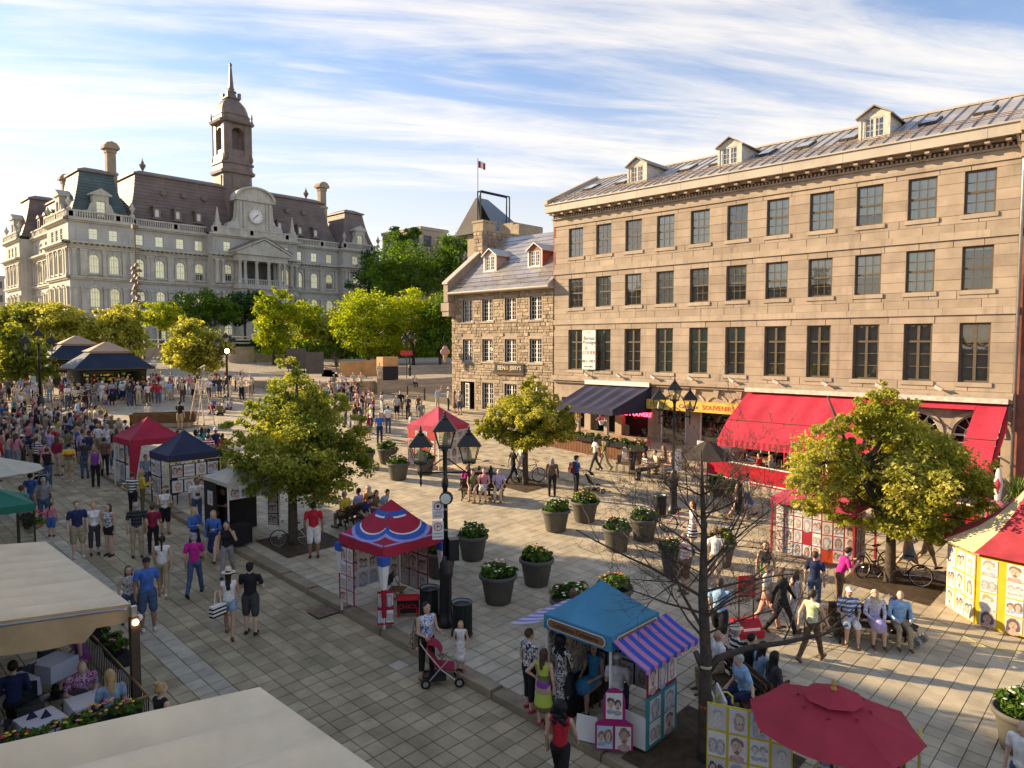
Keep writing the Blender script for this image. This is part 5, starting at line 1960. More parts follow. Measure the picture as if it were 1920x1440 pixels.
for k,((px,py),rz,s_,lb)in enumerate(lp):
 p=G(px,py)
 o=lamp if k==0 else copy_tree(lamp)
 o.location=p
 o.rotation_euler=(0,0,rz)
 o.scale=(s_,s_,s_)
 o['label']=lb
 o['group']='three-lantern street lamps'
 if k==0:
  LP1=p
for px,Y,lb in((165,96,'distant three-lantern lamp above the kiosk trees'),(45,104,'distant three-lantern lamp near the left edge over the trees'),(400,100,'distant lamp behind the round yellow-green tree'),(527,84,'distant lamp among the lime trees on the terrace'),(768,60,'lamp post at the foot of the terrace trees beside the red sign')):
 dup(lamp,at_y(px,Y),-.4,lb,'three-lantern street lamps')
 # globe lamp that is lit, crowd
gp=G(428,762)
gl=thing('globe_lamp','thin post with a lit white globe behind the standing crowd','street lamp',gp)
MB().lathe([(.09,0),(.06,.4),(.045,3.9),(.07,4.0)],10).build('pole',M_post,gl,True)
MB().ball((0,0,4.2),.16,12,8).build('globe',M('lit_globe',(.9,.85,.7),.4,emit=(1,.8,.5),es=9),gl,True)
# signs on the near lamp
sgn=thing('parking_sign','white no-stopping sign with red ring on the near lamp post, upper one','sign',LP1,-.62)
M_signw=M('sign_white',(.74,.74,.72),.4,.04)
M_signr=M('sign_red',(.45,.02,.03),.4,.05)
def ring(mb,c,r0,r1,n=24):
 vs=[(c[0]+q*math.cos(2*PI*k/n),c[1],c[2]+q*math.sin(2*PI*k/n))for q in(r0,r1)for k in range(n)]
 mb.add(vs,[(k,(k+1)%n,n+(k+1)%n,n+k)[::-1]for k in range(n)])
def park_sign(o,z,l1,l2,slash):
 MB().box(-.33,-.075,z-.23,-.05,-.065,z+.23).build('plate',M_signw,o)
 m=MB()
 ring(m,(-.19,-.078,z+.09),.085,.105)
 if slash:
  m.box(-.25,-.0775,z+.082,-.13,-.0765,z+.098)
 m.build('ring',M_signr,o)
 m=MB()
 if slash:
  text('symbol','P',o,Matrix.Translation((-.19,-.078,z+.09)),.15,M_ink,.001)
 else:
  m.lathe([(.04,0),(.04,.002)],14)
  k=m.build('symbol',M_ink,o)
  k.matrix_local=Matrix.Translation((-.19,-.0775,z+.09))@Matrix.Rotation(rad(90),4,'X')
 text('lettering',l1,o,Matrix.Translation((-.19,-.078,z-.08)),.085 if len(l1)<7 else.048,M_ink,.001)
 text('lettering',l2,o,Matrix.Translation((-.19,-.078,z-.16)),.075 if len(l2)<7 else.048,M_ink,.001)
 m=MB()
 m.box(-.06,-.07,z-.02,.06,-.062,z+.02)
 m.build('bracket',M_tin,o)
park_sign(sgn,2.98,'CÔTÉ','DROIT',False)
sg2=thing('parking_sign','white no-parking sign with slashed P on the near lamp post, lower one','sign',LP1,-.62)
park_sign(sg2,2.46,'LIVRAISON','SEULEMENT',True)
fx=thing('floodlight','round black floodlight clamped to the near lamp post above the signs','lamp',LP1,-.9)
m=MB()
m.lathe([(.15,0),(.17,.05),(.17,.12),(.12,.2)],16)
k=m.build('housing',M_post,fx,True)
k.matrix_local=Matrix.Translation((.05,-.2,3.28))@Matrix.Rotation(rad(-90),4,'X')
k=MB().lathe([(.13,0),(.13,.01)],16).build('lens',M('lens',(.7,.72,.62),.2,.1),fx)
k.matrix_local=Matrix.Translation((.05,-.215,3.28))@Matrix.Rotation(rad(-90),4,'X')
eb=thing('junction_box','black electrical box bolted to the near lamp post','box',LP1,-.55)
MB().box(.06,-.28,1.72,.30,.0,2.25).build('box',M_post,eb)
MB().box(.29,-.22,1.8,.31,-.08,1.98).build('sticker',M_cream,eb)
# pedestal signs of the other lamps
for k,(px,py,z)in enumerate(((1272,962,2.2),(70,800,2.7))):
 p=G(px,py)
 o=thing('parking_sign',('white parking sign plates on the lamp before the souvenir shop','white parking sign plates on the crowd-side lamp at left')[k],'sign',p,-.7)
 for q in(0,1):
  MB().box(-.2,-.09,z-.45*q,.06,-.08,z+.40-.45*q).build('plate',M_signw,o)
  m=MB()
  ring(m,(-.07,-.093,z+.26-.45*q),.07,.09)
  m.build('sign_ring',M_signr,o)
  # ------------------------------------------------------------------ planters
M_pot=M('grey_planter',(.105,.10,.085),.7,.2,2.0,.15,12,stain=.25)
M_fol=M_leaf('planter_leaf',(.03,.085,.010),(.08,.16,.02),(.19,.27,.035),.25)
M_flw=M('flower_white',(.75,.72,.52),.7,.15,9,rnd=.2)
M_flp=M('flower_pink',(.60,.16,.22),.7,.2,9,rnd=.3)
M_fly=M('flower_yellow',(.70,.48,.04),.7,.2,9)
M_flr=M('flower_red',(.50,.03,.05),.7,.2,9,rnd=.3)
def petals(seed,n,rx,ry,z0,h,size=.05):
 r=random.Random(seed)
 m=MB()
 for k in range(n):
  a,q=r.uniform(0,2*PI),math.sqrt(r.random())
  c=(rx*q*math.cos(a),ry*q*math.sin(a),z0+h*(1-q*q)+r.uniform(0,.06))
  m.lathe([(.0,0),(size,.02),(size*.5,.035)],5,c)
 return m
def make_planter(seed):
 t=thing('planter','x','planter')
 MB().lathe([(.34,0),(.36,.02),(.47,.62),(.50,.66),(.54,.68),(.545,.77),(.52,.79),(.48,.77),(.46,.70),(.2,.69)],24).build('pot',M_pot,t,True)
 V,Fq,_=leaves(seed,[(0,0,.84,.48,.48,.18),(.1,.1,.98,.32,.32,.16),(-.2,.05,.94,.32,.32,.14)],1300,.11,(.25,.45),24)
 put('foliage',np_mesh('foliage',V,Fq,M_fol),t)
 petals(seed,16,.45,.45,.90,.22,.045).build('flower',M_fly if seed==61 else M_flw,t,kind='stuff')
 petals(seed+7,7,.4,.4,.92,.22,.04).build('flower',M_flp,t,kind='stuff')
 return t
plist=[(886,1055,'planter pot left of the near trio, behind the red and blue tent'),(1006,1104,'planter pot right of the near trio on the open paving'),(934,1138,'front planter pot of the near trio, nearest the litter bins'),(1042,1000,'sunlit planter pot left of the middle pair, below the bare tree tips'),(1096,982,'planter pot right behind the sunlit one, beside the dark stroller'),(1156,1038,'planter pot seen through bare twigs, left of its pair'),(1207,1018,'planter pot seen through bare twigs, right of its pair near the litter bin'),(1150,1165,'planter pot just behind the blue stall roof'),(747,902,'planter pot with yellow flowers in front of the pair by the green tree'),(727,872,'planter pot behind the yellow-flowered one near the strollers in the lane'),(797,892,'planter pot beside the pink tent, behind the near lamp'),(684,880,'planter pot half hidden by the right edge of the central tree'),(826,1088,'planter pot between the red and blue tent and the near lamp'),(1348,1066,'planter pot behind the bare tree, right of the person in white'),(1268,1085,'tan-lit planter pot left of the bare tree trunk'),(1915,1425,'planter pot cut by the right edge of the picture'),(410,888,'planter pot behind the navy tent next to the lamp'),(600,940,'planter pot behind the trunk of the central tree'),(1070,1190,'low planter pot hidden behind the striped flap of the blue stall')]
protos=[make_planter(s_)for s_ in(50,61,72)]
for k,(px,py,lb)in enumerate(plist):
 p=G(px,py)
 p=p+Vector((p.x,p.y,0)).normalized()*.34
 p.z=gz(p.x,p.y)+STEP
 o=protos[k]if k<3 else copy_tree(protos[k%3])
 o.location=p
 o.rotation_euler=(0,0,k*1.3)
 s_=(.94,.95,.97,1.0,1.03)[k%5]
 o.scale=(s_,s_,1.0)
 o['label']=lb
 o['group']='round grey flower planters'
 # ------------------------------------------------------------------ benches
M_slat=M('bench_wood',(.085,.045,.022),.6,.3,5,.15,20)
def make_bench():
 """double bench: two seats back to back on one cast frame"""
 t=thing('park_bench','x','bench')
 sl_=MB().box(-.95,-.04,-.02,.95,.04,.02).mesh('slat',M_slat)
 for s_ in(-1,1):
  for k in range(4):
   put('slat',sl_,t,(0,s_*(.18+.1*k),.44+.005*k))
  for k in range(3):
   o=put('slat',sl_,t,(0,s_*(.10-.018*k),.56+.12*k))
   o.rotation_euler=(s_*rad(80),0,0)
 leg=MB()
 for s_ in(-1,1):
  leg.tube([(0,s_*.55,0),(0,s_*.48,.12),(0,s_*.42,.28),(0,s_*.52,.42)],.026,6)
  leg.tube([(0,s_*.14,0),(0,s_*.2,.2),(0,s_*.12,.42),(0,s_*.06,.86)],.024,6)
  leg.tube([(0,s_*.5,.42),(0,s_*.56,.6),(0,s_*.4,.66),(0,s_*.12,.66)],.022,6)
 leg.tube([(0,-.52,.41),(0,.52,.41)],.024,6)
 leg.tube([(0,.30+.12*math.cos(a),.24+.12*math.sin(a))for a in[k*PI/6 for k in range(13)]],.014,5)
 leg.tube([(0,-.30+.12*math.cos(a),.24+.12*math.sin(a))for a in[k*PI/6 for k in range(13)]],.014,5)
 lme=leg.mesh('leg',M_post,True)
 for x in(-.8,.8):
  put('leg',lme,t,(x,0,0))
 return t
bench0=make_bench()
bl=[((682,985),rad(18),'double park bench behind the red and blue tent, people on both sides'),((905,935),rad(-52),'double park bench left of the golden tree, with six people seated'),((1392,1318),rad(56),'double park bench behind the red umbrella, with tourists seated'),((1628,1195),rad(-58),'double park bench beside the tangled shrub with a seated trio')]
BEN=[]
for k,((px,py),a,lb)in enumerate(bl):
 p=G(px,py)
 o=bench0 if k==0 else copy_tree(bench0)
 o.location=p
 o.rotation_euler=(0,0,a)
 o['label']=lb
 o['group']='double park benches'
 BEN.append((p,a))
 # ------------------------------------------------------------------ litter bins
def make_bin():
 t=thing('litter_bin','x','litter bin')
 MB().lathe([(.21,.05),(.21,.80)],18).build('liner',M('bin_liner',(.02,.03,.028),.5,.3),t,True)
 stv=MB().box(-.018,-.004,.04,.018,.004,.84).mesh('stave',M_post)
 for k in range(22):
  a=2*PI*k/22
  put('stave',stv,t,(.25*math.sin(a),-.25*math.cos(a),0),a)
 for z in(.05,.84):
  MB().tube([(.25*math.cos(2*PI*k/20),.25*math.sin(2*PI*k/20),z)for k in range(21)],.022,6).build('rim',M_post,t)
 MB().lathe([(.20,.62),(.205,.80),(.235,.85)],18,cap=False).build('funnel',M('bin_bag',(.22,.26,.25),.5,.2),t,True)
 return t
bin0=make_bin()
for k,(px,py,lb)in enumerate(((806,1162,'black slatted litter bin between the red and blue tent and the lamp'),(866,1192,'black slatted litter bin right of the lamp, beside the child in white'),(1237,968,'black slatted litter bin behind the twig-screened planters'))):
 o=bin0 if k==0 else copy_tree(bin0)
 o.location=G(px,py)
 o['label']=lb
 o['group']='slatted litter bins'
 # ------------------------------------------------------------------ bicycles
M_tyre=M('rubber',(.012,.012,.012),.8)
def make_bike(col,small=1.0):
 t=thing('bicycle','x','bicycle')
 r_=.33
 wm=MB()
 wm.tube([(r_*math.cos(2*PI*k/24),0,r_*math.sin(2*PI*k/24))for k in range(25)],.022,6,False)
 wme=wm.mesh('tyre',M_tyre,True)
 sp=MB()
 for k in range(12):
  a=2*PI*k/12
  sp.tube([(0,.02*(-1)**k,0),(r_*.95*math.cos(a),0,r_*.95*math.sin(a))],.003,3,False)
 sp.tube([(r_*.94*math.cos(2*PI*k/24),0,r_*.94*math.sin(2*PI*k/24))for k in range(25)],.008,4,False)
 sp.tube([(0,-.05,0),(0,.05,0)],.02,8)
 sme=sp.mesh('rim',M_tin)
 for x in(-.52,.52):
  w_=put('wheel',sme,t,(x,0,r_+.02))
  put('tyre',wme,w_)
 f=MB()
 bb_,hd,st_=(-.06,0,.30),(.38,0,.82),(-.18,0,.78)
 for a,b in((bb_,hd),(st_,(.36,0,.86)),(bb_,(-.2,0,.88)),(st_,(-.52,0,.35)),(bb_,(-.52,0,.35)),((.36,0,.92),(.52,0,.35))):
  f.tube([a,b],.017,6)
 f.tube([(.35,0,.92),(.33,0,1.0),(.38,0,1.03)],.014,6)
 f.build('frame',col,t)
 h_=MB()
 h_.tube([(.30,-.28,1.02),(.40,-.2,1.04),(.38,0,1.03),(.40,.2,1.04),(.30,.28,1.02)],.013,6)
 h_.build('handlebar',M_black,t)
 MB().frus(-.33,-.07,-.06,.03,.90,-.33,-.06,-.08,.05,.95).build('saddle',M_black,t)
 p_=MB()
 p_.tube([(-.06,-.1,.30),(-.06,.1,.30)],.012,5)
 p_.tube([(-.06,.1,.30),(.06,.1,.2)],.01,5)
 p_.tube([(-.06,-.1,.30),(-.18,-.1,.4)],.01,5)
 p_.box(.0,.1,.17,.12,.2,.2)
 p_.box(-.24,-.2,.39,-.12,-.1,.42)
 p_.build('pedal',M_black,t)
 return t
bk=[((548,1024),rad(150),M('cream_frame',(.55,.52,.36),.4),.82,'small-wheeled cream bicycle leaning at the central tree'),((990,905),rad(-25),M_black,1.0,'black bicycle locked to the golden tree trunk'),((1280,1000),rad(-60),M('pink_frame',(.4,.12,.16),.4),1.0,'bicycle with pink frame at the souvenir-shop lamp'),((1640,1080),rad(160),M_black,1.0,'black bicycle left of the trunk of the large two-lobed tree'),((1690,1095),rad(100),M_tin,.95,'grey bicycle leaning right of the trunk of the large tree'),((925,795),rad(-20),M_black,1.0,'dark bicycle parked by the ice-cream shop doorway')]
for(px,py),a,c_,s_,lb in bk:
 o=make_bike(c_)
 p=G(px,py)
 o.location=p
 o.rotation_euler=(rad(6),0,a)
 o.scale=(s_,)*3
 o['label']=lb
 o['group']='bicycles'
 # ------------------------------------------------------------------ strollers
def make_stroller(p,a,cloth,lb,twin=False,kid=None):
 t=thing('stroller',lb,'stroller',p,a,'baby strollers')
 m=MB()
 for s_ in(-.2,.2):
  m.tube([(s_,-.45,1.0),(s_,-.30,.78),(s_,.0,.40),(s_,.35,.12)],.014,6)
  m.tube([(s_,.15,.62),(s_,-.1,.35),(s_,-.32,.10)],.014,6)
 m.tube([(-.2,-.45,1.0),(.2,-.45,1.0)],.018,6)
 m.tube([(-.2,.0,.40),(.2,.0,.40)],.012,6)
 m.build('frame',M_tin,t)
 w_=MB()
 w_.tube([(0,.085*math.cos(2*PI*k/16),.085*math.sin(2*PI*k/16))for k in range(17)],.025,6,False)
 wme=w_.mesh('wheel',M('grey_tyre',(.35,.34,.32),.7)if twin else M_tyre,True)
 hb=MB().lathe([(.06,-.012),(.06,.012)],10).mesh('hub',M_tin)
 for x,y in((-.22,.38),(.22,.38),(-.22,-.34),(.22,-.34)):
  for dx in((-.035,.035)if twin else(0,)):
   q=put('wheel',wme,t,(x+dx,y,.11))
   h2=put('hub',hb,q)
   h2.rotation_euler=(0,rad(90),0)
 s_=MB()
 s_.prism([(-.19,.28,.36),(.19,.28,.36),(.19,-.12,.42),(-.19,-.12,.42)],(0,0,.04))
 s_.prism([(-.19,-.12,.42),(.19,-.12,.42),(.19,-.32,.86),(-.19,-.32,.86)],(0,.035,.02))
 s_.build('seat',cloth,t)
 h_=MB()
 n_=6
 vs=[]
 for k in range(n_+1):
  an=rad(20+75*k/n_)
  for x in(-.21,-.1,.1,.21):
   d=.30 if abs(x)>.15 else.36
   vs.append((x,-.28+d*math.cos(an)*.9,.66+d*math.sin(an)))
 h_.add(vs,[(k*4+i,k*4+i+1,k*4+i+5,k*4+i+4)for k in range(n_)for i in range(3)])
 h_.build('hood',cloth,t)
 MB().box(-.17,-.3,.14,.17,.1,.26).build('basket',M_black,t)
 return t
make_stroller(G(828,1282),rad(-130),M('crimson_cloth',(.30,.02,.05),.8),'red umbrella stroller pushed by the person in the flowered top')
make_stroller(G(1694,1200),rad(175),M('navy_cloth',(.02,.025,.07),.8),'navy twin-wheeled stroller parked by the seated trio',True)
make_stroller(G(1112,925),rad(-115),M('black_cloth',(.02,.02,.022),.8),'dark stroller pushed by the person with the backpack')
make_stroller(G(158,798),rad(60),M('grey_cloth',(.16,.15,.14),.8),'grey stroller at the inner edge of the seated crowd')
make_stroller(G(72,935),rad(20),M_black,'black stroller by the white umbrella at the left edge')
# ------------------------------------------------------------------ portrait posters (flat drawings on paper)
M_papers=[M('paper_%d'%i,c,.7,.08,3)for i,c in enumerate(((.70,.68,.63),(.46,.55,.66),(.66,.57,.46),(.60,.60,.62),(.55,.50,.46),(.68,.62,.60)))]
M_pencil=M('pencil_line',(.22,.20,.20),.8,.4,30)
M_hairs=[M('sketch_hair_%d'%i,c,.8,.45,40)for i,c in enumerate(((.10,.09,.10),(.24,.16,.11),(.34,.34,.35),(.40,.30,.18)))]
M_wash=[M('skin_wash_%d'%i,c,.8,.2,16)for i,c in enumerate(((.58,.42,.33),(.63,.57,.52),(.44,.31,.24),(.60,.50,.46)))]
M_coat=[M('sketch_coat_%d'%i,c,.8,.3,25)for i,c in enumerate(((.30,.36,.48),(.52,.32,.29),(.42,.42,.43),(.60,.57,.53)))]
def poster_mesh(seed,w_=.30,h_=.40):
 """a loose portrait sketch: head, hair mass, features, shoulders and hatching, each its own patch of ink"""
 r=random.Random(seed*7+1)
 m=MB()
 m.box(-w_/2,-.004,-h_/2,w_/2,.004,h_/2)
 yl=[-.0046]
 def nxt():
  yl[0]-=.0003
  return yl[0]
 def blob(cx,cz,rx,rz,n=15,wob=.0,tilt=0.0):
  ph=r.uniform(0,6)
  y=nxt()
  pts=[]
  for k in range(n):
   a=2*PI*k/n
   q=1+wob*math.sin(3*a+ph)+wob*.6*math.sin(7*a+ph*2)
   x,z=rx*q*math.cos(a),rz*q*math.sin(a)
   pts.append((cx+x*math.cos(tilt)-z*math.sin(tilt),y,cz+x*math.sin(tilt)+z*math.cos(tilt)))
  m.poly(pts)
 two=r.random()<.25
 heads=[(-.065,.72),(.065,.72)]if two else[(r.uniform(-.02,.02),r.uniform(.85,1.2))]
 if r.random()<.45:
  m.mi=3
  blob(0,.02,w_*.42,h_*.42,18,.06)
 for hx,k in heads:
  cz=r.uniform(.0,.05)
  m.mi=3
  blob(hx,cz-.175*k,.105*k,.055*k,12,.05)
  m.mi=1
  hs=r.random()
  tl=r.uniform(-.25,.25)
  blob(hx,cz+.04*k,.09*k,r.uniform(.07,.11)*k,17,r.uniform(.04,.16),tl)
  if hs>.5:
   for s_ in(-1,1):
    blob(hx+s_*.07*k,cz-.05*k,.035*k,r.uniform(.07,.12)*k,11,.12)
  m.mi=2
  blob(hx,cz-.13*k,.03*k,.05*k,8)
  blob(hx,cz-.02*k,r.uniform(.055,.075)*k,r.uniform(.075,.1)*k,16,.05,tl)
  m.mi=1
  e=r.uniform(.022,.032)*k
  for s_ in(-1,1):
   blob(hx+s_*e,cz+.002*k,.011*k,.007*k,7,0,.2*s_)
   blob(hx+s_*e,cz+.026*k,.018*k,.004*k,6,0,-.25*s_)
  blob(hx+.006*k,cz-.03*k,.010*k,.016*k,6)
  blob(hx,cz-.065*k,r.uniform(.018,.036)*k,r.uniform(.005,.013)*k,9)
  if r.random()<.2:
   blob(hx,cz-.09*k,.04*k,.02*k,9,.2)
 m.mi=4
 for q in range(r.randint(3,7)):
  x,z=r.uniform(-.13,.10),r.uniform(-.19,.17)
  y=nxt()
  dx,dz=r.uniform(.02,.06),r.uniform(-.05,.05)
  m.poly([(x,y,z),(x+dx,y,z+dz),(x+dx,y,z+dz+.003),(x,y,z+.003)])
 return m.mesh('poster',[M_papers[seed%6],M_hairs[seed%4],M_wash[(seed//2)%4],M_coat[(seed//3)%4],M_pencil])
POST=[poster_mesh(i)for i in range(20)]
rp=random.Random(77)
def board(parent,T,w_,h_,cols,rows,mat,skip=(),name='panel',ps=None):
 """display panel in local x-z facing -y with a grid of posters"""
 o=MB().box(-w_/2,0,0,w_/2,.03,h_).build(name,mat,parent)
 o.matrix_local=T
 cw,ch=w_/cols,h_/rows
 s_=min(cw/.345,ch/.44)
 for j in range(rows):
  for i in range(cols):
   if(i,j)in skip:
    continue
   put('poster',POST[rp.randrange(20)],o,(-w_/2+(i+.5)*cw,-.006,(j+.5)*ch),0,(min(cw/.345,s_*1.25),1,min(ch/.44,s_*1.25)))
 return o
 # ------------------------------------------------------------------ pop-up tents
def tent(name,lb,c,a,sz,zv,zp,cloth,leg=None,val=.24,sag=.05,legs=True,cat='stall',szy=None):
 t=thing(name,lb,cat,c,a)
 hx,hy=sz/2,(szy or sz)/2
 m=MB()
 n_=8
 for q in range(4):
  m.T=rotz(q*PI/2)
  A,B=(hx,hy)if q%2==0 else(hy,hx)
  vs=[]
  for j in range(n_+1):
   v_=j/n_
   for i in range(n_+1):
    u_=-1+2*i/n_
    x=u_*A*(1-v_)
    y=-B*(1-v_)
    z=zv+(zp-zv)*(v_**1.12)-sag*math.sin(PI*v_)*(1-u_*u_)*1.0
    vs.append((x,y,z))
  m.add(vs,[(j*(n_+1)+i,j*(n_+1)+i+1,(j+1)*(n_+1)+i+1,(j+1)*(n_+1)+i)for j in range(n_)for i in range(n_)])
 m.T=Matrix()
 m.build('canopy',cloth,t,True)
 v=MB()
 for q in range(4):
  v.T=rotz(q*PI/2)
  A,B=(hx,hy)if q%2==0 else(hy,hx)
  k_=14
  v.add([(-A+2*A*i/k_,-B-.004,zv+.01-val*(j>0)-(.02*(i%2)if j else 0))for j in(0,1)for i in range(k_+1)],[(i,k_+1+i,k_+2+i,i+1)[::-1]for i in range(k_)])
 v.build('valance',cloth,t)
 if legs:
  lm=MB().box(-.02,-.02,0,.02,.02,zv).mesh('leg',leg or M_tin)
  ft=MB().box(-.06,-.06,0,.06,.06,.012).mesh('foot',M_tin)
  for sx in(-1,1):
   for sy in(-1,1):
    l_=put('leg',lm,t,(sx*(hx-.04),sy*(hy-.04),0))
    put('foot',ft,l_)
  fm=MB()
  for s_ in(-1,1):
   fm.tube([(-hx,s_*(hy-.04),zv-.05),(hx,s_*(hy-.04),zv-.05)],.012,4)
   fm.tube([(s_*(hx-.04),-hy,zv-.05),(s_*(hx-.04),hy,zv-.05)],.012,4)
  fm.build('truss',leg or M_tin,t)
 return t
M_tentr=M('tent_crimson',(.42,.025,.055),.8,.12,2,.5,4,trans=.10)
M_tentn=M('tent_navy',(.028,.035,.075),.8,.15,2,.5,4)
M_tentb=M('tent_blue',(.06,.25,.38),.8,.12,2,.5,4)
M_tentp=M('tent_pink',(.50,.07,.12),.8,.15,2,.5,4,trans=.15)
M_tentw=M('tent_cream',(.58,.54,.42),.8,.1,2,.5,4,trans=.15)
M_blue=M('paint_blue',(.03,.10,.40),.7,.15,5)
M_lil=M('paint_lilac',(.30,.30,.58),.7,.15,5)
M_redpan=M('red_panel',(.33,.015,.03),.7,.15,3)
M_blkpan=M('black_panel',(.015,.015,.017),.7,.2,3)
# S4: red tent with a blue and white emblem on its roof
c4=Vector((11.0,14.85,0))
c4.z=gz(c4.x,c4.y)+STEP
S4=tent('portrait_tent','red pop-up tent with blue and white emblem on its roof, beside the litter bins',c4,0,1.95,2.02,2.95,M_tentr,M_white)
def roof_pt(x,y,hx=.975,zv=2.02,zp=2.95,sag=.05,lift=.012):
 d=max(abs(x),abs(y))/hx
 v_=1-d
 A=max(1e-6,hx*d)
 u_=(x if abs(y)>=abs(x)else y)/A
 return(x,y,zv+(zp-zv)*(max(v_,0)**1.12)-sag*math.sin(PI*v_)*(1-u_*u_)+lift)
def roof_stroke(pts,w_,mat,lift,name):
 """a painted stroke following the canopy"""
 m=MB()
 P=[]
 for i in range(len(pts)-1):
  for k in range(5):
   t_=k/5
   P.append((pts[i][0]*(1-t_)+pts[i+1][0]*t_,pts[i][1]*(1-t_)+pts[i+1][1]*t_))
 P.append(pts[-1])
 vs=[]
 for i,p in enumerate(P):
  a,b=P[max(i-1,0)],P[min(i+1,len(P)-1)]
  d=Vector((b[0]-a[0],b[1]-a[1]))
  d.normalize()
  nx,ny=-d.y*w_/2,d.x*w_/2
  for k in range(4):
   f=-1+2*k/3
   vs.append(roof_pt(p[0]+nx*f,p[1]+ny*f,lift=lift))
 m.add(vs,[(i*4+k,i*4+k+1,i*4+5+k,i*4+4+k)for i in range(len(P)-1)for k in range(3)])
 return m.build(name,mat,S4)
for q in(0,1): # a big C-shaped mark on each of the two faces seen
 def mp_(u_,v_):
  return(u_,-v_)if q==0 else(-v_,u_)
 sg_=1 if q==0 else-1
 arc=[mp_(sg_*(.62*math.cos(a))+.0,.52+.30*math.sin(a))for a in[rad(x)for x in range(-10,195,15)]]
 outer=[mp_(sg_*(.78*math.cos(a)),.50+.42*math.sin(a))for a in[rad(x)for x in range(-5,190,15)]]
 roof_stroke(outer,.10,M_lil,.010,'emblem_outline')
 roof_stroke(arc,.16,M_blue,.013,'emblem')
 roof_stroke([mp_(-.40,.30),mp_(.40,.30)],.10,M_blue,.013,'emblem')
 roof_stroke([mp_(sg_*(.54*math.cos(a)),.53+.22*math.sin(a))for a in[rad(x)for x in range(10,175,15)]],.035,M_white,.018,'emblem_edge')
 roof_stroke([mp_(-.2,.36),mp_(.2,.36)],.035,M_white,.018,'emblem_edge')
 roof_stroke([mp_(-.9,.93),mp_(.9,.93)],.035,M_lil,.012,'emblem_outline')
for x,y in((-.94,.94),(-.94,-.94),(.94,-.94)): # cloth sleeves on the corner legs
 m=MB()
 m.frus(x-.05,y-.05,x+.05,y+.05,1.0,x-.11,y-.11,x+.11,y+.11,1.75)
 m.build('leg_sleeve',M_white,S4)
 m=MB()
 m.frus(x-.112,y-.112,x+.112,y+.112,1.6,x-.12,y-.12,x+.12,y+.12,1.82)
 m.build('sleeve_band',M_blue,S4)
 MB().frus(x-.04,y-.04,x+.04,y+.04,.3,x-.05,y-.05,x+.05,y+.05,1.0).build('leg_sleeve',M_redpan,S4)
board(S4,Matrix.Translation((-.98,.62,.25))@rotz(-PI/2),.62,1.5,2,4,M_redpan)
board(S4,Matrix.Translation((.1,.96,.45)),1.7,1.3,5,3,M_white)
board(S4,Matrix.Translation((.97,.3,.25))@rotz(-PI/2),1.2,1.5,3,3,M_redpan)
board(S4,Matrix.Translation((-.92,-.98,.12))@rotz(rad(-35))@Matrix.Rotation(rad(-12),4,'X'),.40,.80,2,2,M_redpan)
ch=thing('folding_chair','black folding chair inside the red and blue tent','chair',c4+Vector((.25,.1,0)),.6)
m=MB()
for s_ in(-.2,.2):
 m.tube([(s_,-.25,0),(s_,.2,.8)],.012,5)
 m.tube([(s_,.25,0),(s_,-.2,.45)],.012,5)
m.build('leg',M_black,ch,kind='stuff')
MB().box(-.2,-.2,.44,.2,.2,.47).build('seat',M('chair_tan',(.30,.17,.06),.7),ch)
MB().box(-.2,.17,.6,.2,.2,.86).build('backrest',M_black,ch)
bx=thing('sign_box','low black box with red top and hand-painted red lettering in the tent','sign',c4+Vector((.05,-.62,0)),rad(-40))
MB().box(-.28,-.1,.08,.28,.1,.42).build('box',M_blkpan,bx)
MB().frus(-.3,-.13,.3,.13,.42,-.28,-.06,.28,.06,.52).build('lid',M('bright_red',(.55,.01,.02),.5),bx)
text('lettering','CHICK',bx,Matrix.Translation((0,-.105,.25)),.17,M('neon_red',(.65,.02,.03),.5),.004)
for s_ in(-.24,.24):
 MB().frus(s_-.03,-.13,s_+.03,.1,0,s_-.03,-.1,s_+.03,.08,.2).build('foot',MATS['bright_red'],bx)
 # S5: blue caricature stall
c5=Vector((11.08,8.08,0))
c5.z=gz(c5.x,c5.y)+STEP
S5=tent('caricature_stall','blue pop-up caricature stall with scroll signs and striped side awning',c5,0,1.62,2.06,2.74,M_tentb,M_white,.28,.02)
M_scroll=M('scroll_brown',(.24,.12,.06),.6,.2,4)
M_strip=M_stripe('stripe_blue_pink',[(.03,.12,.55),(.62,.25,.45)],.13,'X',trans=.2)
M_stripw=M_stripe('stripe_blue_white',[(.62,.55,.66),(.20,.25,.60)],.13,'X',trans=.2)
for T,wd in((Matrix.Translation((-.83,0,1.93))@rotz(-PI/2),1.4),(Matrix.Translation((0,-.83,1.93)),1.4)):
 m=MB()
 m.T=T
 m.poly([(-wd/2,-.012,-.04),(-wd/2+.06,-.012,-.1),(wd/2-.06,-.012,-.1),(wd/2,-.012,-.04),(wd/2,-.012,.04),(wd/2-.06,-.012,.1),(-wd/2+.06,-.012,.1),(-wd/2,-.012,.04)])
 m.build('scroll_border',M_white,S5)
 m=MB()
 m.T=T
 m.poly([(-wd/2+.025,-.018,-.03),(-wd/2+.07,-.018,-.08),(wd/2-.07,-.018,-.08),(wd/2-.025,-.018,-.03),(wd/2-.025,-.018,.03),(wd/2-.07,-.018,.08),(-wd/2+.07,-.018,.08),(-wd/2+.025,-.018,.03)])
 m.build('scroll_sign',M_scroll,S5)
 text('lettering','Caricatures Caricatures',S5,T@Matrix.Translation((0,-.022,0)),.115,M_ink,.002)
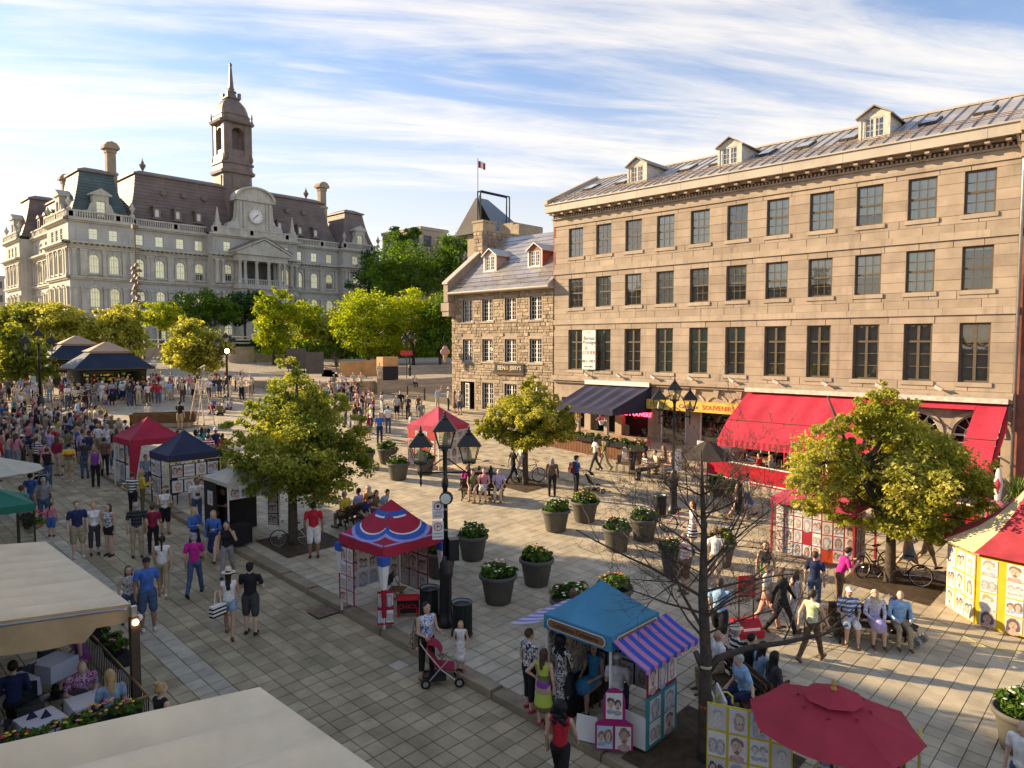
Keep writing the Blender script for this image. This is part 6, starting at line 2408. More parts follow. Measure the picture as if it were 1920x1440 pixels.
def flap(parent,T,wd,d0,z0,d1,z1,mat,name,scal=True):
 m=MB()
 m.T=T
 k_=24
 vs=[(-wd/2+wd*i/k_,-(d0+(d1-d0)*j/4),z0+(z1-z0)*j/4-.02*math.sin(PI*j/4))for j in range(5)for i in range(k_+1)]
 m.add(vs,[(j*(k_+1)+i,(j+1)*(k_+1)+i,(j+1)*(k_+1)+i+1,j*(k_+1)+i+1)for j in range(4)for i in range(k_)])
 if scal:
  vs=[(-wd/2+wd*i/k_,-d1-.001,z1-(.0 if j==0 else.06+.05*abs(math.sin(PI*i/2.0/1.0*.5*1.0))))for j in(0,1)for i in range(k_+1)]
  m.add(vs,[(i,k_+1+i,k_+2+i,i+1)for i in range(k_)])
 o=MB()
 o.v,o.f,o.m=[tuple(T.inverted()@Vector(p))for p in m.v],m.f,m.m
 ob=o.build(name,mat,parent)
 ob.matrix_local=T
 return ob
flap(S5,Matrix.Translation((.15,-.81,0)),1.9,0,1.98,.72,1.66,M_strip,'striped_awning')
flap(S5,Matrix.Translation((-.1,.81,0))@rotz(PI),1.9,0,1.95,.75,1.72,M_stripw,'striped_flap',False)
M_teal=M('teal_panel',(.05,.25,.27),.7,.2,3)
M_yelp=M('yellow_panel',(.58,.44,.03),.7,.15,3)
bx_=MB()
bx_.box(-.5,-1.38,.02,.55,-1.34,.98)
bx_.build('side_panel',M_teal,S5)
board(S5,Matrix.Translation((.02,-1.385,.08)),1.0,.86,2,2,M_teal)
board(S5,Matrix.Translation((.02,-1.385,1.0)),1.0,.62,3,1,M_redpan)
board(S5,Matrix.Translation((.55,-1.05,.05))@rotz(PI/2),.6,1.5,2,4,M_teal)
MB().box(-.51,-1.36,.02,-.47,-.85,.62).build('white_board',M_white,S5)
board(S5,Matrix.Translation((0,.78,.5)),1.5,1.3,4,3,M_yelp)
board(S5,Matrix.Translation((.80,.1,.4))@rotz(-PI/2),1.4,1.4,4,3,M_blkpan)
MB().box(-.75,.3,.02,.75,.75,.55).build('counter',M_blkpan,S5)
ab=thing('display_board','arched magenta sign board with cartoon portraits at the stall corner','sign',c5+Vector((-.86,-.92,0)),rad(-52))
m=MB()
m.prism([(-.34,0,0),(.34,0,0),(.34,0,.50),(.2,0,.58),(.2,0,.95),(.17,0,1.06),(.1,0,1.14),(0,0,1.17),(-.1,0,1.14),(-.17,0,1.06),(-.2,0,.95),(-.2,0,.58),(-.34,0,.50)],(0,.025,0))
m.build('panel',M('magenta_board',(.36,.02,.14),.6,.1),ab)
put('poster',POST[1],ab,(-.165,-.01,.25),0,(.95,1,1.05))
put('poster',POST[5],ab,(.165,-.01,.25),0,(.95,1,1.05))
put('poster',POST[0],ab,(0,-.01,.84),0,(1.0,1,1.2))
wb=thing('sketch_board','white price board leaning by the magenta sign','sign',c5+Vector((-.98,-.35,0)),rad(-70))
o=MB().box(-.2,0,0,.2,.015,.45).build('sheet',M_white,wb)
o.rotation_euler=(rad(-18),0,0)
# S1, S2, S6 tents
c1=Vector((10.95,32.1,0));c1.z=gz(c1.x,c1.y)+STEP
S1=tent('portrait_tent','plain crimson pop-up tent at the edge of the crowd',c1,0,2.15,2.1,2.95,M_tentr,M_white)
board(S1,Matrix.Translation((-1.05,.3,.3))@rotz(-PI/2),1.2,1.6,2,2,M_blkpan)
m=MB()
m.frus(-1.1,-1.12,-.9,-1.0,.5,-1.1,-1.12,-.65,-1.0,1.9)
m.build('side_curtain',M_tentr,S1)
c2=Vector((11.0,28.35,0));c2.z=gz(c2.x,c2.y)+STEP
S2=tent('portrait_tent','navy pop-up tent with yellow piping and portrait boards',c2,0,1.95,2.05,2.9,M_tentn,M_blkpan)
for z,r_ in((1.2,1),(.62,1)):
 board(S2,Matrix.Translation((.0,-.98,z)),1.8,.5,4,1,M_blkpan)
board(S2,Matrix.Translation((-.98,.3,.5))@rotz(-PI/2),1.0,1.3,2,2,M_blkpan)
M_neon=M('yellow_piping',(.65,.60,.06),.6)
m=MB()
for s_ in(-1,1):
 m.tube([(s_*.98,-1.0,.1),(s_*.98,-1.0,1.8),(s_*.85,-1.0,1.82)],.015,5)
m.tube([(-.98,-1.0,1.8),(.98,-1.0,1.8)],.012,5)
m.build('piping',M_neon,S2)
text('lettering','CHICMI',S2,Matrix.Translation((.1,-1.0,1.16)),.17,M('rainbow',(.65,.5,.05),.6),.004)
c6=Vector((22.9,26.9,0));c6.z=gz(c6.x,c6.y)+STEP
S6=tent('portrait_tent','faded pink pop-up tent behind the near lamp',c6,rad(5),2.2,2.1,3.0,M_tentp,M_white)
board(S6,Matrix.Translation((-1.1,.1,.15))@rotz(-PI/2),1.9,1.7,4,4,M('faded_red',(.45,.05,.06),.7,.2),skip=((0,3),(1,2),(2,1),(3,3),(1,0)))
board(S6,Matrix.Translation((.2,-1.1,.15)),1.7,1.7,4,4,M_white)
# S3 cream booth
c3=Vector((10.75,22.9,0));c3.z=gz(c3.x,c3.y)+STEP
S3=tent('portrait_booth','cream canopied dark portrait booth half behind the central tree',c3,0,1.85,2.1,2.6,M_tentw,M_white,.12,.06)
board(S3,Matrix.Translation((0,-.93,1.55)),1.7,.42,5,1,M_white)
MB().box(-.85,.80,.05,.9,.85,2.0).build('back_panel',M_blkpan,S3)
MB().box(-.93,-.1,.05,-.90,.85,2.0).build('side_panel',M_blkpan,S3)
o=board(S3,Matrix.Translation((-.94,.35,1.2))@rotz(-PI/2),.42,.5,1,1,M('gold_frame',(.35,.2,.06),.5),name='framed_portrait')
MB().box(-.85,-.9,.02,-.1,-.3,.62).build('cabinet',M_blkpan,S3)
board(S3,Matrix.Translation((.95,-.3,.3))@rotz(rad(-60)),.4,1.6,1,4,M_blkpan)
# S7 red wall of portraits under the large tree
s7=thing('portrait_stall','red stall wall covered with portrait sketches under the large tree','stall',(23.0,8.3,gz(23,8.3)+STEP),0)
board(s7,Matrix.Translation((0,.55,.15))@rotz(-PI/2),1.5,1.75,5,4,M_redpan,skip=((3,1),))
board(s7,Matrix.Translation((.02,-.72,.15))@rotz(rad(-78)),1.0,1.75,3,4,M('orange_panel',(.50,.06,.02),.7,.15),skip=((0,0),))
board(s7,Matrix.Translation((.6,-1.2,.15)),.9,1.6,2,4,M_redpan)
m=MB()
m.frus(-.25,-1.3,2.0,1.4,2.05,.7,-.2,1.0,.3,2.75)
m.build('canopy',M_tentp,s7)
MB().box(-.25,-1.3,1.86,2.0,1.4,2.045).build('valance',M_tentp,s7)
for x,y in((-.2,1.35),(-.2,-1.25),(1.95,-1.25),(1.95,1.35)):
 MB().box(x-.03,y-.03,0,x+.03,y+.03,1.86).build('leg',M_redpan,s7)
 # S8 yellow circus-topped stall at the right edge
c8=Vector((23.35,2.75,0));c8.z=gz(c8.x,c8.y)+STEP
s8=thing('circus_stall','yellow portrait stall with red and cream circus top at the right edge','stall',c8)
n8=10
M_circr=M('circus_red',(.40,.045,.06),.8,.2,2,.5,4)
M_circc=M('circus_cream',(.62,.49,.27),.8,.2,2,.5,4)
for k in range(n8):
 a0,a1=2*PI*k/n8+.15,2*PI*(k+1)/n8+.15
 m=MB()
 pr=[(2.05,1.95),(1.75,2.1),(1.2,2.4),(.7,2.8),(.3,3.25),(.05,3.6)]
 for j in range(len(pr)-1):
  vs=[]
  for(r_,z)in(pr[j],pr[j+1]):
   for q in range(4):
    a=a0+(a1-a0)*q/3
    rr=r_*(1-.05*math.sin(PI*q/3))
    vs.append((rr*math.cos(a),rr*math.sin(a),z))
  m.add(vs,[(q,q+1,5+q,4+q)for q in range(3)])
 m.build('canopy_gore',(M_circr,M_circc)[k%2],s8,True)
for k in range(n8):
 a=2*PI*(k+.5)/n8+.15
 if math.sin(a)>.75:
  continue
 T=Matrix.Translation((1.85*math.cos(a),1.85*math.sin(a),.05))@rotz(a+PI/2)
 board(s8,T,1.16,1.8,2+(k%2),3 if k%2 else 4,M('stall_yellow',(.62,.42,.03),.65,.12,3))
MB().lathe([(1.86,0),(1.86,.06)],20).build('base',MATS['stall_yellow'],s8)
sl_=thing('spot_lamp','lit clip-on spotlight under the circus canopy','lamp',c8+Vector((-1.9,-.7,1.88)))
MB().ball((0,0,0),.07,10,6).build('bulb',M('lit_bulb',(.9,.85,.7),.4,emit=(1,.9,.6),es=12),sl_)
MB().tube([(0,0,.05),(.15,.0,.12)],.012,5).build('arm',M_black,sl_)
yc=thing('yellow_cable','thin yellow power cable lying across the paving to the circus stall','cable')
pts=[G(x,y)for x,y in((1500,1240),(1600,1200),(1720,1175),(1800,1190),(1850,1215),(1925,1222))]
MB().tube([p+Vector((0,0,.012))for p in pts],.006,5).build('cord',M_neon,yc)
# red umbrella in the foreground and its yellow boards
cu_=Vector((10.75,3.55,0));cu_.z=gz(cu_.x,cu_.y)+STEP
um=thing('red_umbrella','large red market umbrella with wooden finial in the right foreground','umbrella',cu_)
M_umb=M('umbrella_red',(.42,.04,.06),.85,.12,2,.5,5,trans=.1)
def umbrella_top(parent,R_,z0,z1,mat,n=8,ph=.2,vent=True):
 for k in range(n):
  a0,a1=2*PI*k/n+ph,2*PI*(k+1)/n+ph
  m=MB()
  nj=5
  for j in range(nj):
   vs=[]
   for jj in(j,j+1):
    f=1-jj/nj*.88
    for q in range(5):
     a=a0+(a1-a0)*q/4
     rr=R_*f*(1-.07*math.sin(PI*q/4))
     vs.append((rr*math.cos(a),rr*math.sin(a),z0+(z1-z0)*(1-f)-.05*R_*math.sin(PI*q/4)*f*f*.6))
   m.add(vs,[(q,q+1,6+q,5+q)for q in range(4)])
  m.build('panel',mat,parent)
  if vent:
   m=MB()
   vs=[(R_*f*math.cos(a),R_*f*math.sin(a),z1+.05-(z1-z0)*f*.72)for f in(.36,.0)for a in(a0,a1)]
   m.poly([vs[0],vs[1],vs[2]])
   m.build('vent_panel',mat,parent)
  mr=MB()
  mr.tube([(R_*math.cos(a0),R_*math.sin(a0),z0-.02),(.05*math.cos(a0),.05*math.sin(a0),z1-.08)],.012,4)
  mr.build('rib',M_dkwood,parent)
 MB().tube([(0,0,0),(0,0,z1)],.025,8).build('pole',M_dkwood,parent)
umbrella_top(um,1.22,1.98,2.42,M_umb)
MB().lathe([(.02,2.42),(.045,2.48),(.03,2.52),(.04,2.56),(.02,2.62)],8).build('finial',M('finial_wood',(.5,.3,.08),.5),um)
for k in range(8):
 a=2*PI*k/8+.2
 MB().tube([(.48*math.cos(a),.48*math.sin(a),2.275),(.51*math.cos(a+.06),.51*math.sin(a+.06),2.26),(.52*math.cos(a-.05),.52*math.sin(a-.05),2.25)],.012,4).build('tie',MATS['crimson_cloth'],um)
yb=thing('portrait_stall','yellow framed portrait boards under the red umbrella','stall',cu_)
M_yfr=M('yellow_frame',(.60,.47,.02),.6,.12,3)
board(yb,Matrix.Translation((-.35,1.15,.1))@rotz(rad(-70)),1.3,1.75,4,4,M_yfr)
board(yb,Matrix.Translation((.95,-.1,.1))@rotz(rad(-100)),1.4,1.75,4,4,M_yfr)
board(yb,Matrix.Translation((.55,-1.05,.1))@rotz(rad(12)),.8,1.75,2,4,M_yfr)
wbd=thing('white_boards','white boards and hand truck stacked behind the leafless tree','board',P4+Vector((.35,.05,0)),rad(-50))
MB().box(-.05,-.25,.02,-.02,.35,1.15).build('board',M_white,wbd)
MB().box(.1,-.5,.02,.14,.2,1.2).build('board',M_white,wbd)
ht=thing('hand_truck','yellow-handled hand truck strapped at the leafless tree','hand truck',P4+Vector((.30,-.22,0)),rad(-50))
m=MB()
for s_ in(-.14,.14):
 m.tube([(s_,0,.1),(s_,.05,1.0)],.015,6)
m.build('frame',M_black,ht)
MB().tube([(-.14,.05,1.0),(-.14,.06,1.12),(-.05,.06,1.2),(.05,.06,1.2),(.14,.06,1.12),(.14,.05,1.0)],.018,6).build('handle',M_neon,ht)
for s_ in(-.18,.18):
 w_=MB()
 w_.tube([(s_,.09*math.cos(2*PI*k/14),.1+.09*math.sin(2*PI*k/14))for k in range(15)],.028,6)
 w_.build('wheel',M_tyre,ht,True)
rs=thing('sandwich_sign','red angular sign stand with tall posts beside the passers-by','sign',G(1400,1190),rad(-35))
m=MB()
m.prism([(-.35,-.25,0),(.35,-.25,0),(.35,.25,0),(-.35,.25,0)],(0,0,.16))
m.prism([(-.35,-.25,.16),(.35,-.25,.16),(.35,.05,.38),(-.35,.05,.38)],(0,.2,-.02))
m.build('base',M('stand_red',(.42,.015,.03),.45,.1),rs)
m=MB()
m.box(-.22,-.2555,.2,.22,-.2505,.26)
m.build('label',M_white,rs)
for s_ in(-.2,.2):
 MB().tube([(s_,.05,.2),(s_,.05,1.5)],.02,6).build('post',M_blkpan,rs)
MB().box(-.24,.03,.95,.24,.07,1.5).build('plate',MATS['stand_red'],rs)
# white and green umbrellas at the left
uw=thing('white_umbrella','large off-white umbrella at the left edge before the crowd','umbrella',(5.0,29.3,gz(5,29.3)))
umbrella_top(uw,1.5,2.05,2.55,M_tentw,8,.3,False)
c9=Vector((4.0,24.6,gz(4,24.6)))
ug=tent('green_canopy','dark green canopy with clear side panels at the left edge',c9,0,1.9,2.1,2.6,M('canopy_green',(.01,.14,.085),.7,.12,2),M_black,.2,.03,szy=2.2,cat='canopy')
MB().quad((.93,-1.05,.1),(.93,1.05,.1),(.93,1.05,1.9),(.93,-1.05,1.9)).build('clear_panel',M_glass('clear_vinyl',(.85,.88,.85),.05),ug)
MB().quad((-.9,-1.08,.1),(.93,-1.08,.1),(.93,-1.08,1.9),(-.9,-1.08,1.9)).build('clear_panel',MATS['clear_vinyl'],ug)
# drain
dr=thing('storm_drain','rusty rectangular storm drain grate beside the kerb','drain',(9.72,16.3,gz(9.72,16.3)+.004))
for k in range(9):
 MB().box(-.3,-.4+.1*k-.03,0,.3,-.4+.1*k+.03,.02).build('bar',M_rust,dr)
MB().box(-.33,-.45,-.002,.33,.45,.004).build('frame',M_blkpan,dr)
# ================================================================== terraces, kiosks, walls
M_beige=M('beige_canvas',(.80,.64,.42),.85,.10,1.2,.6,3,stain=.15)
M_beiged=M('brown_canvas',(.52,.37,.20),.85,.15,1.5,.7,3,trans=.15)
M_cloth=M('table_cloth',(.62,.62,.66),.8,.05,3)
def beige_awning(lb,y0,y1,xo,zo,xi,zi,ribs):
 global SEG
 SEG=ribs
 t=thing('beige_awning',lb,'awning')
 m=MB()
 sagging(m,(xi,y0,zi),(xi,y1,zi),(xo,y1,zo),(xo,y0,zo),ribs*10,10,.30)
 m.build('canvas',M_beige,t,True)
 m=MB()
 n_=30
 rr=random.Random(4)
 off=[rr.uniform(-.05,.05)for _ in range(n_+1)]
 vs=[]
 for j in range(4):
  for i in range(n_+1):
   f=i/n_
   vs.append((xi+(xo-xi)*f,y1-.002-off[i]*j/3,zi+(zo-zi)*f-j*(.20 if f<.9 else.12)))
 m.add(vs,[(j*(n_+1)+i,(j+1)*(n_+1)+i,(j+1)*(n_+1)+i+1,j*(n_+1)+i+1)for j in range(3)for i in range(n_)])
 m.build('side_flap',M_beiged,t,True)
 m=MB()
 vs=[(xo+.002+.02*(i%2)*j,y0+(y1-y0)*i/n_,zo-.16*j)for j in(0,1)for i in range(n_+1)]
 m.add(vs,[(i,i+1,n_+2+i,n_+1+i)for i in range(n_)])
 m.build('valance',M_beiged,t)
 m=MB()
 for k in range(ribs+1):
  y_=y0+(y1-y0)*k/ribs
  m.tube([(xi,y_,zi-.07),(xo-.06,y_,zo-.07)],.025,6)
 m.tube([(xo-.06,y0-.05,zo-.07),(xo-.06,y1+.05,zo-.07)],.03,6)
 m.build('awning_frame',M_tin,t)
 return t
aX=4.42
zi1=on_y(0,1165,14.1)
k1=on_x(245,1132,aX)
sl1=(on_y(0,1165,k1.y).z-k1.z)/(aX-on_y(0,1165,k1.y).x)
k2=on_x(487,1288,aX)
q2=on_y(0,1395,k2.y)
sl2=(q2.z-k2.z)/(aX-q2.x)
far1=on_x(85,1017,aX).y
beige_awning('beige canvas awning over the cafe tables at lower left, upper of two',far1,k1.y,aX,k1.z,-1.5,k1.z+(aX+1.5)*sl1,9)
beige_awning('beige canvas awning filling the bottom left corner',k2.y,k2.y-7.5,aX,k2.z,-1.5,k2.z+(aX+1.5)*sl2,8)
py_=k1.y-.05
po_=thing('awning_post','dark square awning post with lit bulb between the two beige awnings','post',(aX+.03,py_,gz(aX,py_)))
MB().box(-.075,-.075,0,.075,.075,k1.z-gz(aX,py_)-.25).build('post',M_dkwood,po_)
MB().box(-.05,-.05,k1.z-gz(aX,py_)-.25,.05,.05,k1.z-gz(aX,py_)-.04).build('bracket',M_tin,po_)
MB().ball((.0,-.09,k1.z-gz(aX,py_)-.33),.055,12,8).build('bulb',M('lit_amber',(.9,.6,.3),.4,emit=(1,.55,.25),es=8),po_,True)
MB().ball((.09,.02,k1.z-gz(aX,py_)-.30),(.08,.06,.07),10,6).build('lamp_hood',M_white,po_,True)
def cafe_table(p,a,lb,w_=.75):
 t=thing('cafe_table',lb,'table',p,a,'cloth-covered cafe tables')
 m=MB()
 h_=w_/2
 m.box(-h_,-h_,.72,h_,h_,.75)
 m.frus(-h_-.03,-h_-.03,h_+.03,h_+.03,.42,-h_-.004,-h_-.004,h_+.004,h_+.004,.752)
 m.build('tablecloth',M_cloth,t)
 MB().lathe([(.25,0),(.04,.05),(.04,.70)],10).build('pedestal',M_black,t)
 return t
def cafe_chair(p,a,lb,mat):
 t=thing('cafe_chair',lb,'chair',p,a,'cafe chairs')
 m=MB().box(-.2,-.2,.43,.2,.2,.47)
 m.build('seat',mat,t)
 lg=MB().tube([(0,0,0),(0,0,.43)],.014,6).mesh('leg',M_black)
 for x in(-.17,.17):
  for y in(-.17,.17):
   put('leg',lg,t,(x,y,0))
 m=MB()
 n_=6
 m.add([(.2*math.sin(u_),-.06-.16*math.cos(u_)*1.0,z)for z in(.47,.82)for u_ in[-1.1+2.2*k/n_ for k in range(n_+1)]],[(k,k+1,n_+2+k,n_+1+k)for k in range(n_)])
 m.build('backrest',mat,t)
 return t
def flower_box(p,a,ln,lb,seed,kinds,cat='flower box',mat=None,h_=.28):
 t=thing('flower_box',lb,cat,p,a,'flower boxes')
 MB().frus(-ln/2,-.11,ln/2,.11,0,-ln/2-.02,-.14,ln/2+.02,.14,h_).build('box',mat or M_blkpan,t)
 nl=max(2,int(ln/.3))
 V,Fq,_=leaves(seed,[(-ln/2+ln*(k+.5)/nl,0,h_+.08,ln/nl*.7,.19,.17)for k in range(nl)],int(520*ln),.10,(.3,.5),22,.2)
 put('foliage',np_mesh('foliage',V,Fq,M_fol),t)
 for q,mt in enumerate(kinds):
  petals(seed+q,int(10*ln)+2,ln/2,.16,h_+.10,.14,.035).build('flower',mt,t,kind='stuff')
 return t
def GS(px,py,dz):
 """point at height dz above the street seen at a pixel"""
 p=spot(px,py,dz)
 return Vector((p.x,p.y,gz(p.x,p.y)))
tabs=[((165,1310),'cafe table of the flower-shirted diner under the beige awning'),((75,1345),'cafe table with dark folded napkins near the flower boxes'),((25,1275),'pale cafe table cut by the left edge'),((100,1235),'small cafe table half under the beige awning')]
TP=[]
for q,((px,py),lb)in enumerate(tabs):
 p=GS(px,py,.76)
 cafe_table(p,.15*q,lb,.6)
 TP.append(p)
nap=thing('folded_napkin','dark folded napkins standing on the cafe table','napkin',TP[1]+Vector((0,0,.755)))
for x,y in((-.1,.05),(.08,-.08)):
 MB().prism([(x-.08,y,0),(x+.08,y,0),(x,y,.14)],(0,.05,0)).build('napkin',M_navy,nap)
rc_=random.Random(8)
for q,(i,dx,dy,a)in enumerate(((0,-.05,.6,PI),(0,.1,-.6,0),(1,-.6,.1,-PI/2),(1,.0,.62,PI),(2,.3,.6,PI),(3,.0,.6,PI),(2,.1,-.62,0))):
 cafe_chair(TP[i]+Vector((dx,dy,0)),a+PI,'dark cafe chair '+('behind the flower-shirted diner','under the fair-haired diner','left of the folded napkins','above the folded napkins','at the left edge table, far side','half under the upper beige awning','at the left edge table, near side')[q],M('chair_grey',(.05,.055,.055),.6,.2))
 # railing with flower boxes round the terrace
yr0,yr1=13.2,19.5
rl=thing('terrace_railing','black iron railing with brass top rail around the cafe terrace','railing')
m=MB()
for(a,b)in(((aX-.05,yr0),(aX-.05,yr1)),((-1.4,yr0),(aX-.05,yr0))):
 L_=math.dist(a,b)
 n_=int(L_/.11)
 for k in range(n_+1):
  f=k/n_
  x,y=a[0]+(b[0]-a[0])*f,a[1]+(b[1]-a[1])*f
  m.box(x-.008,y-.008,gz(x,y)+.08,x+.008,y+.008,gz(x,y)+.92)
m.build('baluster',M_black,rl,kind='stuff')
for(a,b)in(((aX-.05,yr0),(aX-.05,yr1)),((-1.4,yr0),(aX-.05,yr0))):
 m=MB()
 m.tube([(a[0],a[1],gz(*a)+.95),(b[0],b[1],gz(*b)+.95)],.022,6)
 m.build('top_rail',M('brass_rail',(.30,.19,.08),.45,.2,metal=.5),rl)
for q,(x,y,a,ln,lb,kd)in enumerate(((aX+.17,17.0,PI/2,.9,'flower box with grasses on the outside of the terrace rail, far one',[M_flp]),(aX+.17,15.6,PI/2,.9,'flower box with pink blooms on the outside of the terrace rail, near one',[M_flp]),(3.5,yr0-.17,0,1.3,'trailing ivy and marigold box beside the dark awning post',[M_fly,M_flp]),(2.1,yr0-.17,0,1.3,'mixed flower box with yellow blooms below the napkin table',[M_fly,M_flr]),(.7,yr0-.17,0,1.3,'flower box at the bottom left edge',[M_flr]))):
 flower_box(Vector((x,y,gz(x,y)+.62)),a,ln,lb,90+q,kd)
hb_=thing('hanging_basket','hanging basket of red and orange flowers beside the green canopy','flower basket',GS(62,985,1.25)+Vector((0,0,1.1)))
MB().lathe([(.05,0),(.22,.08),(.27,.2)],12).build('bowl',M('terracotta',(.35,.15,.08),.8),hb_,True)
V,Fq,_=leaves(7,[(0,0,.3,.33,.33,.2)],420,.11,(.3,.5),20)
put('foliage',np_mesh('foliage',V,Fq,M_fol),hb_)
petals(8,40,.34,.34,.34,.2,.05).build('flower',M_flr,hb_,kind='stuff')
petals(9,22,.32,.32,.30,.12,.045).build('flower',M_fly,hb_,kind='stuff')
# ------------------------------------------------------------------ restaurant terraces on the right
for q in range(7):
 x,y=30.9-.12*q*0,27.2-1.15*q
 flower_box(Vector((x,y,gz(x,y)+STEP+.75)),PI/2,1.05,'flower box on the navy-awning terrace rail, number %s from the ice-cream house'%'one two three four five six seven'.split()[q],120+q,[M_flp,M_flr]if q%2 else[M_flr,M_flw])
tr_=thing('terrace_fence','brown board fence below the flower boxes of the navy-awning terrace','fence')
for k in range(40):
 y=27.7-.2*k
 MB().box(30.97,y-.09,gz(30.9,y)+STEP,31.0,y+.09,gz(30.9,y)+STEP+.78).build('board',M('fence_brown',(.16,.07,.035),.7,.25,4),tr_)
for k,y in enumerate((27.9,26.2,24.4)):
 b_=thing('flower_basket',('pink-flowered hanging basket under the navy awning, left','yellow hanging flower basket under the navy awning, middle','pink and white hanging basket under the navy awning, right')[k],'flower basket',(33.3,y,3.25),group='baskets under the navy awning')
 MB().lathe([(.1,0),(.2,.25)],10).build('bowl',M_white,b_)
 petals(k,60,.3,.3,.22,.3,.06).build('flower',(M_flp,M_fly,M_flp)[k],b_,kind='stuff')
 MB().tube([(0,0,.2),(0,0,.65)],.008,4).build('hanger',M_black,b_)
for k,y in enumerate((28.3,26.3,24.2)):
 MB().box(33.4,y-.11,gz(33.4,y)+STEP,33.62,y+.11,4.0).build('stone_pillar',M_lime2,label=('stone pillar of the navy-awning terrace, uphill one','stone pillar of the navy-awning terrace, middle one','stone pillar of the navy-awning terrace, downhill one')[k],cat='pillar')
ne=thing('neon_sign','red neon sign in the window behind the navy awning','sign')
M_neonr=M('neon_glow',(.8,.05,.1),.5,emit=(1,.04,.10),es=4)
text('lettering','RESTO',ne,TB@Matrix.Translation((6.2,-.05,3.6)),.5,M_neonr,.02)
text('lettering','OUVERT',ne,TB@Matrix.Translation((7.3,-.05,3.55)),.36,M_neonr,.02)
# red terrace wall
rt_=thing('red_terrace_wall','low red restaurant terrace wall with white rails in front of the red awning','wall')
xw=31.6
for k in range(8):
 y0,y1=16.6-1.42*k,16.6-1.42*(k+1)
 MB().box(xw-.03,y1+.01,gz(xw,y0)+STEP-.2,xw+.03,y0-.01,gz(xw,y0)+STEP+.85).build('panel',M('terrace_red',(.45,.01,.03),.45,.1),rt_)
for z in(.1,.9):
 MB().tube([(xw-.04,16.65,gz(xw,16.6)+STEP+z),(xw-.04,5.2,gz(xw,5.2)+STEP+z)],.035,6).build('rail',M_white,rt_)
text('lettering','nQ',rt_,TR(xw-.045,9.9,gz(xw,9.9)+STEP+.45,-PI/2),.5,M_white,.004)
MB().box(31.55,16.6,gz(xw,16.6)+STEP-.1,36.5,16.66,gz(xw,16.6)+STEP+.85).build('panel',MATS['terrace_red'],rt_)
mn=thing('menu_board','white framed menu board at the corner of the red terrace','sign',(31.5,16.9,gz(31.5,16.9)+STEP))
MB().box(-.03,-.3,.95,.03,.3,1.7).build('board',M_white,mn)
MB().box(-.03,-.03,0,.03,.03,.95).build('post',M_redpan,mn)
M_twood=M('table_wood',(.20,.10,.05),.5,.25,3)
k_=0
for i in range(3):
 for j in range(2):
  x,y=32.6+1.9*j,15.2-2.0*i
  t=thing('terrace_table','brown wooden table on the red-awning terrace, row %s, %s side'%(('uphill','middle','downhill')[i],('street','wall')[j]),'table',(x,y,gz(x,y)+STEP),group='tables under the red awning')
  MB().box(-.45,-.4,.72,.45,.4,.76).build('top',M_twood,t)
  MB().lathe([(.25,0),(.04,.05),(.04,.72)],8).build('pedestal',M_black,t)
for q,(px,py)in enumerate(((1180,850),(1230,868))):
 p=G(px,py+20)
 t=thing('terrace_table',('dark table with glasses beside the flower fence','dark table near the souvenir-shop lamp')[q],'table',p)
 MB().lathe([(.5,.72),(.5,.76)],16).build('top',M_dkwood,t)
 MB().lathe([(.25,0),(.04,.05),(.04,.72)],8).build('pedestal',M_black,t)
 m=MB()
 for k in range(5):
  m.lathe([(.03,.76),(.035,.88)],6,(.3*math.cos(k*1.3),.3*math.sin(k*1.3),0))
 m.build('glass',M('drink_glass',(.5,.45,.3),.2),t,kind='stuff')
for q,(px,py,mt,lb)in enumerate(((1200,850,M_red,'red chair at the flower fence, left one'),(1212,845,M_red,'red chair at the flower fence, right one'),(1163,885,M_twood,'wooden chair behind the white-shirted diner'),(1190,900,M_dkwood,'dark chair at the dark terrace table'),(1250,905,M_dkwood,'dark chair by the souvenir-shop lamp'))):
 cafe_chair(G(px,py),q,lb,mt)
ub=thing('brown_umbrella','closed-looking black and tan cafe umbrella by the souvenir shop','umbrella',G(1325,945))
umbrella_top(ub,1.25,2.0,2.75,M('umbrella_tan',(.05,.04,.035),.8,.2),8,.2,False)
st_=thing('tan_sign_awning','tan slanted parasol panel with red lettering beside the black umbrella','sign',G(1290,940))
o=MB().box(-.5,-.02,1.9,.5,.02,2.5).build('panel',M('tan_cloth',(.40,.24,.13),.8,.15),st_)
o.rotation_euler=(rad(-28),0,rad(-50))
MB().tube([(0,0,0),(0,.2,2.1)],.025,6).build('pole',M_dkwood,st_)
text('lettering','RESTO',st_,rotz(rad(-50))@Matrix.Rotation(rad(-28),4,'X')@Matrix.Translation((0,-.025,2.25)),.2,M_redink,.003)
pp=thing('potted_plant','bright green leafy plant at the corner of the red terrace','plant',G(1345,930))
V,Fq,_=leaves(40,[(0,0,.5,.45,.45,.4),(.2,-.6,.4,.4,.4,.35)],900,.2,(.3,.5),20,.3)
put('foliage',np_mesh('foliage',V,Fq,M_fol),pp)
MB().lathe([(.2,0),(.28,.3)],12).build('pot',M_pot,pp)
p2_=thing('potted_palm','tall feathery palm-like plant at the right edge below the drainpipe','plant',G(1905,1000))
m=MB()
rq=random.Random(6)
for k in range(70):
 a,e=rq.uniform(0,2*PI),rq.uniform(.5,1.2)
 p0=Vector((0,0,1.0+rq.random()*.6))
 d=Vector((math.cos(a)*math.cos(e),math.sin(a)*math.cos(e),math.sin(e)))
 p1=p0+d*.8
 p2=p1+Vector((d.x,d.y,-.5))*.5
 s_=Vector((-d.y,d.x,0))*.03
 m.add([p0-s_,p0+s_,p1+s_,p1-s_,p2],[(0,1,2,3),(3,2,4)])
m.build('frond',M_fol,p2_,kind='stuff')
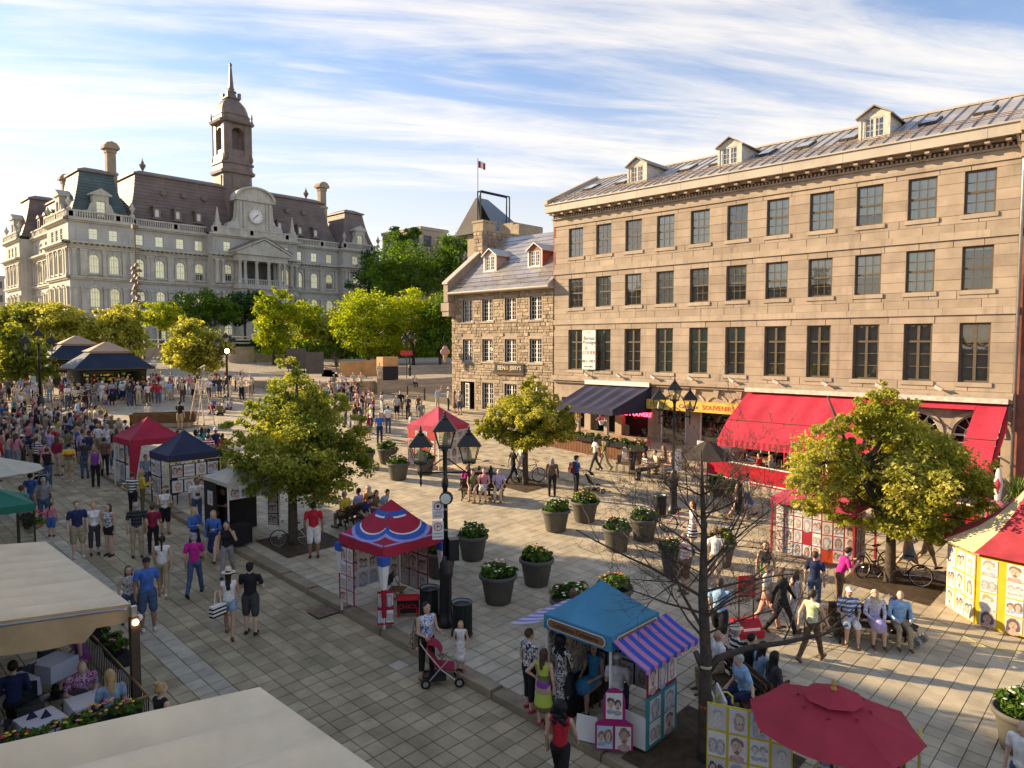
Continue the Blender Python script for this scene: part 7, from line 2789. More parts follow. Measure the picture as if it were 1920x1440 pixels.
MB().lathe([(.25,0),(.35,.5),(.05,.5),(.04,1.6)],12).build('pot',M_pot,p2_)
hf=thing('wrapped_parasol','furled red and white parasol with flower basket at the end of the red awning','parasol',G(1868,1000))
MB().lathe([(.03,0),(.03,1.2),(.10,1.3),(.16,1.9),(.06,2.5)],10).build('parasol',M_stripe('red_white',[(.5,.03,.06),(.7,.6,.58)],.12,'X'),hf)
petals(3,50,.3,.3,.95,.25,.06).build('flower',M_flp,hf,kind='stuff')
# ------------------------------------------------------------------ market kiosks
def kiosk(lb,x0,y0,x1,y1,rot=0):
 z=gz((x0+x1)/2,(y0+y1)/2)+STEP
 t=thing('market_kiosk',lb,'kiosk',((x0+x1)/2,(y0+y1)/2,z),0,'market kiosks')
 hx,hy=(x1-x0)/2,(y1-y0)/2
 MB().box(-hx,hy-.1,0,hx,hy,2.4).build('back_wall',M('kiosk_green',(.018,.03,.025),.6,.2),t)
 for s_ in(-1,1):
  MB().box(s_*hx-.05,-hy,0,s_*hx+.05,hy,2.4).build('side_wall',MATS['kiosk_green'],t)
 MB().box(-hx+.1,-hy,0,hx-.1,-hy+.6,.85).build('counter',MATS['kiosk_green'],t)
 m=MB()
 o=.55
 m.frus(-hx-o,-hy-o,hx+o,hy+o,2.4,-hx*.62,-hy*.55,hx*.62,hy*.55,3.55)
 m.build('roof',M('kiosk_navy',(.018,.03,.055),.5,.2,1.0),t)
 m=MB()
 m.box(-hx*.6,-hy*.5,3.55,hx*.6,hy*.5,3.7)
 m.frus(-hx*.66,-hy*.6,hx*.66,hy*.6,3.7,-.15,-.12,.15,.12,4.45)
 m.build('lantern_roof',M('kiosk_tan',(.48,.34,.22),.6,.15,1),t)
 MB().box(-hx-o,-hy-o,2.28,hx+o,hy+o,2.4).build('gutter',M_dkwood,t)
 m=MB()
 sag_n=10
 m.quad((-hx,-hy-.5,2.15),(hx,-hy-.5,2.15),(hx,-hy,2.28),(-hx,-hy,2.28))
 m.build('front_awning',M('kiosk_awning',(.08,.16,.10),.7),t)
 gds=[M_goods[0],M_goods[1],M_goods[2],M_goods[3],M_fly]
 r=random.Random(int(x0*10))
 m=MB()
 for k in range(80):
  m.mi=r.randrange(5)
  x,y,zz_=r.uniform(-hx+.2,hx-.4),r.uniform(-hy+.05,-hy+.5),.85
  if k>40:
   x,y,zz_=r.uniform(-hx+.2,hx-.4),hy-.4,r.choice((.9,1.3,1.7))
  m.box(x,y,zz_,x+r.uniform(.1,.3),y+.12,zz_+r.uniform(.08,.28))
 m.build('goods',gds,t)
 li=MB()
 li.box(-hx*.7,-.2,2.2,hx*.7,-.1,2.26)
 li.build('strip_light',M('strip_light',(.9,.8,.6),.5,emit=(1,.75,.4),es=5),t)
 return t
kiosk('market kiosk with navy roof and lit flower counter behind the crowd',15.9,60.5,20.6,63.6)
kiosk('second market kiosk, mostly hidden behind the navy-roofed one',16.6,71,21.2,74)
for q,(px,py)in enumerate(((140,735),(245,728))):
 p=G(px,py)
 o=thing('shrub_tub',('leafy shrub tub at the left end of the kiosk counter','leafy shrub tub at the right end of the kiosk counter')[q],'plant',p)
 MB().box(-.4,-.3,0,.4,.3,.7).build('tub',M_blkpan,o)
 V,Fq,_=leaves(60+q,[(0,0,1.0,.6,.5,.4)],700,.16,(.3,.5),20)
 put('foliage',np_mesh('foliage',V,Fq,M_fol),o)
cnp=thing('white_marquee','pale green and white marquee top at the far left','marquee',at_y(5,100))
m=MB()
m.frus(-3,-3,3,3,2.6,-.2,-.2,.2,.2,5.2)
m.build('canopy',M('marquee_white',(.55,.62,.55),.7),cnp)
for x in(-2.9,2.9):
 for y in(-2.9,2.9):
  MB().tube([(x,y,0),(x,y,2.6)],.06,6).build('leg',M_tin,cnp)
  # wooden trough and performer's ladder in the ring
wt=thing('wooden_trough','long brown wooden planter trough at the edge of the performance ring','planter',G(308,800),rad(-28))
m=MB()
m.frus(-1.6,-.55,1.6,.55,0,-1.7,-.6,1.7,.6,.28)
m.build('plinth',M('trough_stone',(.40,.33,.25),.8,.2),wt)
for s_ in(-1,1):
 for k in range(3):
  MB().frus(-1.75-.04*k,s_*.60-.03,1.75+.04*k,s_*.60+.03,.285+.2*k,-1.78-.04*k,s_*.62-.03,1.78+.04*k,s_*.62+.03,.475+.2*k).build('plank',M('trough_wood',(.14,.075,.03),.6,.3,3),wt)
 MB().box(s_*1.8-.03,-.57,.285,s_*1.8+.03,.57,.87).build('end_plank',MATS['trough_wood'],wt)
MB().box(-1.75,-.58,.3,1.75,.58,.7).build('soil',M_soil,wt)
ld=thing('stepladder','tall pale wooden stepladder in the performance ring','ladder',G(378,802),rad(20))
Mld=M('ladder_wood',(.62,.50,.36),.6,.15,4)
for s_ in(-1,1):
 for e in(-1,1):
  MB().tube([(s_*(.42 if e<0 else.35),e*.75,0),(s_*.2,e*.05,3.0)],.035,5).build('rail',Mld,ld)
for k in range(9):
 f=(k+.7)/9.5
 for e in(-1,1):
  MB().tube([(-.4*(1-f)-.2*f,e*(.75-.7*f),3.0*f),(.4*(1-f)+.2*f,e*(.75-.7*f),3.0*f)],.022,5).build('rung',Mld,ld)
MB().box(-.24,-.1,3.0,.24,.1,3.05).build('top_step',Mld,ld)
# ------------------------------------------------------------------ stone terrace and steps at the head of the square
M_wallst=M('terrace_stone',(.38,.30,.215),.9,.2,1.5,.4,10,rnd=.2)
tz=gz(36,52)+STEP
ter=thing('stone_terrace','raised terrace with rough stone retaining wall and broad steps beside the rubble house','terrace')
ter['kind']='structure'
MB().box(30.6,52.2,tz-.6,37.0,76,tz+1.05).build('retaining_wall',M_wallst,ter)
MB().box(37.0,54.8,tz-.6,70,78,tz+1.04).build('terrace_floor',M_fpave,ter)
st2=course(30.62,36.98,rowcuts(tz-.1,tz+.98,[],.27),[],.4,.8,.02,.03)
blocks(ter,TR(0,52.2,0),st2,M_wallst,'wall_stone',120,5,.05)
MB().box(30.5,52.1,tz+1.052,37.1,52.6,tz+1.2).build('coping',M_lime2,ter)
MB().box(36.9,51.7,tz-.5,37.5,52.3,tz+1.45).build('pier',M_wallst,ter)
for k in range(6):
 MB().box(37.5,52.2+.42*k,tz-.6,47.5,55.2,tz+.17*(k+1)).build('step',M_lime2,ter)
for k in range(5):
 MB().box(40,62+.5*k,tz+1.0,62,66,tz+1.04+.18*(k+1)).build('step',M_lime2,ter)
wl2=thing('stone_planter_wall','low stone wall with bench beyond the standing crowd, right of the globe lamp','wall')
a,b=at_y(432,88),at_y(476,88)
MB().box(a.x,88,a.z-.3,b.x,89.2,a.z+1.9).build('wall',M_wallst,wl2)
MB().box(a.x-.1,87.9,a.z+1.9,b.x+.1,89.3,a.z+2.05).build('coping',M_lime2,wl2)
for k in range(3):
 MB().box(a.x+.4,88.4,a.z+2.5+.4*k,b.x-.3,88.5,a.z+2.62+.4*k).build('rail',M_white,wl2)
for k in range(5):
 MB().box(b.x+.3,88+.4*k,a.z-.3,b.x+5,90.2,a.z+.22*(k+1)).build('step',M_lime2,wl2)
wl3=thing('stone_wall','low stone wall with pale rail in front of the town hall','wall')
a,b=at_y(272,98),at_y(350,98)
MB().box(a.x,98,a.z-.3,b.x,98.8,a.z+1.5).build('wall',M_wallst,wl3)
for k in range(2):
 MB().box(a.x,98.3,a.z+1.9+.6*k,b.x,98.4,a.z+2.05+.6*k).build('rail',M_white,wl3)
for k in range(7):
 x=a.x+(b.x-a.x)*k/6
 MB().box(x-.06,98.25,a.z+1.5,x+.06,98.35,a.z+2.7).build('rail_post',M_white,wl3)
for q,(px,Y,w_,h_,mt)in enumerate(((706,58,2.6,1.5,'orange'),(660,60,2.4,1.4,'orange'),(590,66,1.8,2.3,'dark'),(555,74,2.2,2.4,'dark'))):
 p=at_y(px,Y)
 if Y<70:
  p.z=tz+1.05
 o=thing('exhibit_stand',('tan wooden display panel behind the people on the terrace wall','tan wooden display panel left of its twin on the terrace','dark exhibit panel with lit pictures under the lime trees','grey exhibit panel below the upright bright tree')[q],'panel',p,rad(-38))
 MB().box(-w_/2,-.05,.3,w_/2,.05,.3+h_).build('board',M('panel_'+mt,(.50,.28,.12)if mt=='orange' else(.10,.09,.075),.6,.2,1),o)
 for s_ in(-1,1):
  MB().box(s_*w_*.4-.04,-.04,0,s_*w_*.4+.04,.04,.3).build('leg',M_black,o)
bxk=thing('black_kiosk','black booth with tan top boards at the end of the terrace wall','booth',at_y(726,55)+Vector((0,0,0)))
bxk.location.z=tz+1.05
MB().box(-.9,-.5,0,.9,.5,1.3).build('body',M_blkpan,bxk)
MB().box(-.9,-.5,1.3,.9,.5,2.2).build('top',MATS['panel_orange'],bxk)
rsn=thing('red_street_sign','small red sign on a post in front of the terrace trees','sign',at_y(762,56))
rsn.location.z=tz+1.05
MB().tube([(0,0,0),(0,0,2.6)],.04,6).build('post',M_black,rsn)
MB().box(-.6,-.06,2.3,.6,-.02,2.75).build('plate',M('sign_pinkred',(.55,.05,.06),.5),rsn).rotation_euler=(0,0,rad(-40))
for q,(px,py)in enumerate(((796,750),(764,745))):
 MB().lathe([(.07,0),(.07,.85),(.09,.87),(.09,.95),(.05,1.0)],10).build('bollard',M_post,loc=G(px,py),label=('black bollard at the foot of the steps, right one','black bollard at the foot of the steps, left one')[q],cat='bollard',group='bollards by the steps')
tl_=thing('metal_pole','thin tall pole with cluster of loudspeakers in front of the town hall','pole',at_y(259,104))
MB().tube([(0,0,0),(0,0,17.5)],.11,8).build('pole',M_rust,tl_)
m=MB()
for k in range(16):
 a_=k*2.4
 m.frus(.4*math.cos(a_)-.3,.4*math.sin(a_)-.3,.4*math.cos(a_)+.3,.4*math.sin(a_)+.3,7+.35*k,.4*math.cos(a_)-.15,.4*math.sin(a_)-.15,.4*math.cos(a_)+.15,.4*math.sin(a_)+.15,7.4+.35*k)
m.build('loudspeaker',M_rust,tl_,kind='stuff')
MB().box(-.35,-.3,17.4,.35,.3,17.9).build('cap',M_rust,tl_)
# ================================================================== people
PAL={'white':(.74,.72,.68),'cream':(.62,.54,.40),'black':(.016,.016,.018),'charcoal':(.05,.05,.055),'grey':(.24,.24,.24),'navy':(.02,.03,.09),'blue':(.05,.14,.42),'light blue':(.28,.46,.66),'teal':(.03,.28,.32),'green':(.05,.22,.06),'olive':(.16,.15,.06),'lime':(.42,.52,.08),'yellow':(.70,.50,.05),'orange':(.62,.22,.04),'red':(.48,.02,.035),'crimson':(.28,.015,.05),'pink':(.62,.22,.30),'magenta':(.50,.02,.22),'purple':(.22,.05,.30),'lavender':(.42,.36,.56),'brown':(.14,.08,.05),'tan':(.42,.30,.19),'khaki':(.36,.29,.18),'denim':(.06,.10,.18),'pale denim':(.22,.32,.42),'salmon':(.60,.30,.24),'beige':(.50,.41,.30)}
SKIN=[(.52,.32,.22),(.58,.37,.26),(.45,.26,.17),(.30,.16,.095),(.14,.07,.045),(.60,.40,.30)]
HAIR={'dark':(.018,.013,.010),'brown':(.075,.042,.022),'fair':(.42,.28,.12),'grey':(.35,.33,.30),'auburn':(.20,.06,.02),'black':(.008,.008,.009)}
def cloth(n):
 if n.startswith('striped '):
  a,b=n[8:].split('/')
  return M_stripe('cloth_'+n,[PAL[a],PAL[b]],.055)
 if n.startswith('print '):
  a,b=n[6:].split('/')
  return M_print('cloth_'+n,PAL[a],PAL[b],22)
 if n=='tie-dye':
  return M_stripe('cloth_tiedye',[PAL['red'],PAL['yellow'],PAL['yellow'],PAL['green']],.14,warp=.05)
 if n=='bands':
  return M_stripe('cloth_bands',[PAL['lime'],PAL['khaki'],PAL['purple'],PAL['olive'],PAL['lime']],.13,warp=.04)
 return M('cloth_'+n,PAL[n],.88,.30,9,.8,9)
M_skin=[M('skin_%d'%i,c,.55,.06,6,spec=.35)for i,c in enumerate(SKIN)]
M_hair={k:M('hair_'+k,c,.55,.3,14,.4,40)for k,c in HAIR.items()}
M_shoe={k:M('shoe_'+k,c,.7,.1,5)for k,c in(('white',(.62,.60,.57)),('black',(.02,.02,.02)),('brown',(.13,.07,.04)),('red',(.45,.06,.08)))}
ARMS={'down':((.06,-.02,-.28),(.0,.07,-.25)),'hip':((.19,-.08,-.23),(-.15,.10,-.13)),'front':((.05,.05,-.27),(-.10,.22,.04)),'phone':((.10,.12,-.20),(-.12,.04,.25)),'cross':((.08,.07,-.26),(-.24,.13,.05)),'push':((.04,.04,-.28),(-.03,.25,.0)),'up':((.10,.14,.14),(-.04,.06,.22)),'lap':((.05,.05,-.27),(-.08,.22,-.05)),'sf':((.05,.10,-.26),(.0,.15,-.20)),'sb':((.06,-.12,-.25),(.0,-.04,-.25)),'back':((.10,-.10,-.26),(-.12,-.06,-.18)),'cam':((.10,.12,-.22),(-.14,.12,.22)),'out':((.2,.05,-.2),(.22,.12,.06))}
LEGS={'stand':((.02,.03,.0),(-.02,.03,.0)),'relax':((.10,.12,.02),(-.03,.02,.0)),'walk':((.42,.12,0),(-.30,.30,0)),'walk2':((-.22,.45,0),(.34,.06,0)),'sit':((1.45,1.40,.03),(1.48,1.55,.03)),'floor':((1.35,2.3,.25),(1.35,2.35,.25)),'cross':((1.45,1.1,-.04),(1.60,1.35,.02)),'kneel':((.9,1.9,.05),(.4,1.6,.05))}
def sd_caps(P,a,b,ra,rb,ky):
 a,b=np.array(a),np.array(b)
 S=np.array([1,ky,1])
 p,a2,b2=(P-a)*S,0,(b-a)*S
 bb=b2@b2
 h=np.clip((p@b2)/bb,0,1)if bb>1e-9 else np.zeros(p.shape[:-1])
 d=np.sqrt(((p-h[...,None]*b2)**2).sum(-1))
 return(d-(ra+(rb-ra)*h))/(1 if ky==1 else(1+ky)/2)
def sd_ell(P,c,r):
 q=(P-np.array(c))/np.array(r)
 k0=np.sqrt((q**2).sum(-1))
 k1=np.sqrt(((q/np.array(r))**2).sum(-1))+1e-9
 return k0*(k0-1)/k1
def body_mesh(legs='stand',arms=('down','down'),bottom='pants',sleeve='short',hair='short',top='shirt',lean=0.0,turn=0.0,h=.021,child=False,build=1.0,fingers=False):
 SK,TP_,BT,SH,HR,AC=range(6)
 prims=[]
 def C(a,b,ra,rb,m,ky=1.0,k=.022):
  prims.append(('c',tuple(a),tuple(b),ra,rb,m,ky,k))
 def E_(c,r,m,k=.018,cut=None):
  prims.append(('e',tuple(c),tuple(r),cut,0,m,1,k))
 hipz=.92
 foot_pts=[]
 lj=[]
 for s_,(th,kb,ab)in zip((-1,1),LEGS[legs]):
  hip=np.array([s_*.088*build,0,hipz])
  knee=hip+.42*np.array([s_*(.03+math.sin(ab)),math.sin(th),-math.cos(th)])
  ank=knee+.42*np.array([s_*.012,math.sin(th-kb),-math.cos(th-kb)])
  lj.append((hip,knee,ank,th-kb))
  foot_pts.append(ank[2])
 drop=min(foot_pts)-.075
 if legs=='floor':
  drop=hipz-.13
 B=build
 up=np.array([0,math.sin(lean),math.cos(lean)])
 def U(x,y,z):
  """point of the upper body: hinged at the hips by lean, twisted by turn"""
  zz_=z-.95
  yy_=y
  c,s=math.cos(turn*min(1,max(0,zz_/.4))),math.sin(turn*min(1,max(0,zz_/.4)))
  x,yy_=x*c-yy_*s,x*s+yy_*c
  return np.array([x,yy_*math.cos(lean)+zz_*math.sin(lean),.95+zz_*math.cos(lean)-yy_*math.sin(lean)])
 tm=TP_
 C(U(-.05*B,0,.93),U(.05*B,0,.93),.115*B,.115*B,BT if bottom!='dress' else TP_,1.15)
 C(U(0,0,1.0),U(0,.0,1.14),.132*B,.122*B,tm,1.3)
 C(U(0,0,1.14),U(0,.005,1.32),.125*B,.152*B,tm,1.35)
 C(U(-.14*B,0,1.385),U(.14*B,0,1.385),.062,.062,tm if sleeve!='none' else tm,1.1)
 if top=='bust':
  for s_ in(-1,1):
   E_(U(s_*.065,.085,1.27),(.062,.055,.058),tm,.03)
 C(U(0,-.005,1.40),U(0,.015,1.53),.052,.047,SK)
 E_(U(0,.02,1.605),(.074,.092,.112),SK)
 E_(U(0,.055,1.535),(.045,.045,.04),SK,.02)
 C(U(0,.112,1.605),U(0,.124,1.585),.010,.014,SK,1,.012)
 for s_ in(-1,1):
  E_(U(s_*.076,.01,1.60),(.012,.022,.03),SK,.008)
 hc=U(0,-.004,1.632)
 if hair!='bald':
  if hair in('cap','hat','scarf'):
   E_(U(0,-.02,1.60),(.080,.088,.09),HR if hair!='scarf' else AC,.01,'face')
  else:
   E_(hc,(.086,.106,.10),HR,.01,'face')
 if hair=='long':
  C(U(0,-.05,1.60),U(0,-.085,1.33),.074,.05,HR,1.25)
  for s_ in(-1,1):
   C(U(s_*.066,.0,1.62),U(s_*.075,.01,1.40),.032,.024,HR)
 elif hair=='curly':
  E_(U(0,-.03,1.63),(.125,.12,.125),HR,.02,'face')
  for q in range(14):
   a_=q*2.4
   E_(U(.09*math.cos(a_),-.05+.05*math.sin(a_),1.62-.02*q),(.05,.045,.05),HR,.012)
 elif hair=='bun':
  E_(U(0,-.07,1.735),(.048,.048,.045),HR,.01)
 elif hair=='tail':
  C(U(0,-.10,1.66),U(0,-.14,1.34),.035,.022,HR)
 elif hair=='cap':
  E_(U(0,.0,1.66),(.088,.105,.072),AC,.008)
  E_(U(0,.115,1.655),(.066,.075,.012),AC,.01)
 elif hair=='hat':
  E_(U(0,.01,1.665),(.185,.185,.014),AC,.008)
  C(U(0,.01,1.67),U(0,.01,1.73),.09,.078,AC)
 elif hair=='hatlong':
  E_(U(0,.01,1.665),(.185,.185,.014),AC,.008)
  C(U(0,.01,1.67),U(0,.01,1.73),.09,.078,AC)
  C(U(0,-.05,1.60),U(0,-.09,1.28),.074,.05,HR,1.25)
 elif hair=='scarf':
  C(U(0,-.04,1.60),U(0,-.02,1.42),.09,.10,AC)
  E_(U(0,.01,1.40),(.13,.11,.06),AC,.02)
 hands=[]
 for s_,an in zip((-1,1),arms):
  (eo,wo_)=ARMS[an]
  S0=U(s_*.178*B,0,1.392)
  e=U(s_*(.178*B+eo[0]),eo[1],1.392+eo[2])
  w_=U(s_*(.178*B+eo[0]+wo_[0]),eo[1]+wo_[1],1.392+eo[2]+wo_[2])
  if sleeve=='long':
   C(S0,e,.056,.046,tm)
   C(e,w_,.044,.036,tm)
  else:
   C(S0,e,.046,.038,SK)
   C(e,w_,.036,.026,SK)
   if sleeve=='short':
    C(S0,S0+(e-S0)*.55,.060,.058,tm)
  d=(w_-e)/np.linalg.norm(w_-e)
  C(w_,w_+d*.075,.027,.032,SK,1.0,.015)
  hands.append((w_+d*.075,d,s_,w_))
  if not fingers:
   C(w_+d*.08,w_+d*.15,.026,.016,SK,1.0,.015)
   C(w_+d*.03,w_+d*.08+np.array([-s_*.04,.02,0]),.013,.011,SK,1.0,.01)
 for s_,(hip,knee,ank,sa)in zip((-1,1),lj):
  th_m=BT if bottom in('pants','shorts','capri')else SK
  sh_m=BT if bottom=='pants' else SK
  C(hip,knee,(.092 if th_m==BT else.082)*B,.066 if th_m==BT else.052,th_m)
  if bottom=='shorts':
   C(hip+(knee-hip)*.2,hip+(knee-hip)*.93,.10*B,.088,BT)
  if bottom=='mini':
   C(hip,hip+(knee-hip)*.35,.10*B,.095,BT)
  C(knee,knee+(ank-knee)*.35,.056 if sh_m==BT else.05,.060 if sh_m==BT else.055,sh_m)
  C(knee+(ank-knee)*.35,ank,.060 if sh_m==BT else.055,.052 if sh_m==BT else.034,sh_m)
  if bottom=='capri':
   C(knee,knee+(ank-knee)*.5,.068,.062,BT)
  f=np.array([0,math.cos(sa),math.sin(sa)])
  dn=np.array([0,math.sin(sa),-math.cos(sa)])
  a0=ank+dn*.028
  C(a0-f*.045,a0+f*.15,.042,.036,SH,1,.012)
 if bottom in('skirt','dress','long'):
  m_=TP_ if bottom=='dress' else BT
  end=.52 if bottom!='long' else.16
  mid=np.array([0,(lj[0][1][1]+lj[1][1][1])/2,0])
  if legs in('sit','cross'):
   C((0,0,.92),(0,mid[1]*.95,.93),.15,.17,m_,1)
  else:
   C((0,0,.95),(0,mid[1]*.5,end),.135*B,.205 if bottom!='long' else.19,m_,1.1,.03)
 lo=np.array([1e9]*3)
 hi=-lo
 for p in prims:
  if p[0]=='c':
   r_=max(p[3],p[4])
   for q in(p[1],p[2]):
    lo=np.minimum(lo,np.array(q)-r_)
    hi=np.maximum(hi,np.array(q)+r_)
  else:
   lo=np.minimum(lo,np.array(p[1])-np.array(p[2]))
   hi=np.maximum(hi,np.array(p[1])+np.array(p[2]))
 lo-=3*h
 hi+=3*h
 nx,ny,nz=[int(v)+2 for v in(hi-lo)/h]
 F=np.full((nx,ny,nz),.12)
 D=np.full((nx,ny,nz),1.0)
 MI=np.zeros((nx,ny,nz),np.int8)
 gx,gy,gz_=[lo[i]+h*np.arange(n_)for i,n_ in enumerate((nx,ny,nz))]
 for p in prims:
  if p[0]=='c':
   r_=max(p[3],p[4])+.07
   a,b=np.minimum(p[1],p[2])-r_,np.maximum(p[1],p[2])+r_
  else:
   a,b=np.array(p[1])-np.array(p[2])-.07,np.array(p[1])+np.array(p[2])+.07
  i0=np.clip(((a-lo)/h).astype(int),0,None)
  i1=np.minimum(((b-lo)/h).astype(int)+1,[nx,ny,nz])
  if(i1<=i0).any():
   continue
  sl_=tuple(slice(i0[i],i1[i])for i in range(3))
  P=np.stack(np.meshgrid(gx[sl_[0]],gy[sl_[1]],gz_[sl_[2]],indexing='ij'),-1)
  if p[0]=='c':
   d=sd_caps(P,p[1],p[2],p[3],p[4],p[6])
  else:
   d=sd_ell(P,p[1],p[2])
   if p[3]=='face':
    Q=P-U(0,.045,1.655)
    d=np.maximum(d,(Q@(np.array([0,math.cos(lean),-math.sin(lean)]))*.85-Q@up*.53))
  f0,k=F[sl_],p[7]
  hh=np.clip(.5+.5*(f0-d)/k,0,1)
  F[sl_]=f0*(1-hh)+d*hh-k*hh*(1-hh)
  better=d<D[sl_]-.001
  D[sl_]=np.where(better,d,D[sl_])
  MI[sl_]=np.where(better,p[5],MI[sl_])
  # surface nets
 ins=F<0
 cnr=np.zeros((nx-1,ny-1,nz-1),int)
 acc=np.zeros((nx-1,ny-1,nz-1,3))
 cnt=np.zeros((nx-1,ny-1,nz-1))
 sub=lambda A,o:A[o[0]:o[0]+nx-1,o[1]:o[1]+ny-1,o[2]:o[2]+nz-1]
 for ax in range(3):
  for q in range(4):
   o=[0,0,0]
   o[(ax+1)%3],o[(ax+2)%3]=q&1,q>>1
   o2=list(o)
   o2[ax]=1
   f0,f1=sub(F,o),sub(F,o2)
   x=(f0<0)!=(f1<0)
   t=np.where(x,f0/np.where(x,f0-f1,1),0)
   for c in range(3):
    acc[...,c]+=np.where(x,o[c]+(t if c==ax else 0),0)
   cnt+=x
 act=cnt>0
 idx=np.full(act.shape,-1)
 idx[act]=np.arange(act.sum())
 ijk=np.argwhere(act)
 V=lo+h*(ijk+acc[act]/cnt[act][:,None])
 FQ,FM=[],[]
 for ax in range(3):
  b_,c_=(ax+1)%3,(ax+2)%3
  s0=[slice(1,-1)]*3
  s1=[slice(1,-1)]*3
  s0[ax],s1[ax]=slice(0,-1),slice(1,None)
  x=ins[tuple(s0)]!=ins[tuple(s1)]
  e=np.argwhere(x)
  off=np.ones(3,int)
  off[ax]=0
  e=e+off
  st_=ins[tuple(e.T)]
  inside=e.copy()
  inside[~st_,ax]+=1
  qs=[]
  for db,dc in((-1,-1),(0,-1),(0,0),(-1,0)):
   v_=e.copy()
   v_[:,b_]+=db
   v_[:,c_]+=dc
   qs.append(idx[tuple(v_.T)])
  Q=np.stack(qs,1)
  Q[~st_]=Q[~st_][:,::-1]
  FQ.append(Q)
  FM.append(MI[tuple(inside.T)])
 FQ,FM=np.concatenate(FQ),np.concatenate(FM)
 # eyes and mouth: small dark patches on the face
 fc=V[FQ].mean(1)
 for s_ in(-1,1):
  e=U(s_*.032,.10,1.622)
  FM[(np.abs(fc-e)<np.array([.010,.03,.008])).all(1)&(FM==SK)]=HR
 V[:,2]-=drop
 if fingers:
  tb=MB()
  for(hp,d,s_,w_)in hands:
   d=Vector(d)
   side=d.cross(Vector((s_*1.0,0,.2))).normalized()
   palm=side.cross(d).normalized()
   for q,ln in enumerate((.070,.080,.075,.060)):
    p0=Vector(hp)+side*(.027-.018*q)-d*.01
    b1=(d+palm*.12*-s_).normalized()
    p1=p0+b1*ln*.5
    p2=p1+(b1+palm*.5*-s_).normalized()*ln*.5
    tb.tube([p0,p1,p2],[.0095,.009,.006],5,False)
   p0=Vector(w_)+d*.03+side*.028
   tb.tube([p0,p0+(d*.6+side*.8)*.035,p0+(d*1.3+side*.8)*.045],[.011,.010,.007],5,False)
  o=len(V)
  tv=np.array(tb.v)
  tv[:,2]-=drop
  V=np.concatenate([V,tv])
  FQ=np.concatenate([FQ,np.array(tb.f)+o])
  FM=np.concatenate([FM,np.zeros(len(tb.f),int)])
 me=np_mesh('person',V,FQ,[M_skin[0],cloth('white'),cloth('denim'),M_shoe['black'],M_hair['dark'],cloth('black')],FM,True)
 return me
BODY={}
def body(**kw):
 k=tuple(sorted(kw.items()))
 if k not in BODY:
  BODY[k]=body_mesh(**kw)
 return BODY[k]
def facing(p,f):
 d=Vector((p.x-CAM.x,p.y-CAM.y)).normalized()
 r_=Vector((d.y,-d.x))
 v_=-d*math.cos(rad(f))+r_*math.sin(rad(f))
 return math.atan2(-v_.x,v_.y)
def person(p,rz,label,me,top,bot,hair='dark',skin=0,shoe='black',acc='black',s=1.0,group=None,z=0.0):
 o=put('person',me,None,Vector(p)+Vector((0,0,z)),rz,s,label,'person',group)
 ms=[M_skin[skin],cloth(top),cloth(bot),M_shoe[shoe],M_hair[hair],cloth(acc)]
 for i,m_ in enumerate(ms):
  o.material_slots[i].link='OBJECT'
  o.material_slots[i].material=m_
 return o
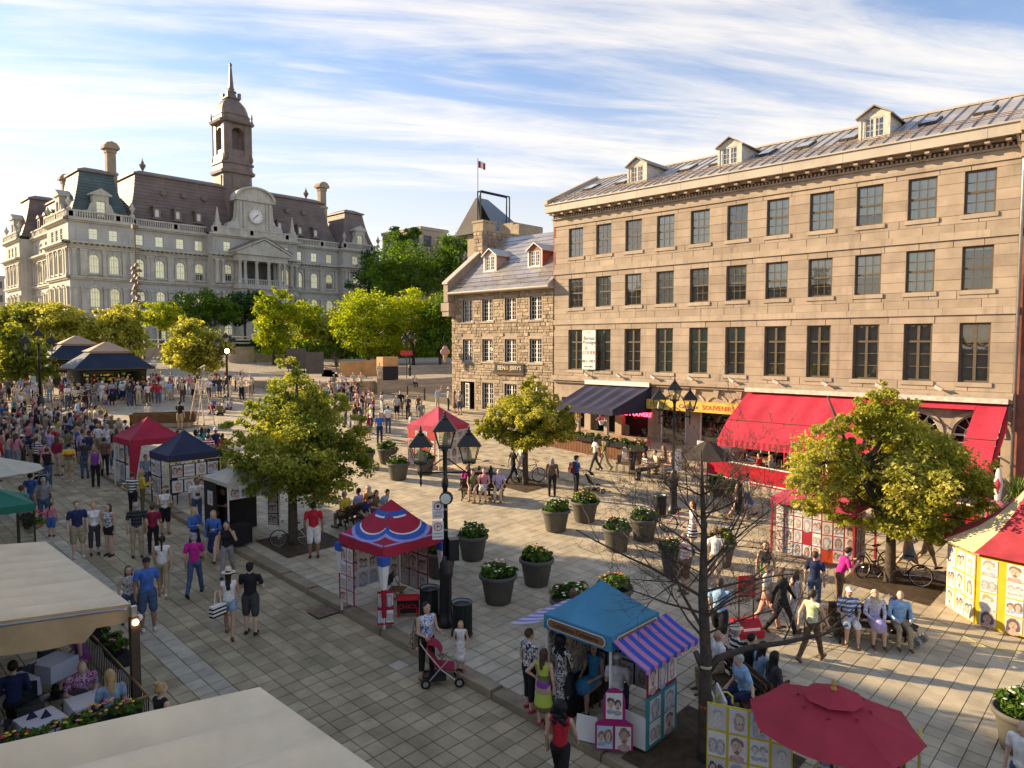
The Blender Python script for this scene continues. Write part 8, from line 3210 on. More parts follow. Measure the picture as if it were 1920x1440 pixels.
 # (px, py of the feet, facing: 0 to the camera, 90 to the right, 180 away), look, colours
near=[(147,1046,10,dict(legs='relax',bottom='shorts',build=1.08,fingers=True),'navy','khaki','brown',5,'white','black',1.04,'person in slate-blue polo and khaki shorts, strolling at the left of three'),(178,1040,5,dict(legs='stand',bottom='capri',sleeve='none',hair='bun',top='bust',fingers=True),'white','charcoal','fair',1,'black','black',.98,'person in loose white sleeveless blouse and dark capri trousers, middle of three'),(206,1042,-40,dict(legs='relax',bottom='mini',sleeve='none',hair='long',top='bust',fingers=True),'print white/navy','black','brown',1,'black','black',.97,'person in print tank top and black shorts with long hair, right of three'),(258,1046,175,dict(legs='stand',bottom='pants',hair='short',build=1.15),'striped charcoal/black','khaki','grey',1,'black','black',1.03,'grey-haired person in dark striped shirt and khaki trousers seen from behind'),(288,1040,170,dict(legs='relax',bottom='pants',hair='short',arms=('down','front'),build=1.05),'crimson','black','brown',1,'brown','black',.95,'person in crimson top and black trousers seen from behind'),(310,1002,10,dict(legs='stand',bottom='shorts',sleeve='none',hair='tail',arms=('front','front'),top='bust'),'white','black','brown',0,'brown','grey',.98,'person in white tank top and black shorts hugging a bundle'),(307,1116,172,dict(legs='walk',bottom='capri',sleeve='none',hair='tail',arms=('sf','sb'),fingers=True),'white','khaki','dark',0,'white','black',1.0,'person in white tank top and khaki capris walking away, dark ponytail'),(366,1116,165,dict(legs='walk2',bottom='pants',hair='cap',arms=('down','sf'),fingers=True),'magenta','denim','grey',1,'black','grey',1.04,'person in magenta t-shirt and jeans with grey cap walking away'),(278,1182,8,dict(legs='relax',bottom='shorts',hair='cap',arms=('down','down'),build=1.08,fingers=True,h=.018),'blue','denim','dark',3,'white','black',1.06,'person in blue v-neck t-shirt, denim shorts and black cap walking hand in hand'),(244,1176,12,dict(legs='walk',bottom='pants',sleeve='none',hair='long',top='bust',fingers=True),'print white/grey','denim','brown',1,'black','black',.93,'person in white print top with long brown hair, beside the black-capped walker'),(431,1194,172,dict(legs='walk',bottom='mini',sleeve='none',hair='hatlong',arms=('down','front'),top='bust',fingers=True,h=.018),'white','pale denim','dark',2,'brown','cream',1.0,'person in straw hat, white top and pale denim shorts seen from behind'),(471,1190,160,dict(legs='relax',bottom='shorts',hair='cap',arms=('front','cross'),build=1.1,fingers=True,h=.018),'black','charcoal','dark',1,'black','black',1.05,'person all in black with cap and shorts, seen from behind beside the straw hat'),(402,1052,-20,dict(legs='walk',bottom='skirt',sleeve='long',hair='long',arms=('front','down')),'blue','navy','fair',5,'brown','black',.97,'person in bright blue jacket and skirt with fair hair, right of a pair'),(366,1048,40,dict(legs='relax',bottom='skirt',sleeve='long',hair='long',arms=('front','front')),'blue','navy','fair',1,'brown','black',.97,'person in bright blue jacket eating, left of a pair behind the magenta shirt'),(427,1082,-12,dict(legs='walk2',bottom='pants',sleeve='none',hair='long',arms=('phone','down'),top='bust',fingers=True),'black','grey','dark',0,'black','black',1.0,'person in black tank top and grey trousers talking on a phone'),(370,985,15,dict(legs='stand',bottom='pants',arms=('out','down'),hair='short'),'white','denim','black',3,'black','black',1.0,'person in white t-shirt and jeans with a camera beside the cream booth'),(268,962,100,dict(legs='stand',bottom='pants',sleeve='long',hair='long',arms=('front','front')),'yellow','olive','fair',1,'brown','black',.97,'person in yellow jacket and olive trousers beside the navy tent'),(250,968,150,dict(legs='relax',bottom='pants',arms=('hip','down'),hair='short'),'striped black/white','black','brown',1,'black','black',.97,'person in black and white striped top, hand on hip, behind the yellow jacket'),(84,988,165,dict(legs='stand',bottom='pants',hair='short',build=1.1),'grey','denim','grey',1,'black','black',1.03,'grey-haired person in grey shirt and dark jeans beside the flower basket'),(97,1006,160,dict(legs='relax',bottom='shorts',sleeve='long',hair='tail'),'pink','blue','brown',1,'black','black',.68,'child in pink jacket and blue shorts beside the flower basket'),(44,1004,140,dict(legs='stand',bottom='pants',hair='short'),'teal','white','brown',2,'white','black',1.0,'person in teal shirt and white trousers behind the green canopy'),(60,975,150,dict(legs='stand',bottom='pants',hair='short'),'blue','grey','dark',1,'black','black',1.0,'person in royal blue shirt at the corner of the green canopy'),(90,916,170,dict(legs='stand',bottom='pants',sleeve='none',hair='short',arms=('push','push')),'black','denim','brown',1,'black','black',1.02,'person in black tank top and jeans behind the crowd, pushing a stroller'),(131,905,172,dict(legs='relax',bottom='shorts',hair='short'),'tie-dye','khaki','dark',1,'white','black',1.02,'person in green, yellow and red tie-dye shirt and khaki shorts'),(180,913,176,dict(legs='stand',bottom='pants',sleeve='none',hair='bun',top='bust'),'purple','black','fair',1,'black','black',1.0,'person in purple tank top and black leggings behind the crowd'),(160,897,174,dict(legs='stand',bottom='pants',hair='short'),'charcoal','denim','dark',2,'black','black',1.05,'tall person in charcoal t-shirt and jeans at the back of the crowd'),(197,893,176,dict(legs='stand',bottom='pants',hair='short'),'brown','black','dark',2,'black','black',1.03,'person in brown shirt and black trousers left of the crimson tent'),(589,1046,176,dict(legs='stand',bottom='shorts',hair='short',build=1.12,fingers=True,h=.018),'red','white','dark',3,'black','black',1.04,'person in red polo and white shorts standing with back turned by the soil pit'),(800,1276,30,dict(legs='relax',bottom='capri',sleeve='none',hair='long',arms=('push','push'),top='bust',fingers=True,h=.018,build=1.06),'print white/blue','black','black',0,'brown','black',1.02,'person in blue-flowered white top and black capris pushing the red stroller'),(864,1258,-8,dict(legs='stand',bottom='dress',sleeve='none',hair='long',fingers=True),'white','white','fair',5,'red','black',.66,'small child in white dress with fair hair standing on the kerb'),(992,1332,125,dict(legs='relax',bottom='capri',sleeve='short',hair='short',build=1.1,fingers=True,h=.018),'print white/black','black','brown',1,'red','black',.98,'person in zebra-print blouse and black capris at the blue stall'),(1019,1362,150,dict(legs='stand',bottom='dress',sleeve='none',hair='long',arms=('hip','down'),fingers=True,h=.018),'bands','lime','brown',1,'red','black',.90,'person in long yellow, olive and purple banded dress, hand on hip'),(1052,1345,140,dict(legs='stand',bottom='dress',sleeve='short',hair='curly',arms=('front','front')),'print black/white','black','black',1,'black','black',.97,'person in black and white print dress with dark curls at the stall counter'),(1050,1492,165,dict(legs='walk',bottom='pants',sleeve='none',hair='curly',arms=('down','sf'),top='bust',fingers=True,h=.018),'red','black','black',0,'black','black',1.0,'person in red tank top with long black curls walking past the blue stall'),(1072,1240,60,dict(legs='stand',bottom='pants',hair='bald'),'grey','denim','dark',4,'black','black',1.0,'bald person standing behind the blue and white striped flap'),(1035,931,178,dict(legs='stand',bottom='pants',sleeve='long',hair='scarf',build=1.15),'brown','black','dark',1,'black','grey',.98,'person in brown coat and grey headscarf standing in the square'),(1080,930,120,dict(legs='relax',bottom='pants',hair='cap',arms=('push','push'),build=1.08),'striped blue/navy','black','dark',1,'black','black',1.03,'person in blue striped t-shirt and black cap pushing the dark stroller'),(1116,884,-70,dict(legs='walk',bottom='pants',hair='cap',arms=('sb','sf')),'white','charcoal','dark',4,'white','charcoal',1.05,'person in white t-shirt and dark trousers striding along the lane'),(1133,882,-60,dict(legs='walk2',bottom='pants',hair='bald',arms=('sf','sb')),'olive','khaki','dark',4,'brown','black',1.05,'person in olive shirt and khaki trousers striding along the lane'),(962,906,110,dict(legs='walk',bottom='pants',hair='short',arms=('sb','sf')),'black','black','dark',1,'black','black',1.03,'person in black t-shirt and trousers walking behind the golden tree'),(978,896,-60,dict(legs='walk2',bottom='pants',hair='long',arms=('sb','sf')),'white','white','brown',1,'white','black',.97,'person all in white walking behind the golden tree trunk'),(1385,972,60,dict(legs='walk',bottom='dress',sleeve='none',hair='long'),'black','black','dark',1,'brown','black',1.0,'person in black dress walking past the red terrace'),(1400,966,120,dict(legs='walk2',bottom='shorts',sleeve='none',hair='short'),'grey','blue','brown',1,'black','black',1.02,'person in grey tank top and blue shorts walking past the red terrace'),(1298,1030,-80,dict(legs='relax',bottom='skirt',sleeve='short',hair='long',arms=('front','down')),'white','striped navy/white','auburn',5,'white','black',.97,'red-haired person in white top and striped skirt by the planters'),(1283,1112,-60,dict(legs='stand',bottom='shorts',hair='bald',arms=('out','down'),build=1.1),'striped white/salmon','brown','brown',0,'brown','black',1.03,'bald person in pale striped t-shirt and brown shorts left of the bare tree'),(1341,1100,165,dict(legs='relax',bottom='shorts',hair='short'),'white','beige','brown',1,'white','black',1.02,'person in white t-shirt and pale shorts seen from behind by the planters'),(1348,1216,168,dict(legs='walk',bottom='shorts',hair='short',arms=('sf','front'),build=1.12,fingers=True),'light blue','black','brown',1,'brown','black',1.04,'person in sky-blue shirt and black shorts walking away by the bare tree'),(1434,1125,-15,dict(legs='walk2',bottom='long',sleeve='none',hair='long',top='bust'),'black','green','brown',1,'brown','black',1.0,'person in black top and long green skirt beside the red portrait wall'),(1436,1178,80,dict(legs='walk',bottom='pants',sleeve='short',hair='short'),'white','salmon','fair',1,'brown','black',1.02,'person in white shirt and salmon trousers walking right'),(1465,1188,75,dict(legs='walk',bottom='pants',sleeve='long',hair='long',arms=('sf','sb'),build=1.1),'black','black','brown',1,'brown','black',1.02,'person in loose black top and trousers walking right, long brown hair'),(1491,1182,130,dict(legs='relax',bottom='dress',sleeve='none',hair='long'),'white','white','brown',0,'brown','black',.92,'person in short white dress with long brown hair walking'),(1521,1240,150,dict(legs='walk2',bottom='pants',sleeve='none',hair='short',arms=('sb','sf'),fingers=True),'print white/lime','brown','brown',1,'brown','lime',1.02,'person in white top with lime scarf and brown trousers walking away'),(1526,1150,175,dict(legs='stand',bottom='pants',hair='short'),'navy','denim','brown',1,'black','black',1.0,'person in navy t-shirt facing the red portrait wall'),(1572,1140,110,dict(legs='relax',bottom='pants',hair='short',arms=('cam','cam'),lean=.35,build=1.1),'magenta','brown','dark',1,'black','black',1.02,'person in magenta polo bending with a camera by the portrait wall'),(1702,1066,90,dict(legs='walk',bottom='skirt',sleeve='short',hair='long'),'white','pale denim','brown',1,'black','black',1.0,'person in pale denim skirt walking right under the large tree'),(1738,1064,90,dict(legs='walk2',bottom='shorts',sleeve='short',hair='short'),'red','khaki','brown',1,'black','black',1.02,'person in red top and khaki shorts walking right under the large tree'),(306,1462,120,dict(legs='stand',bottom='dress',sleeve='none',hair='bun',arms=('phone','down'),fingers=True,h=.018),'black','black','fair',1,'black','black',.98,'fair-haired person in black dress between the two beige awnings'),(1912,1545,-30,dict(legs='stand',bottom='pants',hair='bald'),'white','denim','grey',1,'black','black',1.0,'bald person in white at the lower right corner'),(712,832,170,dict(legs='stand',bottom='pants',hair='short',build=1.05),'blue','navy','grey',1,'black','black',1.05,'grey-haired person in blue shirt behind the planters at the lane'),(728,812,172,dict(legs='relax',bottom='pants',hair='short'),'white','denim','dark',2,'black','crimson',1.0,'person in white shirt and dark jeans with crimson bag by the lane'),(744,786,5,dict(legs='stand',bottom='shorts',hair='long'),'print white/grey','black','brown',1,'black','black',1.0,'person in white print top and black shorts in the lane'),(751,779,4,dict(legs='relax',bottom='shorts',hair='short',sleeve='long'),'black','olive','dark',1,'black','black',1.06,'tall person in black jumper and olive shorts in the lane'),(765,786,-30,dict(legs='relax',bottom='pants',hair='short'),'charcoal','black','fair',1,'black','black',1.0,'person in charcoal top and black trousers in the lane, left of the pink tent'),(785,782,20,dict(legs='stand',bottom='shorts',hair='short',sleeve='none'),'brown','black','dark',2,'black','black',.95,'person in brown tank top above the pink tent'),(790,800,170,dict(legs='stand',bottom='pants',hair='short'),'grey','grey','grey',1,'black','black',1.0,'grey-haired person in pale grey shirt just behind the pink tent'),(770,826,100,dict(legs='relax',bottom='pants',hair='short',arms=('front','front')),'print grey/white','charcoal','dark',2,'black','black',.97,'person in grey patterned top left of the pink tent'),(776,850,110,dict(legs='stand',bottom='dress',sleeve='none',hair='long'),'salmon','salmon','brown',1,'brown','black',.85,'person in salmon dress at the corner of the pink tent'),(820,770,60,dict(legs='relax',bottom='pants',hair='short',arms=('up','down')),'light blue','beige','dark',1,'black','black',1.03,'person in pale blue shirt and beige trousers pointing near the ice-cream house'),(841,770,100,dict(legs='stand',bottom='pants',hair='hat',sleeve='long'),'cream','black','brown',1,'black','cream',1.03,'person in cream shirt with hat beside the ice-cream house'),(853,774,120,dict(legs='stand',bottom='dress',sleeve='none',hair='long'),'brown','brown','auburn',1,'brown','black',.98,'person in brown dress beside the ice-cream house door'),(862,778,160,dict(legs='stand',bottom='shorts',hair='short',build=1.08),'print white/black','denim','grey',1,'black','black',1.04,'person in checked shirt and denim shorts beside the ice-cream door'),(258,702,170,dict(legs='walk',bottom='shorts',hair='short'),'magenta','white','dark',3,'white','black',1.02,'person in magenta shirt on the upper square behind the kiosk'),(289,700,10,dict(legs='walk2',bottom='pants',hair='hat'),'white','beige','dark',1,'white','white',1.02,'person in white hat walking on the upper square'),(338,806,150,dict(legs='stand',bottom='shorts',hair='short',build=1.1,arms=('front','down')),'black','khaki','dark',1,'brown','black',1.03,'performer in black t-shirt and khaki shorts beside the stepladder'),(277,792,-20,dict(legs='relax',bottom='dress',sleeve='short',hair='long'),'white','white','auburn',5,'white','black',.72,'small child in white at the end of the wooden trough'),(392,886,170,dict(legs='relax',bottom='pants',hair='short',build=1.05),'striped crimson/white','denim','brown',1,'black','black',1.05,'person in red and white striped shirt and jeans behind the navy tent'),]
for(px,py,f,kw,top,bot,hr_,sk,sh_,ac,s_,lb)in near:
 p=G(px,py)
 kw=dict(kw)
 kw['arms']=tuple(kw.get('arms',('down','down')))
 person(p,facing(p,f),lb,body(**kw),top,bot,hr_,sk,sh_,ac,s_,'people in the square and street')
 # ---- seated people: on benches (bench index, along, side, ...), stall stools, cafe chairs
seat_list=[(0,-.62,1,dict(arms=('lap','lap'),lean=.15,hair='short',build=1.12),'yellow','khaki','grey',2,'person in yellow shirt seated at the left end of the bench'),(0,.05,1,dict(arms=('lap','lap'),hair='short'),'lavender','denim','dark',3,'person in lavender shirt seated on the far side of the bench'),(0,.62,1,dict(arms=('lap','lap'),hair='scarf'),'orange','purple','dark',2,'person in bright headscarf seated on the far side of the bench'),(0,-.45,-1,dict(arms=('lap','lap'),lean=.6,hair='short',build=1.05),'navy','khaki','dark',1,'person in navy t-shirt leaning forward on the near side of the bench'),(0,.15,-1,dict(arms=('lap','front'),lean=.3,hair='long'),'brown','denim','brown',1,'person in brown with long hair seated on the near side of the bench'),(0,.65,-1,dict(arms=('lap','front'),lean=.5,hair='short'),'pale denim','denim','dark',1,'person in denim shirt bending forward at the bench end'),(1,-.70,1,dict(arms=('lap','lap'),hair='short',lean=.1),'magenta','beige','auburn',1,'person in magenta top seated at the uphill end of the left bench'),(1,-.2,1,dict(arms=('lap','lap'),hair='short',sleeve='none'),'black','charcoal','brown',1,'person in black top seated on the far side of the left bench'),(1,.3,1,dict(arms=('lap','lap'),hair='long'),'charcoal','black','dark',1,'person with long dark hair seated on the far side of the left bench'),(1,-.35,-1,dict(arms=('lap','lap'),hair='long',sleeve='none',bottom='mini',lean=.25),'olive','denim','dark',1,'person in olive vest with bare legs on the near side of the left bench'),(1,.1,-1,dict(arms=('lap','lap'),hair='short',sleeve='none',bottom='skirt'),'pink','print white/black','auburn',5,'person in pink vest and print skirt on the near side of the left bench'),(1,.72,-1,dict(arms=('lap','lap'),hair='bald',build=1.1,lean=.1),'lavender','beige','grey',1,'bald person in lavender polo at the downhill end of the left bench'),(2,-.55,1,dict(arms=('out','lap'),hair='short',build=1.2,lean=.25),'light blue','navy','grey',1,'broad person in light blue shirt seated with back to the red umbrella'),(2,.55,1,dict(arms=('lap','lap'),hair='bald',build=1.1),'white','khaki','grey',2,'bald person in white shirt seated on the far side of the bench behind the umbrella'),(2,-.62,-1,dict(arms=('front','front'),hair='long',lean=.1,sleeve='long'),'charcoal','denim','dark',1,'person in charcoal jacket with sunglasses seated left of the phone group'),(2,-.15,-1,dict(arms=('front','cam'),hair='long',lean=.15,sleeve='long'),'pale denim','denim','dark',1,'person in pale denim holding up a phone on the bench'),(2,.28,-1,dict(arms=('front','lap'),hair='short',lean=.15),'black','pale denim','dark',1,'laughing person in black top seated on the bench by the umbrella'),(2,.75,-1,dict(legs='cross',arms=('lap','lap'),hair='hat',bottom='shorts',build=1.1),'striped black/white','khaki','grey',1,'person in cream sun hat, striped shirt and shorts with crossed legs'),(3,-.55,-1,dict(arms=('lap','lap'),hair='cap',bottom='shorts',build=1.1),'striped white/blue','white','grey',1,'person in white cap, blue-fronted shirt and white shorts, left of the seated trio'),(3,.05,-1,dict(arms=('lap','lap'),hair='scarf',sleeve='long',bottom='long'),'print white/lavender','lavender','grey',1,'person in pale headscarf and print tunic, middle of the seated trio'),(3,.62,-1,dict(arms=('lap','lap'),hair='bald',build=1.12,sleeve='long'),'light blue','khaki','grey',5,'bald person in blue cardigan, right of the seated trio'),]
for(b,al,side,kw,top,bot,hr_,sk,lb)in seat_list:
 p,a=BEN[b]
 d,nrm=Vector((math.cos(a),math.sin(a),0)),Vector((-math.sin(a),math.cos(a),0))
 kw=dict(kw)
 kw.setdefault('legs','sit')
 kw.setdefault('bottom','pants')
 kw['arms']=tuple(kw['arms'])
 q=p+d*al+nrm*(side*.26)
 q.z=p.z
 ac={'cap':'white','hat':'cream','scarf':'beige'}.get(kw.get('hair'),'black')
 person(q,a+(0 if side>0 else PI),lb,body(**kw),top,bot,hr_,sk,'brown',ac,1.0,'people seated on benches')
def seat_at(p,f,lb,kw,top,bot,hr_='dark',sk=1,ac='black',s_=1.0,rz=None,z=0.0,grp='people seated at tables and stalls'):
 kw=dict(kw)
 kw.setdefault('legs','sit')
 kw.setdefault('arms',('lap','lap'))
 return person(p,facing(p,f)if rz is None else rz,lb,body(**kw),top,bot,hr_,sk,'black',ac,s_,grp,z)
seat_at(c5+Vector((.15,.28,0)),-35,'sitter in blue print dress inside the blue stall',dict(bottom='dress',sleeve='none',hair='long'),'print blue/teal','blue','black',2)
seat_at(c5+Vector((.05,-.35,0)),170,'artist in white shirt and white cap drawing inside the blue stall',dict(hair='cap',arms=('front','front')),'white','charcoal','grey',1,'white')
seat_at(c3+Vector((-.45,.45,0)),-60,'person in black standing at the open side of the cream booth',dict(legs='stand',arms=('front','down')),'black','black','black',3)
seat_at(c2+Vector((-.45,-.1,0)),-70,'artist in navy seated under the navy tent',dict(hair='long',arms=('front','lap')),'navy','denim','dark',2)
seat_at(c1+Vector((-.2,-.2,0)),20,'person in denim shirt seated under the crimson tent',dict(),'pale denim','denim','brown',1)
for i,(dx,dy,f,lb,kw,tp_,bt_,hr_)in enumerate(((.02,.58,15,'diner in flower-print shirt with bald head at the cafe table',dict(hair='bald',arms=('front','front'),lean=.25,build=1.15,fingers=True),'print lavender/crimson','denim','grey'),(.25,-.5,190,'fair-haired diner in pale blue top, back turned, at the cafe table',dict(hair='long',arms=('front','lap'),lean=.2,fingers=True),'pale denim','denim','fair'))):
 seat_at(TP[0]+Vector((dx,dy,0)),f,lb,kw,tp_,bt_,hr_,1)
seat_at(TP[3]+Vector((.55,.1,0)),-80,'diner in bright blue and pink dress half under the beige awning',dict(hair='long',sleeve='none',bottom='dress',lean=.2),'print blue/magenta','blue','fair',1)
seat_at(TP[2]+Vector((-.1,-.55,0)),175,'diner in dark jacket with patterned collar at the left edge',dict(hair='short',sleeve='long'),'navy','black','dark',1)
rr_=random.Random(31)
tcols=['red','white','black','navy','cream','grey','salmon','pink','light blue','olive']
k_=0
for i in range(3):
 for j in range(2):
  for s_ in(-1,1):
   x,y=32.6+1.9*j,15.2-2.0*i+s_*.72
   c_=tcols[k_%10]
   p=Vector((x,y,gz(x,y)+STEP))
   seat_at(p,0,'diner in %s top at the %s-side %s table under the red awning, %s seat'%(c_,('street','wall')[j],('uphill','middle','downhill')[i],('downhill','uphill')[s_>0]),dict(hair=('short','long')[k_%2],arms=('front','lap')),c_,('denim','black','khaki')[k_%3],('dark','brown','fair')[k_%3],k_%3,rz=(0 if s_<0 else PI))
   k_+=1
for i,(px,py,f,c_,b_,hr_,lb)in enumerate(((1168,888,70,'white','khaki','grey','diner in white shirt on the wooden chair beside the flower fence'),(1195,868,-40,'olive','denim','brown','diner in olive at the dark terrace table'),(1212,900,-60,'striped white/black','black','dark','diner in striped top left of the souvenir-shop lamp'),(1232,895,-70,'cream','brown','brown','diner in cream shirt by the souvenir-shop lamp'),(1248,885,-90,'brown','khaki','auburn','diner in brown top behind the souvenir-shop lamp'),(1262,900,-100,'salmon','denim','fair','diner in salmon top at the last table before the shop'))):
 seat_at(G(px,py),f,lb,dict(hair='short' if i%2 else 'long',arms=('front','lap'),lean=.15),c_,b_,hr_,1)
for i,(px,c_,lb)in enumerate(((640,'white','person in white sitting on the terrace wall, left of three'),(662,'striped white/grey','person in striped top sitting on the terrace wall, middle of three'),(676,'cream','person in cream sitting on the terrace wall, right of three'))):
 p=at_y(px,52.35)
 p.z=tz+1.2-.52
 seat_at(p,10,lb,dict(hair='short'),c_,'khaki','brown',1,grp='people on the terrace wall')
p=at_y(711,53)
p.z=tz+1.05
seat_at(p,15,'person in cream standing on the terrace above the wall',dict(legs='stand',arms=('down','down')),'cream','beige','brown',1,grp='people on the terrace wall')
p=at_y(777,53.3)
p.z=tz+.5
seat_at(p,20,'person in grey print sitting on the steps by the red sign',dict(legs='sit',hair='short'),'print grey/white','charcoal','grey',1,grp='people on the terrace wall',z=-.3)
M_wick=M('chair_wicker',(.16,.08,.04),.7,.25,8)
for i in range(3):
 for j in range(2):
  for s_ in(-1,1):
   x,y=32.6+1.9*j,15.2-2.0*i+s_*.76
   cafe_chair(Vector((x,y,gz(x,y)+STEP)),0 if s_<0 else PI,'wicker chair at the %s-side %s table under the red awning, %s seat'%(('street','wall')[j],('uphill','middle','downhill')[i],('downhill','uphill')[s_>0]),M_wick)
for p,lb in((c5+Vector((.15,.28,0)),'low stool under the sitter in the blue stall'),(c5+Vector((.05,-.35,0)),'low stool under the artist in the blue stall'),(c2+Vector((-.45,-.1,0)),'low stool under the navy tent'),(c1+Vector((-.2,-.2,0)),'low stool under the crimson tent')):
 t=thing('stool',lb,'stool',p,.3)
 MB().lathe([(.17,.40),(.18,.44),(.17,.45)],12).build('seat',M_dkwood,t)
 lg=MB().tube([(0,0,0),(0,0,.41)],.016,6).mesh('leg',M_dkwood)
 for q in range(4):
  put('leg',lg,t,(.12*math.cos(q*PI/2),.12*math.sin(q*PI/2),0))
  # ------------------------------------------------------------------ the crowd around the street performer
rc=random.Random(2024)
RING=G(370,800)
tops=['white','white','white','white','black','black','navy','navy','grey','grey','cream','cream','light blue','light blue','blue','red','pink','beige','beige','charcoal','charcoal','olive','salmon','brown','striped white/navy','striped black/white','print white/blue','crimson','tan','tan','print grey/black','lavender','teal','yellow','print white/grey','pale denim']
bots=['denim','black','khaki','charcoal','white','navy','beige','grey','pale denim','brown']
BNAME={'pants':'trousers','shorts':'shorts','capri':'capris','skirt':'skirt','dress':'dress'}
HNAME={'short':'{} short hair','long':'{} long hair','cap':'{} cap','tail':'{} ponytail','hat':'{} hat','bald':'bald head','bun':'{} bun'}
variants=[]
for i in range(30):
 hs=rc.choice(['short','short','short','long','long','cap','tail','hat','bald','bun'])
 bt_=rc.choice(['pants','pants','shorts','shorts','capri','skirt']if hs in('long','tail','bun')else['pants','pants','shorts'])
 variants.append(dict(legs=rc.choice(['stand','relax']),arms=rc.choice([('down','down'),('down','down'),('front','front'),('cross','cross'),('hip','down'),('cam','front'),('back','back'),('down','front'),('up','down')]),bottom=bt_,sleeve=rc.choice(['short','short','long','none']),hair=hs,build=rc.choice([.95,1.0,1.05,1.12]),h=.025))
sitv=[dict(legs='floor',arms=('lap','lap'),bottom='pants',hair='short',h=.025),dict(legs='floor',arms=('front','lap'),bottom='shorts',hair='long',sleeve='short',h=.025)]
used,taken=set(),[Vector((p.location.x,p.location.y))for p in COL.objects if p.name.startswith('person')]
blocked=[(c1.x,c1.y,1.25),(c2.x,c2.y,1.2),(c3.x,c3.y,1.2)]
MASS=[]
def crowd(n_,poly,phrase,group,look=None,dmin=.46,sit=False,kids=.08,mass=False):
 """people standing where they are seen: feet sampled in a picture polygon, spaced apart on the ground"""
 xs,ys=[q[0]for q in poly],[q[1]for q in poly]
 done=tries=0
 while done<n_ and tries<n_*60:
  tries+=1
  px,py=rc.uniform(min(xs),max(xs)),rc.uniform(min(ys),max(ys))
  ins_=False
  for(xa,ya),(xb,yb)in zip(poly,poly[1:]+poly[:1]):
   if(ya>py)!=(yb>py)and px<(xb-xa)*(py-ya)/(yb-ya)+xa:
    ins_=not ins_
  if not ins_:
   continue
  p=G(px,py)
  v2=Vector((p.x,p.y))
  if any((v2-q).length<dmin for q in taken)or any((v2.x-a)**2+(v2.y-b)**2<r_*r_ for a,b,r_ in blocked):
   continue
  taken.append(v2)
  kw=dict(rc.choice(sitv if sit else variants))
  for _ in range(60):
   t_,b_=rc.choice(tops),rc.choice(bots)
   hc_=rc.choice(['dark','dark','brown','brown','fair','grey','auburn','black'])
   ac=rc.choice(['white','black','navy','beige','red','khaki'])
   hw=HNAME[kw['hair']].format(ac if kw['hair']in('cap','hat')else hc_)
   lb='%s in %s top, %s %s, %s, %s'%('person',t_.replace('striped ','').replace('print ','').replace('/','-and-'),b_,BNAME[kw['bottom']],hw,phrase)
   if lb not in used:
    break
  used.add(lb)
  d=(look or RING)-p
  rz=math.atan2(-d.x,d.y)+rc.uniform(-.35,.35)
  s_=rc.uniform(.92,1.06)
  if not sit and rc.random()<kids:
   s_=rc.uniform(.6,.78)
  if mass:
   kw['h']=.034
   MASS.append((TR(p.x,p.y,p.z,rz)@Matrix.Diagonal((s_,s_,s_,1)),body(**kw),[M_skin[rc.choice([0,1,2,3])],cloth(t_),cloth(b_),M_shoe['black'],M_hair[hc_],cloth(ac)]))
   done+=1
   continue
  person(p,rz,lb,body(**kw),t_,b_,hc_,rc.choice([0,0,1,1,1,2,3,5]),rc.choice(['black','white','brown']),ac,s_,group)
  done+=1
crowd(72,[(-25,762),(90,792),(200,822),(262,842),(300,858),(212,886),(160,892),(60,905),(-25,905)],'in dense left crowd','spectators left of the performer')
crowd(20,[(105,748),(235,752),(262,758),(262,775),(190,770),(110,772)],'before the kiosk','spectators before the kiosk')
crowd(27,[(262,740),(470,734),(478,750),(400,762),(262,768)],'in back row','spectators in the back row')
crowd(30,[(585,748),(655,736),(735,775),(728,806),(700,838),(630,800)],'behind central tree','spectators behind the central tree',dmin=.44)
crowd(13,[(-20,738),(70,745),(105,750),(90,778),(-20,765)],'by left lamp','spectators at the left edge')
crowd(8,[(100,776),(180,782),(215,800),(180,808),(110,790)],'sitting at left','seated spectators',sit=True)
crowd(5,[(390,766),(440,768),(445,778),(385,778)],'sitting by the ladder','seated spectators',sit=True)
crowd(9,[(325,862),(420,852),(440,890),(392,880),(340,880)],'near side of ring','spectators at the near side of the ring')
# the rest of the crowd, packed in behind the people that show singly
crowd(46,[(-25,755),(90,785),(200,815),(240,840),(150,880),(-25,895)],'rest','x',dmin=.36,mass=True)
crowd(22,[(105,738),(262,742),(300,752),(262,766),(110,762)],'rest','x',dmin=.38,mass=True)
crowd(26,[(280,732),(478,728),(480,742),(280,756)],'rest','x',dmin=.38,mass=True)
crowd(22,[(585,742),(655,732),(735,770),(690,815),(620,790)],'rest','x',dmin=.38,mass=True)
crowd(14,[(-20,728),(100,738),(100,748),(-20,758)],'rest','x',dmin=.38,mass=True)
allm,Vs,Fs,Ms,off=[],[],[],[],0
for T,me,ms in MASS:
 nv,nf=len(me.vertices),len(me.polygons)
 co=np.empty(nv*3,np.float32)
 me.vertices.foreach_get('co',co)
 lv=np.empty(nf*4,np.int32)
 me.loops.foreach_get('vertex_index',lv)
 mi=np.empty(nf,np.int32)
 me.polygons.foreach_get('material_index',mi)
 Tm=np.array(T)
 Vs.append(co.reshape(-1,3)@Tm[:3,:3].T+Tm[:3,3])
 Fs.append(lv.reshape(-1,4)+off)
 for m_ in ms:
  if m_ not in allm:
   allm.append(m_)
 Ms.append(np.array([allm.index(m_)for m_ in ms])[mi])
 off+=nv
put('crowd',np_mesh('crowd',np.concatenate(Vs),np.concatenate(Fs),allm,np.concatenate(Ms),True),kind='stuff',label='packed rows of spectators filling in behind the single people of the crowd',cat='crowd')
ys_=G(190,786)
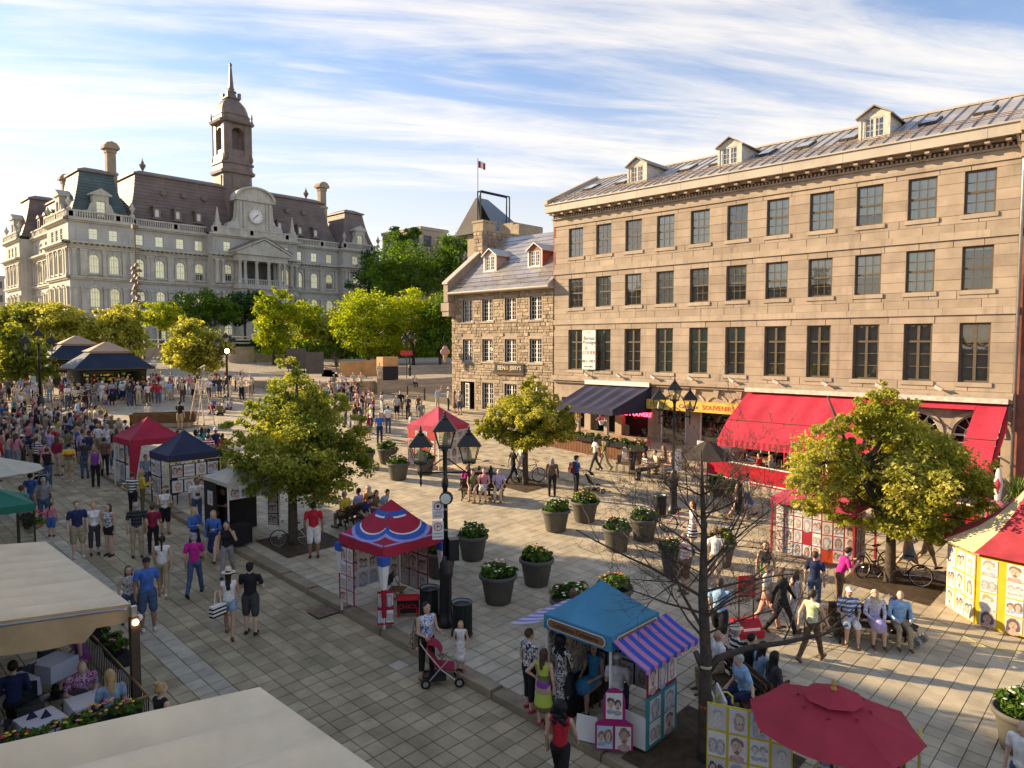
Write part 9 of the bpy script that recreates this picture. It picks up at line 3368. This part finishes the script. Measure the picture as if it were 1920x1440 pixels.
seat_at(ys_,20,'person in yellow t-shirt and khaki shorts sitting on the paving',dict(legs='floor',bottom='shorts',hair='short',build=1.15),'yellow','khaki','dark',2,grp='seated spectators')
# ------------------------------------------------------------------ bags and small belongings
bp=G(1080,930)
bag=thing('backpack','dark maroon backpack on the person in the blue striped t-shirt','backpack',bp,facing(bp,120))
MB().frus(-.16,-.30,.16,-.12,1.02,-.13,-.26,.13,-.12,1.46).build('sack',M('maroon_bag',(.07,.02,.03),.8,.2),bag)
MB().box(-.12,-.34,1.06,.12,-.30,1.26).build('pocket',MATS['maroon_bag'],bag)
sb_=G(431,1194)
sbg=thing('striped_handbag','black and white striped handbag carried by the person in the straw hat','handbag',sb_+Vector((-.30,-.05,.62)),.3)
MB().box(-.19,-.07,0,.19,.07,.27).build('bag',M_stripe('bag_stripe',[PAL['black'],PAL['white']],.045),sbg)
MB().tube([(-.1,0,.27),(-.06,0,.6),(.06,0,.6),(.1,0,.27)],.012,5).build('strap',M_cream,sbg)
bg1=G(1052,1345)
hb1=thing('shoulder_bag','large black leather shoulder bag at the stall counter','handbag',bg1+Vector((-.05,-.26,.62)),.4)
MB().frus(-.17,-.07,.17,.07,0,-.13,-.05,.13,.05,.34).build('bag',M_blkpan,hb1)
MB().tube([(-.1,0,.33),(-.04,.05,.72),(.1,0,.33)],.014,5).build('strap',M_blkpan,hb1)
bg2=G(800,1276)
hb2=thing('shoulder_bag','brown patterned shoulder bag on the person with the red stroller','handbag',bg2+Vector((-.26,.1,.82)),.4)
MB().frus(-.16,-.08,.16,.08,0,-.11,-.05,.11,.05,.3).build('bag',M_print('bag_print',PAL['tan'],PAL['black'],30),hb2)
MB().tube([(-.08,0,.29),(.05,.0,.58),(.1,0,.29)],.012,5).build('strap',M_dkwood,hb2)
cam_p=G(370,985)
cmr=thing('camera','black camera hanging on the chest of the person in the white t-shirt','camera',cam_p,facing(cam_p,15))
MB().box(-.06,.14,1.10,.06,.19,1.18).build('body',M_black,cmr)
MB().tube([(-.05,.14,1.18),(-.07,.06,1.42),(.07,.06,1.42),(.05,.14,1.18)],.006,4).build('strap',M_black,cmr)
